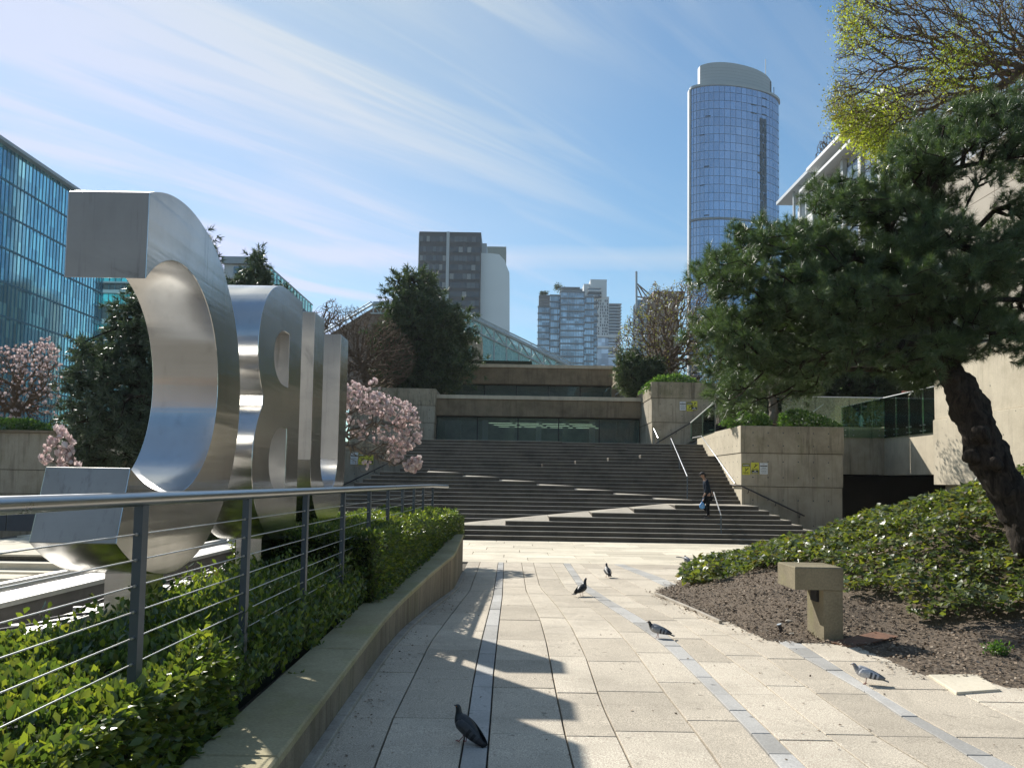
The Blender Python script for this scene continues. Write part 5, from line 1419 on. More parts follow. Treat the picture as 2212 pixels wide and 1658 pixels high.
for i in range(12):
    a = P(-180, 1120, 27.8).x + i * 1.05
    if a + 1.0 < P(103, 1120, 27.8).x + .3: bx('panel', (a + .02, 27.8, zat(50, 1146, 27.8)), (a + 1.03, 27.85, zat(50, 1109, 27.8)), M['bluepanel'], bp, .004)
# sunken court steps seen through the railing
ct = empty('court_steps'); tag(ct, kind='structure')
zc = ZB; yc = 20.38
for i in range(7):
    bb_ = MB(); bb_.bevbox((-17, yc - .50 * (i + 1), zc - .16 * (i + 1) - .16), (-5.7, yc - .50 * i - .002, zc - .16 * (i + 1)), .012); bb_.build('step', M['plaza'], ct)
k = MB(); k.prism([(-16, 16.9), (-9.3, 16.9), (-8.0, 19.2), (-16, 19.9)], zc - 1.0, zc - .45, .012); k.build('ramp_slab', M['plaza'], ct)
k = MB(); k.bevbox((-14, 17.6, zc - .449), (-11.0, 18.4, zc - .25), .012); k.build('block', M['plaza'], ct)

# ------------------------------------------------------------------ law court glass roof
lc = empty('glass_roof_building'); tag(lc, 'big green glass sloping roof with pale steel truss behind the terrace', 'building')
D_ = 105.0
def W(px, py, d=D_): return P(px, py, d)
topL, topR, botR, botL = W(808, 655), W(965, 655), W(1232, 792), W(640, 770)
def tri_panel(name, pts, depth, mat):
    k = MB(); n = len(pts); k.add([tuple(p) for p in pts] + [(p[0], p[1] + depth, p[2]) for p in pts], [tuple(range(n)), tuple(reversed(range(n, 2 * n)))] + [(i, i + n, (i + 1) % n + n, (i + 1) % n) for i in range(n)])
    return k.build(name, mat, lc)
# inner bands behind the glass
core_m = simple('teal_inner_wall', (.22, .34, .32), .7, var=.3, scale=.12)
tri_panel('inner_wall', [W(960, 662, 110), W(905, 662, 110), W(700, 800, 110), W(1215, 800, 110)], 6, core_m)
for i in range(9):
    z = zat(1000, 690 + i * 13, 107.5); xx0 = W(985 + 0 * i, 700, 107.5).x; xx1 = W(985 + i * 24 + 20, 700, 107.5).x
    bx('floor_band', (xx0, 107.6, z - .18), (xx1, 108.2, z + .18), M['truss'], lc)
for i in range(13):
    px_ = 905 + i * 25; yt_ = 662 if px_ < 965 else 662 + (px_ - 965) * .52
    tb('inner_truss', [W(px_, 800, 107), W(px_, yt_, 107)], .12, M['truss'], lc, 4)
    tb('inner_truss', [W(px_, yt_ + 4, 106.8), W(px_ + 25, min(798, yt_ + 42), 106.8)], .09, M['truss'], lc, 4)
    tb('inner_truss', [W(px_ + 25, yt_ + 16, 106.6), W(px_, min(798, yt_ + 58), 106.6)], .08, M['truss'], lc, 4)
# glass bays, widths follow the slope
nb = 12
for i in range(nb):
    pxa, pxb = 905 + (1228 - 905) * i / nb, 905 + (1228 - 905) * (i + 1) / nb
    def ytop_(px): return 657 if px < 965 else 657 + (px - 965) * (792 - 657) / (1232 - 965)
    p = [W(pxa + .6, 800), W(pxb - .6, 800), W(pxb - .6, ytop_(pxb)), W(pxa + .6, ytop_(pxa))]
    k = MB(); k.add([tuple(q) for q in p] + [(q.x, q.y + .1, q.z) for q in p], [(0, 1, 2, 3), (7, 6, 5, 4), (0, 4, 5, 1), (2, 6, 7, 3), (1, 5, 6, 2), (3, 7, 4, 0)])
    k.build('glass_bay', M['glass_green'], lc)
    tb('mullion', [W(pxb, 800, D_ - .2), W(pxb, ytop_(pxb), D_ - .2)], .09, M['truss'], lc, 4)
    if pxa >= 960:
        tb('roof_brace', [W(pxa, ytop_(pxa), D_ - .3), W(pxb, ytop_(pxb) + 26, D_ - .3)], .09, M['truss'], lc, 4)
        tb('roof_brace', [W(pxb, ytop_(pxb), D_ - .3), W(pxb, ytop_(pxb) + 26, D_ - .3)], .07, M['truss'], lc, 4)
        tb('rail_post', [W(pxb, ytop_(pxb), D_ - .3), W(pxb, ytop_(pxb) - 7, D_ - .3)], .06, M['truss'], lc, 4)
def strut(a, b, r=.14): return tb('truss_member', [a, b], r, M['truss'], lc, 6)
strut(W(965, 657, D_ - .4), W(1230, 790, D_ - .4), .28); strut(W(962, 650, D_ - .4), W(1236, 784, D_ - .4), .10); strut(W(965, 684, D_ - .4), W(1200, 800, D_ - .4), .11)
strut(W(806, 656, D_ - .4), W(965, 657, D_ - .4), .25); strut(W(806, 652, D_ - .4), W(965, 653, D_ - .4), .10); strut(W(800, 676, D_ - .4), W(935, 677, D_ - .4), .12)
for i in range(6):
    a = 806 + i * 26; strut(W(a, 656, D_ - .4), W(a + 13, 677, D_ - .4), .09); strut(W(a + 26, 656, D_ - .4), W(a + 13, 677, D_ - .4), .09); strut(W(a, 656, D_ - .4), W(a, 677, D_ - .4), .10)
strut(W(806, 656, D_ - .4), W(660, 742, D_ - .4), .14); strut(W(800, 652, D_ - .4), W(655, 738, D_ - .4), .08)
for i in range(9):
    t = i / 9; strut(W(806 - 146 * t, 656 + 86 * t, D_ - .4), W(800 - 145 * t, 650 + 86 * t, D_ - .4), .07)
tri_panel('brown_roof_slope', [W(905, 662, D_), W(806, 664, D_), W(640, 765, D_), W(600, 860, D_), W(905, 860, D_)], 8, M['brown_bld'])
cf = empty('concrete_portal'); tag(cf, 'grey concrete portal frame between the conifer and glass roof', 'portal')
D_ = 72
bx('lintel', (P(955, 725, D_).x, D_, zat(1000, 742, D_)), (P(1040, 725, D_).x, D_ + 3, zat(1000, 726, D_)), M['conc'], cf, .02)
bx('pier', (P(1019, 760, D_).x, D_ + .01, 6), (P(1040, 760, D_).x, D_ + 3, zat(1000, 742, D_) - .002), M['conc'], cf, .02)
bx('window', (P(955, 760, D_).x, D_ + .5, 6), (P(1019, 760, D_).x - .01, D_ + 2.8, zat(1000, 742, D_) - .01), M['glass_green'], cf)

# ------------------------------------------------------------------ black and white tower
bt = empty('black_tower'); tag(bt, 'black glazed office tower with white centre rib and blank white flank', 'tower')
D_ = 300.0
def X_(px, d=None, py=600): return P(px, py, d or D_).x
def Z_(py, d=None, px=1000): return zat(px, py, d or D_)
bx('core', (X_(903), D_ + .6, -2), (X_(1037), D_ + 34, Z_(500)), simple('black_spandrel', (.016, .022, .028), .5), bt)
btg = [glass_mat('black_tower_glass', (.035, .050, .065), .12, 0, tilevar=.4, spec=.5), glass_mat('grey_tower_glass', (.075, .095, .11), .15, 0, tilevar=.4, spec=.5)]
bx('rib', (X_(962.5), D_ - .4, -2), (X_(969), D_ + .59, Z_(501)), M['panel_grey'], bt)
bx('left_edge', (X_(902), D_ + .2, -2), (X_(903.4), D_ + .59, Z_(504)), M['panel_grey'], bt)
r_ = random.Random(6)
gl_ = [M['glass_dark'], M['glass_mid']]; wl = simple('pale_blind', (.20, .22, .23), .4, var=.2)
for row in range(11):
    yt = 513 + row * 19.3 - (3 if row == 0 else 0); 
    for (a, b, n) in ((904.5, 961.5, 8), (970, 1035.5, 7)):
        for c in range(n):
            u0, u1 = a + (b - a) * c / n + .35, a + (b - a) * (c + 1) / n - .35
            ml = wl if r_.random() < .16 else btg[0 if r_.random() < .7 else 1]  # some windows paler at random
            k = MB(); k.box((X_(u0), D_ + .35, Z_(yt + 11.5)), (X_(u1), D_ + .58, Z_(yt))); k.build('window', ml, bt)
k = MB(); prof = [(1037.2, 546), (1060, 546.5), (1078, 549), (1090, 562), (1094, 574), (1100, 589), (1100, 860), (1037.2, 860)]
pts = [P(a, b, D_ + 4) for a, b in prof]; n = len(pts)
k.add([tuple(p) for p in pts] + [(p.x, p.y + 30, p.z) for p in pts], [tuple(range(n)), tuple(reversed(range(n, 2 * n)))] + [(i, i + n, (i + 1) % n + n, (i + 1) % n) for i in range(n)])
k.build('blank_flank', simple('flank_white', (.62, .67, .70), .7, var=.05, scale=.05), bt)
bx('stair_head', (X_(1037.2), D_ + 8, Z_(560)), (X_(1048), D_ + 22, Z_(511)), M['panel_grey'], bt)
bx('rear_block', (X_(1050, 335), 335, Z_(640, 335)), (X_(1092, 335), 345, Z_(531, 335)), simple('roof_block_grey', (.26, .28, .25), .8), bt)

# ------------------------------------------------------------------ condominium tower
ctw = empty('condominium_tower'); tag(ctw, 'dark glass condominium tower with balconies, in front of the white one', 'tower')
D_ = 350.0; nf = 17; fh = 13.95
def bay(l, r_px, top, dy, nm):
    x0, x1_ = X_(l), X_(r_px)
    bx('glass_bay', (x0, D_ + dy, -2), (x1_, D_ + dy + 18, Z_(top, D_, 1225)), M['glass_condo'], ctw)
    z = Z_(top, D_, 1225)
    q = 0
    while Z_(top + fh * q, D_, 1225) > 8:
        zz_ = Z_(top + fh * q, D_, 1225); bx('floor_slab', (x0 - .35, D_ + dy - .7, zz_ - .38), (x1_ + .35, D_ + dy + 1, zz_ + .12), M['slab_grey'], ctw); q += 1
    k = MB(); m = max(2, int(round((x1_ - x0) / 1.15)))
    for i in range(m + 1):
        xx = x0 + (x1_ - x0) * i / m; wdt = .13 if i % 3 else .28
        k.box((xx - wdt / 2, D_ + dy - .25, 5), (xx + wdt / 2, D_ + dy - .01, z - .2))
    tag(k.build('mullion', M['slab_grey'], ctw), kind='stuff')
bay(1211, 1262, 629, 0, 'c'); bay(1190, 1210.5, 635, 2.0, 'l'); bay(1262.5, 1284, 637, 2.0, 'r'); bay(1164, 1189.5, 658, 4.0, 'll'); bay(1284.5, 1291.5, 658, 4.0, 'rr')
bx('penthouse', (X_(1214), D_ + 4, Z_(629, D_, 1225) + .2), (X_(1260), D_ + 14, Z_(618, D_, 1225)), M['panel_grey'], ctw)
k = MB()
for i in range(22): k.box((X_(1214 + i * 2.1), D_ + 3.8, Z_(629, D_, 1225) + .3), (X_(1214 + i * 2.1) + .15, D_ + 3.99, Z_(619, D_, 1225)))
tag(k.build('louvre', M['slab_grey'], ctw), kind='stuff')
bx('penthouse_roof', (X_(1212), D_ + 3, Z_(618, D_, 1225) + .01), (X_(1254), D_ + 15, Z_(615.5, D_, 1225)), M['slab_grey'], ctw)
for i in range(7):
    zz_ = Z_(634 + i * 3.6, D_, 1180); bx('trellis', (X_(1164.5), D_ + 3, zz_ - .12), (X_(1189), D_ + 6, zz_ + .12), M['slab_grey'], ctw)
for i in range(5):
    zz_ = Z_(634 + i * fh, D_, 1288); bx('balcony', (X_(1284.5), D_ + 3, zz_ - .3), (X_(1294), D_ + 8, zz_ + .3), M['slab_grey'], ctw)
for i, (a, s_) in enumerate(((1173, 1.3), (1178, 1.8), (1206, 2.6), (1203, 1.6), (1169, 1.2))):
    q = P(a, 633 if a < 1190 else 620, D_ + 5); nlf = 160
    r2 = np.random.default_rng(i); Pn = np.array(q)[None] + r2.normal(0, s_ * .35, (nlf, 3))
    tag(scatter('roof_planting', LEAF[0], LEAF[1], Pn, r2.normal(0, 1, (nlf, 3)), r2.uniform(.5, 1.0, nlf), M['conifer'], ctw), kind='stuff')

# ------------------------------------------------------------------ white checker tower
wt = empty('white_tower'); tag(wt, 'white residential tower with sawtooth balconies behind the dark condominium tower', 'tower')
D_ = 400.0
def Zw(py): return Z_(py, D_, 1300)
bx('mech_box', (X_(1262), D_ + 3, Zw(640)), (X_(1277), D_ + 16, Zw(610)), M['panel_white'], wt)
bx('mech_crown', (X_(1275.5), D_ + 1.5, Zw(640)), (X_(1311), D_ + 16, Zw(601.5)), M['panel_white'], wt)
bx('lantern', (X_(1271), D_ + .3, Zw(642)), (X_(1296), D_ + 12, Zw(621)), M['glass_mid'], wt)
for q in (621, 628, 633, 640): bx('cornice', (X_(1270), D_ - .5, Zw(q) - .3), (X_(1299), D_ + 12.5, Zw(q) + .3), M['panel_white' if q < 630 else 'panel_dark'], wt)
bx('main_body', (X_(1285), D_ + 2, Zw(724)), (X_(1316.5), D_ + 18, Zw(638)), M['panel_white'], wt)
bx('side_body', (X_(1316.6), D_ + 3, Zw(740)), (X_(1335), D_ + 18, Zw(652)), simple('tower_blue_glass', (.33, .45, .60), .2, .5), wt)
bx('lower_body', (X_(1285), D_ + 2.6, -2), (X_(1334), D_ + 17, Zw(724.5)), M['glass_condo'], wt)
r_ = random.Random(9)
for row in range(12):
    yt = 645 + row * 6.6
    for c in range(6):
        if r_.random() < .72:
            a = 1288 + c * 4.7 + r_.uniform(-.5, 1.0)
            bx('window', (X_(a), D_ + 1.8, Zw(yt + 4.6)), (X_(a + 2.1), D_ + 1.99, Zw(yt)), M['glass_dark'], wt)
for row in range(18):
    yt = 655 + row * 6.6
    bx('balcony', (X_(1316.6), D_ + .6, Zw(yt) - .25), (X_(1343), D_ + 12, Zw(yt) + .35), M['panel_dark' if row % 1 else 'panel_grey'], wt)
for q in (724, 748): bx('band', (X_(1284), D_ + .8, Zw(q) - .5), (X_(1336), D_ + 10, Zw(q) + .5), M['panel_white'], wt)

# ------------------------------------------------------------------ oval glass tower
ot = empty('oval_glass_tower'); tag(ot, 'tall oval blue glass tower rising above the pine at the right', 'tower')
c0 = P(1490, 600, 262); cR = P(1680, 600, 272)
mid = (c0 + cR) / 2; ax = (cR - c0); ax.z = 0; half = ax.length / 2; ax.normalize(); nrm = Vector((ax.y, -ax.x, 0))
if nrm.y > 0: nrm = -nrm
def lens(t, bulge=7.2, hw=half, inset=0.0):
    """t in 0..1 along the front arc from left to right"""
    a = math.pi * (1 - t); u = math.cos(a)
    # flatter to the left, rounder to the right
    b = (1 - abs(u) ** 2.3) ** .62
    return Vector((mid.x, mid.y, 0)) + ax * (u * (hw - inset)) + nrm * (bulge * b - inset)
zt1, zlow = zat(1560, 180, 258), -2
ztt = zat(1560, 140, 262)
ncol = 26; ts = [i / ncol for i in range(ncol + 1)]
front = [lens(t) for t in ts]
back = [Vector((mid.x, mid.y, 0)) + ax * (half * math.cos(math.pi * i / 12)) - nrm * (12 * math.sin(math.pi * i / 12)) for i in range(1, 12)]
ring_ = [(p.x, p.y) for p in front] + [(p.x, p.y) for p in back]
k = MB(); k.prism(ring_, zlow, zt1); k.build('tower_core', simple('blue_grey_gasket', (.25, .34, .46), .35, .4), ot)
floor_h = (zat(1560, 180, 258) - zat(1560, 470, 258)) / 16
PV, PF = [], []; r_ = random.Random(2)
z = zt1; row = 0
zband = zat(1560, 470, 258)
while z > 6:
    zlo = z - floor_h
    for i in range(ncol):
        a, b = front[i], front[i + 1]; d = (b - a).normalized() * .06; nn = Vector((d.y, -d.x, 0)).normalized() * .16
        j = [r_.uniform(-.015, .015) for _ in range(2)]
        q = [a + d + nn * (1 + j[0]), b - d + nn * (1 + j[1])]
        bse = len(PV); PV += [(q[0].x, q[0].y, zlo + .10), (q[1].x, q[1].y, zlo + .10), (q[1].x + nn.x * j[0], q[1].y + nn.y * j[0], z - .06), (q[0].x, q[0].y, z - .06)]; PF.append((bse, bse + 1, bse + 2, bse + 3))
    z = zlo; row += 1
tag(raw_mesh('glass_panels', np.array(PV), np.array(PF), M['glass_tower'], ot), kind='stuff')
for zb2, hh, dd in ((zt1, .5, .5), (zband, .45, .45)):
    rg = [(p.x + nrm.x * dd, p.y + nrm.y * dd) for p in [lens(t, 7.2, half + .4) for t in ts]] + [(p.x, p.y) for p in back]
    k = MB(); k.prism(rg, zb2 - hh, zb2 + hh * .6); k.build('ledge', M['panel_grey'] if zb2 == zt1 else M['slab_grey'], ot)
rc = [lens(t, 5.5, half - 2.6) for t in ts[2:-2]]
# crown: curved screen highest in the middle
top = [ztt - 1.3 * ((t - .35) * 1.9) ** 2 * 1.6 for t in ts[2:-2]]
pts = [(p.x, p.y) for p in rc] + [(p.x - nrm.x * 3, p.y - nrm.y * 3) for p in reversed(rc[1:-1])]
k = MB(); k.prism(pts, zt1 + .3, top + list(reversed(top[1:-1]))); k.build('crown', M['panel_grey'], ot)
for zz_ in np.arange(zt1 + 1.2, ztt - 1.2, 1.1):
    rg = [(p.x + nrm.x * .03, p.y + nrm.y * .03) for p in rc]; k = MB(); k.prism(rg + [(p.x - nrm.x * .3, p.y - nrm.y * .3) for p in reversed(rc)], zz_, zz_ + .05); k.build('crown_joint', M['slab_grey'], ot)
for (t, rw) in ((.22, 3.9), (.17, 6.1), (.21, 9.9), (.17, 12.1), (.21, 15.7), (.55, 2.1), (.55, 3.1), (.60, 8.1), (.60, 10.2), (.62, 11.2)) + tuple((.86, 1.9 + i) for i in range(14)) + tuple((.64, 1.0 + i) for i in range(3)):
    a = lens(t - .02) + nrm * .25; b = lens(t + .022) + nrm * .25; z1 = zt1 - rw * floor_h
    k = MB(); k.add([(a.x, a.y, z1), (b.x, b.y, z1), (b.x, b.y, z1 + .38), (a.x, a.y, z1 + .38), (a.x - nrm.x, a.y - nrm.y, z1), (b.x - nrm.x, b.y - nrm.y, z1), (b.x - nrm.x, b.y - nrm.y, z1 + .38), (a.x - nrm.x, a.y - nrm.y, z1 + .38)],
          [(0, 1, 2, 3), (3, 2, 6, 7), (0, 4, 5, 1), (0, 3, 7, 4), (1, 5, 6, 2)]); k.build('open_vent', M['panel_dark'], ot)
r_ = random.Random(77); wm_ = glass_mat('painted_reflection_glass', (.05, .065, .075), .05, .3, tilevar=.9)  # dark tilted panes paint another building's reflection into the facade
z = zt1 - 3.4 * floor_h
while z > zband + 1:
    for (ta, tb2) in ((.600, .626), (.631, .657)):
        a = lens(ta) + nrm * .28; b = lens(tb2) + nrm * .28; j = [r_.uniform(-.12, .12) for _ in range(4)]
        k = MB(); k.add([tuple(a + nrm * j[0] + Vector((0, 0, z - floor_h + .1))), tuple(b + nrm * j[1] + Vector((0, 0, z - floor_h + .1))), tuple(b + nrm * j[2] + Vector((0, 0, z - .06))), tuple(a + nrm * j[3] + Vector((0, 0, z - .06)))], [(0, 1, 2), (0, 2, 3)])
        k.build('reflection_pane', wm_, ot)
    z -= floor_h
p = P(1653, 150, 268); tb('antenna', [(p.x, p.y, zt1), (p.x, p.y, zat(1653, 128, 268))], .14, M['panel_white'], ot, 6)
for a, tpx in ((1664, 176), (1671, 188)): p = P(a, 200, 268); tb('antenna', [(p.x, p.y, zt1 - 1), (p.x, p.y, zat(a, tpx, 268))], .12, M['panel_dark'], ot, 6)
bx('left_fin', (c0.x - .6, c0.y - .5, -2), (c0.x - .05, c0.y + 1.5, zt1 - .5), M['panel_white'], ot)

# ------------------------------------------------------------------ brown building with mast
bb2 = empty('brown_building'); tag(bb2, 'distant brown stone building with a white mast, mostly behind bare trees', 'building')
D_ = 240
bx('main_block', (X_(1398, D_), D_, -2), (X_(1465, D_), D_ + 20, Z_(641, D_, 1430)), M['brown_bld'], bb2)
bx('upper_block', (X_(1413, D_), D_ + 1, Z_(641, D_, 1430)), (X_(1480, D_), D_ + 20, Z_(626, D_, 1430)), M['brown_bld'], bb2)
bx('glass_strip', (X_(1378, D_), D_ + .5, -2), (X_(1388, D_), D_ + 10, Z_(646, D_, 1385)), M['glass_mid'], bb2)
bx('pier', (X_(1388.2, D_), D_ + .2, -2), (X_(1397.8, D_), D_ + 10, Z_(640, D_, 1385)), M['panel_grey'], bb2)
tb('mast', [P(1375, 800, D_ - 1), P(1374, 586, D_ - 1)], .35, M['panel_grey'], bb2, 6)
for a, b in (((1375, 612), (1408, 640)), ((1375, 640), (1400, 645)), ((1376, 618), (1386, 642)), ((1376, 612), (1396, 640))): tb('mast_stay', [P(*a, D_ - 1), P(*b, D_ - 1)], .22, M['brown_bld'], bb2, 5)

# ------------------------------------------------------------------ building with flat eaves at the right
eb = empty('eaves_building'); tag(eb, 'pale building with two thin flat eaves and tall windows above the pine', 'building')
XE = 25.0
def ze(px, py, X=XE): d = ray(px, py); t = X / d.x; return EYE + d.z * t, d.y * t
z1, y1_ = ze(1735, 411); z2, y2_ = ze(1752, 398)
yN = 51.0
k = MB()
bx('upper_eave', (XE - .6, yN, z1 + .75), (XE + 14, y1_ - 2.2, z1 + 1.05), M['panel_white'], eb, .03)
bx('lower_eave', (XE - .3, yN, z1 - .15), (XE + 14, y1_ + .2, z1 + .12), M['panel_white'], eb, .03)
bx('wall', (XE + .9, yN, -2), (XE + 14, y1_ - .8, z1 - .16), M['panel_white'], eb)
bx('frieze', (XE + .3, yN, z1 + .13), (XE + 14, y1_ - 2.6, z1 + .74), M['panel_white'], eb)
y = yN + .5
while y < y1_ - 2:
    f = bx('window', (XE + .7, y, z1 - 7), (XE + .89, y + 2.1, z1 - .8), M['frame'], eb)
    for a in (0, 1.05):
        for q in range(4): bx('pane', (XE + .65, y + a + .06, z1 - 6.9 + q * 1.5), (XE + .69, y + a + .98, z1 - 5.5 + q * 1.5), M['glass_mid'], f)
    bx('column', (XE + .45, y + 2.3, -2), (XE + .8, y + 2.75, z1 - .16), M['panel_white'], eb); y += 3.1
z3, y3_ = ze(1693, 439, 27)
bx('pergola', (26.2, y1_ - 1, z3 - .2), (34, y3_ + 0, z3 + .15), M['panel_grey'], eb, .03)
bx('pergola_wall', (28, y1_ - .5, -2), (38, y3_ - 1, z3 - .9), M['panel_white'], eb)
for q in range(5): bx('pergola_post', (26.6, y1_ + .5 + q * 1.6, z3 - 3.5), (26.8, y1_ + .7 + q * 1.6, z3 - .21), M['panel_grey'], eb)
# big beige stone facade at the far right behind the trees
bs = empty('beige_building'); tag(bs, 'beige stone clad building behind the trees at the right edge', 'building')
bx('lower_wall', (24.0, 24, -1), (40, 44.8, 10), M['beige'], bs, .03)
for i in range(12):
    for j in range(8): bx('cladding_panel', (23.9, 24.1 + j * 2.4, 4.0 + i * 1.25), (23.98, 24.1 + j * 2.4 + 2.37, 4.0 + i * 1.25 + 1.22), M['beige'], bs)
bx('upper_wall', (24.0, 24, 10.01), (40, 44.8, 20.5), M['panel_grey'], bs)

# buildings across the street, behind the camera (they show only in the steel and the windows)
for (xa, xb, y_, h_, mt_) in ((-70, -22, -48, 26, 'brown_bld'), (-20, 12, -52, 34, 'panel_dark'), (14, 60, -46, 22, 'brown_bld')):
    ob = empty('street_building'); tag(ob, 'plain building across the street behind the viewer, ' + {-70: 'left one', -20: 'tall middle one', 14: 'right one'}[xa], 'building')
    bx('wall', (xa, y_ - 14, -2.6), (xb, y_, h_), M[mt_], ob)
    for q in range(int(h_ // 3.6)):
        bx('window_band', (xa + .5, y_ + .01, .8 + q * 3.6), (xb - .5, y_ + .06, 2.5 + q * 3.6), M['glass_mid'], ob)
for i, x in enumerate((-26, -17, -9, 9, 18, 27)):
    pass
# ------------------------------------------------------------------ trees
TUFT = tuft_template(84, 0.88, .026, 1, .55)
TUFT_S = tuft_template(22, 0.8, .085, 2, .5)
def tree(name, label, cat, trunk, trunk_r, polys, D, half, n_att, bark_m, step=.25, tip=.006, group=None, foliage=None, power=.47, wig=.12, droop=0.0, hole=None, thick=.03, seed=3, pts=None, bend=.22, alpha=.35):
    root = empty(name, trunk[0]); tag(root, label, cat, group)
    tr = [tuple(p) for p in trunk]
    att = pts if pts is not None else np.vstack([vol_points(pl, d_, h_, int(n_att * w_), seed + i, hole) for i, (pl, d_, h_, w_) in enumerate(polys)])
    arr, par, rad, tips = colonize(tr, trunk_r, att, step, tip, power, droop, wig, bend=bend, alpha=alpha)
    fx = len(tr); keep = np.arange(len(par)) >= fx; pp_ = par.copy(); pp_[:fx] = -1
    o = branch_mesh('branches', arr, pp_, rad, bark_m, root, thick); o.location = -root.location
    # smooth gnarled trunk
    pv = [Vector(p) for p in tr]; P_, R2 = [], []
    for i in range(len(pv) - 1):
        a0, a, b, b1 = pv[max(0, i - 1)], pv[i], pv[i + 1], pv[min(len(pv) - 1, i + 2)]
        for s_ in range(12):
            t = s_ / 12; P_.append(.5 * ((2 * a) + (b - a0) * t + (2 * a0 - 5 * a + 4 * b - b1) * t * t + (3 * a - a0 - 3 * b + b1) * t ** 3)); R2.append(trunk_r[i] * (1 - t) + trunk_r[i + 1] * t)
    P_.append(pv[-1]); R2.append(trunk_r[-1] * .8)
    k = MB(); k.sm = True; k.tube(P_, R2, 28); sc_ = trunk_r[0]
    for vi in range(len(P_) * 28):
        c = P_[vi // 28]; v = Vector(k.v[vi]); d = v - c; n_ = mnoise.noise(v * (1.1 / sc_)) * .22 + mnoise.noise(v * (3.5 / sc_)) * .15 + mnoise.noise(v * (8 / sc_)) * .08 + mnoise.noise(Vector((v.x * 9, v.y * 9, v.z * 3)) / (sc_ * 3)) * .10
        k.v[vi] = tuple(c + d * (1 + n_))
    o = k.build('trunk', bark_m, root); o.location = -root.location
    if foliage:
        o = foliage(arr, par, rad, np.array(tips), att, root)
        for q in (o if isinstance(o, (list, tuple)) else [o]): q.location = -root.location
    return root
def dirs_out(arr, par, tips, up=.45, jit=.35, seed=1):
    r = np.random.default_rng(seed); d = arr[tips] - arr[par[tips]]; d /= np.linalg.norm(d, axis=1, keepdims=True) + 1e-9
    d = d + r.normal(0, jit, d.shape); d[:, 2] += up; return d
# --- big pine, right foreground
pbase = P(2262, 1215, 10.4); pbase.z -= .1
PD = 10.8
def PT(px, py, d): return tuple(P(px, py, d))
ptrunk = [tuple(pbase), PT(2226, 1135, 10.4), PT(2165, 1045, 10.5), PT(2125, 965, 10.6), PT(2098, 890, 10.7), PT(2072, 832, 10.8), PT(2042, 782, 11.0), PT(2030, 700, 11.2), PT(2010, 610, 11.3)]
ptr_r = [.34, .27, .245, .24, .225, .20, .165, .12, .09]
crownA = [(1530, 575), (1560, 555), (1600, 515), (1650, 482), (1705, 470), (1765, 440), (1805, 412), (1870, 408), (1930, 412), (1990, 372), (2060, 380), (2130, 410), (2240, 430), (2300, 560), (2300, 790), (2240, 800), (2180, 830), (2140, 780), (2080, 770), (2040, 800), (2000, 830), (1955, 825), (1900, 790), (1850, 845), (1800, 830), (1750, 865), (1700, 840), (1640, 855), (1600, 880), (1565, 850), (1540, 815), (1525, 775), (1535, 740), (1520, 690), (1555, 660), (1525, 620)]
crownB = [(1930, 330), (1980, 290), (2040, 270), (2090, 240), (2150, 225), (2260, 230), (2300, 420), (2150, 430), (2060, 400), (1985, 400)]
gapA = [(1615, 560), (1640, 545), (1665, 575), (1640, 600)]
def pine_fol(tmpl, mat, size, seed, dens=3, spread=.10):
    def f(arr, par, rad, tips, att, root):
        r = np.random.default_rng(seed); Ps, Ds = [], []
        for q in range(dens):
            d = dirs_out(arr, par, tips, .55, .55, seed + q); Ps.append(arr[tips] + r.normal(0, spread if q else .02, (len(tips), 3))); Ds.append(d)
        Pn = np.vstack(Ps); Dn = np.vstack(Ds); o = scatter('needles', tmpl[0], tmpl[1], Pn, Dn, r.uniform(.75, 1.2, len(Pn)) * size, mat, root); tag(o, kind='stuff'); return o
    return f
def pads(polys, npad, per, flat=.16, rad=.36, seed=5, hole=None):
    r = np.random.default_rng(seed); out_ = []
    for i, (pl, d_, h_, w_) in enumerate(polys):
        c = vol_points(pl, d_, h_, int(npad * w_), seed + i, hole)
        for q in c:
            rr = rad * r.uniform(.6, 1.25); n = int(per * (rr / rad) ** 1.5) + 3
            v = r.normal(size=(n, 3)); v /= np.linalg.norm(v, axis=1, keepdims=True); v *= r.uniform(.35, 1, (n, 1)) ** .5
            out_.append(q + v * [rr, rr, rr * .5] + [0, 0, 0])
    return np.vstack(out_)
ppad = pads([(crownA, 11.4, 1.7, .88), (crownB, 11.3, 1.1, .12)], 225, 17, hole=gapA, seed=19)
tree('pine_tree', 'large leaning pine tree with thick dark trunk at the right edge', 'tree', ptrunk, ptr_r,
     [(crownA, 11.4, 1.9, .85), (crownB, 11.3, 1.2, .10)], PD, 1.9, 3600, M['bark'], .22, .0045, pts=ppad, foliage=pine_fol(TUFT, M['pine'], .225, 5, 2, .08), power=.43, wig=.16, droop=-.05, hole=gapA)
# broken branch stub and knots on the trunk
root = bpy.data.objects['pine_tree']
for (px, py, d, rr) in ((2118, 935, 10.42, .12), (2098, 985, 10.5, .10), (2062, 815, 10.72, .10), (2150, 1000, 10.3, .09)):
    bm = bmesh.new(); bmesh.ops.create_icosphere(bm, subdivisions=3, radius=rr); c = P(px, py, d)
    for v in bm.verts: v.co = v.co * (1 + .35 * mnoise.noise(v.co * 9 + c)) + c - root.location
    me = bpy.data.meshes.new('burl'); bm.to_mesh(me); bm.free(); me.materials.append(M['bark'])
    for q in me.polygons: q.use_smooth = True
    o = bpy.data.objects.new('burl', me); link(o, root)

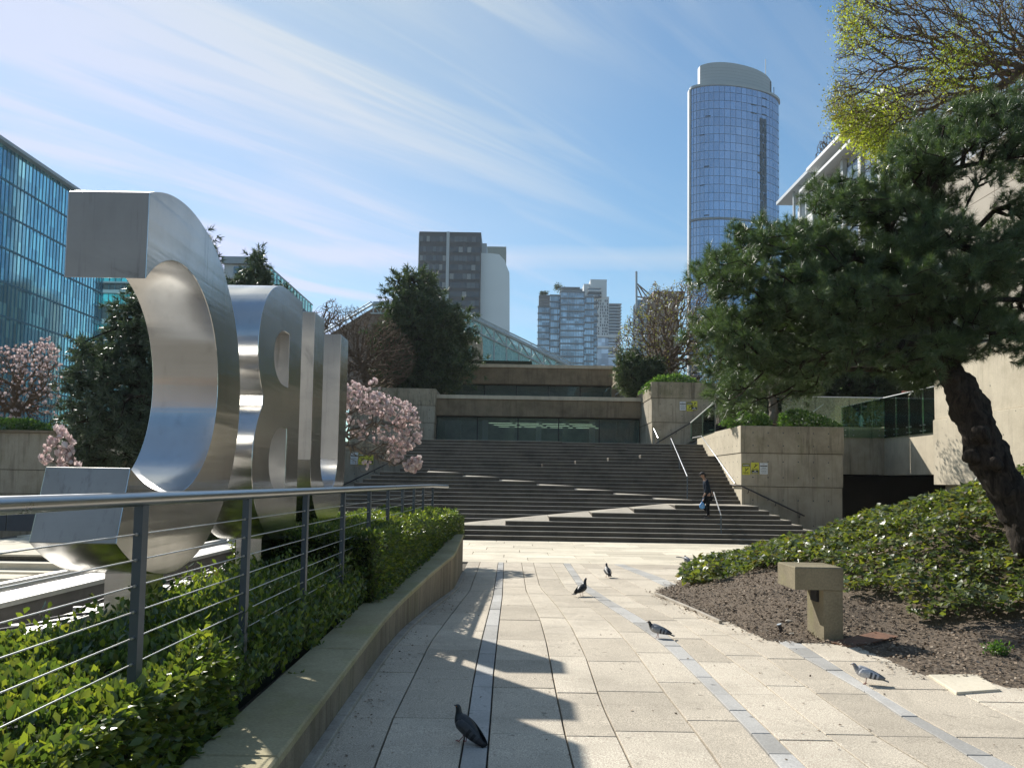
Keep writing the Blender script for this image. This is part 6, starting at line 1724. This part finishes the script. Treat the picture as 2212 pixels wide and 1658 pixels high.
# --- leafing deciduous tree, top right
def twig_leaves(mat, size, frac, seed, zsel=None, mult=3, spread=.08, name='young_leaves', clusters=None):
    def f(arr, par, rad, tips, att, root):
        r = np.random.default_rng(seed); sel = tips[r.random(len(tips)) < frac]
        Pn = np.repeat(arr[sel], mult, axis=0) + r.normal(0, spread, (len(sel) * mult, 3))
        outl = []
        o = scatter(name, LEAF[0], LEAF[1], Pn, r.normal(0, 1, Pn.shape) + [0, 0, .4], r.uniform(.7, 1.2, len(Pn)) * size, mat, root); tag(o, kind='stuff'); outl.append(o)
        if clusters:
            for (poly, d, h, n, m2, s2) in clusters:
                q_ = arr[tips] - np.array([0, 0, EYE]); R3 = np.array([list(CR), list(CU), list(fwd)]); c3 = q_ @ R3.T
                ppx = CX + FPX * c3[:, 0] / c3[:, 2]; ppy = CYP - FPX * c3[:, 1] / c3[:, 2]
                gx_, gy_ = np.mean(poly, axis=0); dd_ = np.hypot(ppx - gx_, (ppy - gy_)); R0_ = np.mean([math.hypot(a_ - gx_, b_ - gy_) for a_, b_ in poly]); nz_ = np.array([mnoise.noise(Vector(arr[q]) * 1.6) for q in tips]); inn = (dd_ / R0_ + r.normal(0, .22, len(tips)) - nz_ * 1.3) < .88; cand = tips[inn]
                if len(cand) == 0: continue
                pick = cand[r.integers(0, len(cand), int(n * 1.3))]; P2 = np.repeat(arr[pick], 4, axis=0) + r.normal(0, .08, (len(pick) * 4, 3))
                o = scatter('bright_leaves', LEAF[0], LEAF[1], P2, r.normal(0, 1, P2.shape) + [0, 0, .3], r.uniform(.7, 1.2, len(P2)) * s2 * .75, m2, root); tag(o, kind='stuff'); outl.append(o)
        return outl
    return f
dec = [(1815, -60), (2300, -80), (2330, 380), (2211, 400), (2120, 360), (2040, 330), (1990, 360), (1930, 330), (1880, 330), (1840, 300), (1800, 270), (1785, 230), (1798, 180), (1795, 140), (1812, 90), (1805, 40)]
dtr = [tuple(P(2420, 1100, 15.0)), tuple(P(2400, 700, 15)), tuple(P(2360, 420, 15)), tuple(P(2290, 250, 15)), tuple(P(2230, 150, 14.8))]
cl = [([(1830, 250), (1870, 222), (1930, 225), (1960, 270), (1950, 330), (1900, 380), (1850, 375), (1825, 320)], 14.2, .7, 950, M['newleaf'], .085),
      ([(2000, 150), (2040, 90), (2110, 60), (2150, 110), (2110, 150), (2080, 190), (2010, 200)], 14.2, .6, 420, M['newleaf'], .08),
      ([(1800, 0), (1880, -20), (1880, 60), (1850, 110), (1815, 130)], 14.2, .5, 300, M['newleaf'], .075),
      ([(1790, 190), (1840, 160), (1850, 230), (1830, 300), (1800, 290), (1780, 240)], 14.4, .5, 230, M['newleaf_dull'], .075)]
tree('leafing_tree', 'tall bare limbed tree with fresh yellow green leaves at the top right', 'tree', dtr, [.30, .26, .20, .15, .11], [(dec, 14.8, 2.2, 1.0)] + [(c_[0], 14.4, .7, .05) for c_ in cl], 15, 2, 9500, M['bark_brown'], .28, .0024,
     foliage=twig_leaves(M['newleaf_dull'], .045, .26, 4, clusters=cl, mult=3, spread=.10), power=.41, wig=.05, seed=17, droop=.04, thick=.02, bend=.12, alpha=.5)

# --- left blue pine behind letter C
lp = [(148, 830), (165, 760), (188, 712), (205, 775), (222, 740), (240, 705), (262, 650), (276, 672), (300, 600), (380, 540), (444, 492), (452, 510), (458, 540), (466, 580), (470, 640), (480, 900), (470, 1030), (170, 1030), (150, 960), (135, 880)]
tb0 = P(310, 1150, 18); tree('pine_tree', 'dense blue green pine behind letter C, left side', 'tree', [tuple(tb0), tuple(P(305, 1000, 18)), tuple(P(300, 850, 18)), tuple(P(300, 700, 18)), tuple(P(330, 600, 18))], [.22, .2, .17, .12, .06],
     [(lp, 18, 1.8, 1)], 18, 1.8, 1500, M['bark'], .35, .008, foliage=pine_fol(TUFT_S, M['pine_blue'], .27, 6, 4, .10), seed=41)
lp2 = [(500, 640), (506, 610), (524, 592), (545, 572), (558, 545), (564, 546), (571, 575), (584, 598), (580, 640), (585, 900), (500, 900)]
tree('pine_tree', 'pointed young pine rising behind letter B', 'tree', [tuple(P(545, 1100, 24)), tuple(P(545, 900, 24)), tuple(P(550, 700, 24)), tuple(P(560, 560, 24))], [.15, .12, .08, .03],
     [(lp2, 24, .9, 1)], 24, .9, 520, M['bark'], .4, .008, foliage=pine_fol(TUFT_S, M['pine_blue'], .34, 7, 3, .15), seed=43)
lp3 = [(600, 650), (612, 612), (622, 612), (632, 650), (632, 760), (600, 760)]
tree('pine_tree', 'tiny pine tip showing beside the glass roof rail behind letter B', 'tree', [tuple(P(616, 900, 27)), tuple(P(616, 640, 27))], [.08, .03],
     [(lp3, 27, .4, 1)], 27, .4, 60, M['bark'], .4, .008, foliage=pine_fol(TUFT_S, M['pine_blue'], .32, 8, 3, .12), seed=44)

# --- centre conifer
cc = [(893, 592), (908, 600), (915, 640), (948, 655), (980, 690), (1000, 705), (990, 735), (1008, 775), (1016, 810), (985, 820), (960, 845), (925, 862), (885, 840), (848, 838), (830, 800), (838, 760), (820, 720), (842, 690), (860, 650), (872, 615)]
tree('conifer_tree', 'dark dense conifer standing left of the terrace building', 'tree', [tuple(P(905, 900, 54)), tuple(P(905, 800, 54)), tuple(P(900, 700, 54)), tuple(P(895, 610, 54))], [.45, .35, .2, .06],
     [(cc, 54, 2.6, 1)], 54, 2.6, 1100, M['bark'], .7, .015, pts=pads([(cc, 54, 2.2, 1)], 120, 12, rad=1.25, seed=23), foliage=pine_fol(TUFT_S, M['conifer'], .70, 9, 3, .30), seed=45, thick=.06)
# --- bare trees
b1 = [(690, 700), (715, 672), (760, 655), (800, 675), (850, 690), (890, 735), (905, 770), (890, 810), (850, 838), (770, 845), (735, 830), (690, 820), (688, 760)]
tree('bare_tree', 'bare brown twiggy tree between letter U and the conifer', 'tree', [tuple(P(800, 900, 50)), tuple(P(795, 840, 50)), tuple(P(785, 790, 50))], [.35, .28, .2], [(b1, 50, 3.0, 1)], 50, 3, 4200, M['bark_brown'], .6, .0085, wig=.08, bend=.1, seed=51, power=.40, thick=.06)
b2_ = [(1325, 735), (1350, 690), (1385, 645), (1410, 610), (1445, 620), (1475, 595), (1500, 610), (1540, 600), (1580, 640), (1600, 760), (1580, 870), (1480, 860), (1430, 800), (1400, 790), (1350, 780), (1318, 760)]
def buds(arr, par, rad, tips, att, root):
    r = np.random.default_rng(3); sel = tips[r.random(len(tips)) < .035]; n = len(sel)
    o = scatter('white_buds', LEAF[0], LEAF[1], np.repeat(arr[sel], 3, axis=0) + r.normal(0, .05, (n * 3, 3)), r.normal(0, 1, (n * 3, 3)), np.full(n * 3, .26), M['white'], root); tag(o, kind='stuff')
    sel = tips[r.random(len(tips)) < .22]; n = len(sel)
    o2 = scatter('young_leaves', LEAF[0], LEAF[1], np.repeat(arr[sel], 2, axis=0) + r.normal(0, .12, (n * 2, 3)), r.normal(0, 1, (n * 2, 3)), np.full(n * 2, .16), M['newleaf_dull'], root); tag(o2, kind='stuff'); return [o, o2]
tree('bare_tree', 'bare brown tree with scattered white buds right of the towers', 'tree', [tuple(P(1450, 900, 52)), tuple(P(1448, 840, 52)), tuple(P(1440, 790, 52))], [.35, .3, .2], [(b2_, 52, 3.5, 1)], 52, 3, 5200, M['bark_brown'], .6, .0085, wig=.08, bend=.1, seed=52, power=.40, thick=.06, foliage=buds)
b3 = [(1330, 800), (1345, 760), (1400, 775), (1430, 790), (1440, 830), (1400, 860), (1360, 855), (1340, 840)]
tree('conifer_shrub', 'low dark conifer shrub on the upper concrete block edge', 'shrub', [tuple(P(1390, 880, 50)), tuple(P(1388, 840, 50))], [.15, .1], [(b3, 50, 1.2, 1)], 50, 1, 420, M['bark'], .5, .01, foliage=pine_fol(TUFT_S, M['conifer'], .5, 10, 3, .2), seed=53)
b4 = [(1758, 345), (1765, 310), (1785, 282), (1800, 285), (1815, 340), (1800, 370)]
tree('bare_tree', 'small bare tree top showing above the flat eaves building', 'tree', [tuple(P(1785, 460, 75)), tuple(P(1785, 370, 75))], [.3, .2], [(b4, 75, 1.5, 1)], 75, 1, 600, M['bark_grey'], .8, .012, wig=.05, bend=.1, seed=54)
b5 = [(640, 760), (660, 690), (690, 660), (720, 640), (740, 660), (700, 720), (690, 800)]
tree('bare_tree', 'thin bare tree rising just right of letter U', 'tree', [tuple(P(700, 900, 60)), tuple(P(690, 780, 60))], [.25, .15], [(b5, 60, 2, 1)], 60, 2, 700, M['bark_brown'], .8, .010, wig=.08, bend=.1, seed=55)
# --- tree in the planter block
b6 = [(1600, 760), (1640, 740), (1740, 740), (1780, 800), (1740, 860), (1690, 860), (1630, 850), (1600, 820)]
tree('small_tree', 'small multi stemmed tree growing from the big planter block', 'tree', [tuple(P(1668, 915, 34.5)), tuple(P(1670, 880, 34.5)), tuple(P(1662, 840, 34.5))], [.22, .18, .13], [(b6, 34.5, 2, 1)], 34, 2, 600, M['bark_grey'], .4, .01, seed=56, foliage=twig_leaves(M['conifer'], .14, .9, 5, mult=6, spread=.25))

# --- magnolias
PET = []
PF_ = []
for i in range(6):
    a = i * math.pi / 3; ca, sa = math.cos(a), math.sin(a); b = len(PET)
    for (rr, h, w) in ((.05, 0, .10), (.34, .45, .26), (.30, 1.0, .04)):
        for s in (-1, 1): PET.append((ca * rr - sa * w * s, h, sa * rr + ca * w * s))
    PF_ += [(b, b + 1, b + 3, b + 2), (b + 2, b + 3, b + 5, b + 4)]
def flowers(clusters, size, seed):
    def f(arr, par, rad, tips, att, root):
        r = np.random.default_rng(seed); outl = []; Ps = []
        for (poly, d, h, n) in clusters:
            q = vol_points(poly, d, h, n, seed + n)
            # every blossom sits on a twig
            for a in q:
                j = int(np.argmin(np.linalg.norm(arr - a, axis=1))); Ps.append(arr[j] * .35 + a * .65)
        Pn = np.array(Ps); Dn = r.normal(0, .55, Pn.shape) + [0, 0, .9]
        o = scatter('blossoms', PET, PF_, Pn, Dn, r.uniform(.65, 1.2, len(Pn)) * size, M['blossom'], root); tag(o, kind='stuff'); return o
    return f
ma = [(735, 830), (765, 822), (810, 818), (850, 850), (900, 870), (918, 920), (905, 960), (870, 1000), (840, 1010), (800, 985), (740, 965), (700, 940), (700, 860)]
mflow = [([(735, 835), (760, 825), (800, 845), (850, 860), (895, 880), (905, 912), (870, 925), (820, 905), (770, 895), (738, 880)], 21.5, 1.0, 430),
         ([(850, 935), (910, 915), (915, 950), (885, 985), (850, 985), (830, 950)], 21.3, .6, 90), ([(868, 1000), (905, 985), (915, 1010), (890, 1024), (868, 1020)], 21.0, .3, 75), ([(835, 960), (870, 950), (885, 975), (860, 1005), (840, 1000)], 21.2, .4, 40),
         ([(740, 900), (850, 930), (850, 960), (760, 950)], 21.4, .8, 70), ([(795, 822), (815, 812), (820, 835), (800, 840)], 21.5, .3, 8), ([(780, 1003), (800, 990), (803, 1006), (788, 1016)], 21.0, .15, 8)]
tree('magnolia_tree', 'pink magnolia in full blossom beside letter U, left of the stairs', 'tree', [tuple(P(700, 1120, 21.8)), tuple(P(712, 1010, 21.8)), tuple(P(722, 950, 21.7))], [.17, .14, .11], [(ma, 21.5, 1.3, .85), ([(868, 1000), (905, 985), (912, 1010), (885, 1018)], 21, .2, .04), ([(730, 960), (830, 960), (880, 1010), (780, 1020)], 21.2, .4, .06)], 21, 1, 900, M['bark_grey'], .22, .004, foliage=flowers(mflow, .115, 61), wig=.12, bend=.15, seed=61, thick=.02)
mb = [(-80, 760), (0, 745), (60, 738), (108, 728), (132, 765), (138, 830), (125, 900), (60, 915), (-80, 915)]
tree('magnolia_tree', 'paler magnolia with sparse blossoms in front of the glass office building', 'tree', [tuple(P(20, 980, 33)), tuple(P(25, 930, 33)), tuple(P(40, 880, 33))], [.25, .2, .15], [(mb, 33, 2.0, 1)], 33, 2, 2200, M['bark_brown'], .4, .006, wig=.1, bend=.12,
     foliage=flowers([(mb, 33, 2.0, 330), ([(20, 760), (108, 728), (130, 765), (100, 810), (20, 800)], 32.6, 1.2, 150)], .135, 62), seed=62, thick=.03)
mc = [(80, 1005), (90, 965), (110, 930), (130, 922), (150, 950), (168, 985), (180, 1010), (320, 1010), (320, 960), (200, 950)]
tree('magnolia_tree', 'pink magnolia branch tips above the lower end of letter C', 'tree', [tuple(P(330, 1180, 14)), tuple(P(300, 1080, 14)), tuple(P(250, 1030, 14))], [.10, .08, .06], [([(80, 1005), (90, 965), (110, 930), (132, 922), (150, 950), (168, 985), (185, 1012), (140, 1020)], 14, .35, 1)], 14, .3, 90, M['bark_grey'], .12, .003,
     foliage=flowers([([(80, 1005), (92, 970), (112, 935), (118, 960), (105, 990), (100, 1008)], 14, .15, 26), ([(112, 930), (135, 920), (150, 950), (160, 990), (165, 1012), (135, 1018), (128, 985), (135, 960), (118, 945)], 14, .25, 62)], .115, 63), wig=.2, seed=63, thick=.012)

# --- shrubs on walls and terraces
def shrub(label, poly, d, half, n, size, mat, name='shrub', seed=1, core=True):
    pts_ = vol_points(poly, d, half, n, seed); c = pts_.mean(axis=0); zmin = pts_[:, 2].min()
    root = empty(name, (c[0], c[1], zmin)); tag(root, label, 'shrub'); r = np.random.default_rng(seed)
    out_ = (pts_ - c); out_ /= np.linalg.norm(out_, axis=1, keepdims=True) + .1
    o = scatter('leaves', LEAF[0], LEAF[1], pts_, out_ + r.normal(0, .6, pts_.shape) + [0, 0, .4], r.uniform(.7, 1.2, n) * size, mat, root); o.location = -root.location; tag(o, kind='stuff')
    k = MB()
    for i in range(9):
        q = pts_[r.integers(n)]; k.tube([(c[0] + r.uniform(-.2, .2), c[1], zmin - .1), tuple(q)], [.015, .006], 5)
    o = k.build('stem', M['bark_brown'], root); o.location = -root.location
    return root
shrub('bright leafy ground cover spilling on the planter block, left of its tree', [(1555, 915), (1575, 900), (1610, 885), (1640, 890), (1662, 905), (1662, 922), (1600, 925)], 33.6, .7, 1500, .17, M['shrub'], seed=71)
shrub('leafy ground cover on the planter block, right of its tree', [(1680, 922), (1685, 895), (1720, 885), (1760, 895), (1800, 910), (1818, 922)], 33.6, .7, 1200, .17, M['shrub'], seed=72)
shrub('leafy plants trailing from the upper block corner', [(1380, 850), (1395, 832), (1420, 815), (1460, 808), (1500, 818), (1505, 832), (1430, 830), (1400, 842)], 45, .6, 900, .20, M['shrub'], seed=73)
shrub('light green hedge on the roof of the low concrete building', [(-120, 932), (-100, 908), (0, 905), (60, 905), (105, 918), (112, 934)], 30, 1.0, 2600, .15, M['shrub'], seed=74)
shrub('dark leafy hedge behind the letters on the low concrete building', [(108, 945), (112, 905), (200, 900), (420, 900), (560, 900), (560, 950)], 33, .8, 3000, .18, M['conifer'], seed=75)
for i, (l, r_px, t, d) in enumerate(((1795, 1852, 878, 40), (1868, 1925, 868, 40), (1935, 1990, 862, 38), (1985, 2045, 850, 36.5))):
    shrub(('olive bamboo like shrub behind the long glass balustrade, leftmost of four', 'second olive shrub from the left behind the glass balustrade', 'third olive green shrub behind the glass balustrade', 'rightmost green shrub behind the balustrade beside the pine trunk')[i],
          [(l, 945), (l - 3, t + 25), (l + 12, t), (r_px - 10, t + 4), (r_px, t + 30), (r_px - 4, 945)], d, .7, 1500, .15, M['bamboo'] if i < 2 else M['shrub'], seed=80 + i)
dk_ = [(1580, 700), (1700, 620), (1900, 560), (2100, 560), (2100, 850), (1900, 880), (1700, 885), (1560, 880)]
tree('dark_evergreen', 'broad dark evergreen mass shading the terrace behind the big pine', 'tree', [tuple(P(1850, 950, 46)), tuple(P(1850, 850, 46)), tuple(P(1850, 760, 46))], [.5, .4, .3], [(dk_, 46, 2.5, 1)], 46, 3, 1900, M['bark'], .8, .02, foliage=pine_fol(TUFT_S, M['conifer'], .80, 15, 4, .45), seed=90, thick=.08)

# ------------------------------------------------------------------ finish: put every group's origin at the foot of the thing
bpy.context.view_layer.update()
for o in list(COL.objects):
    if o.type == 'EMPTY' and o.parent is None and o.location.length < 1e-6 and tuple(o.rotation_euler) == (0, 0, 0) and o.children:
        lo_ = Vector((1e9,) * 3); hi_ = Vector((-1e9,) * 3)
        for c in o.children:
            if c.type != 'MESH': continue
            for b in c.bound_box:
                p = c.matrix_world @ Vector(b)
                for i in range(3): lo_[i] = min(lo_[i], p[i]); hi_[i] = max(hi_[i], p[i])
        base = Vector(((lo_.x + hi_.x) / 2, (lo_.y + hi_.y) / 2, lo_.z)); o.location = base
        for c in o.children: c.location = c.location - base
# ------------------------------------------------------------------ thin town haze
hz_m = bpy.data.materials.new('thin_haze'); hz_m.use_nodes = True; t = hz_m.node_tree; t.nodes.clear()
o_ = t.nodes.new('ShaderNodeOutputMaterial'); v_ = t.nodes.new('ShaderNodeVolumePrincipled'); t.links.new(v_.outputs[0], o_.inputs['Volume'])
v_.inputs['Color'].default_value = (.82, .90, 1, 1); v_.inputs['Density'].default_value = 0.00014; v_.inputs['Anisotropy'].default_value = 0.3
tag(bx('haze', (-720, -110, -4.3), (720, 930, 178), hz_m), kind='stuff')
scene.cycles.volume_bounces = 1; scene.cycles.volume_max_steps = 16
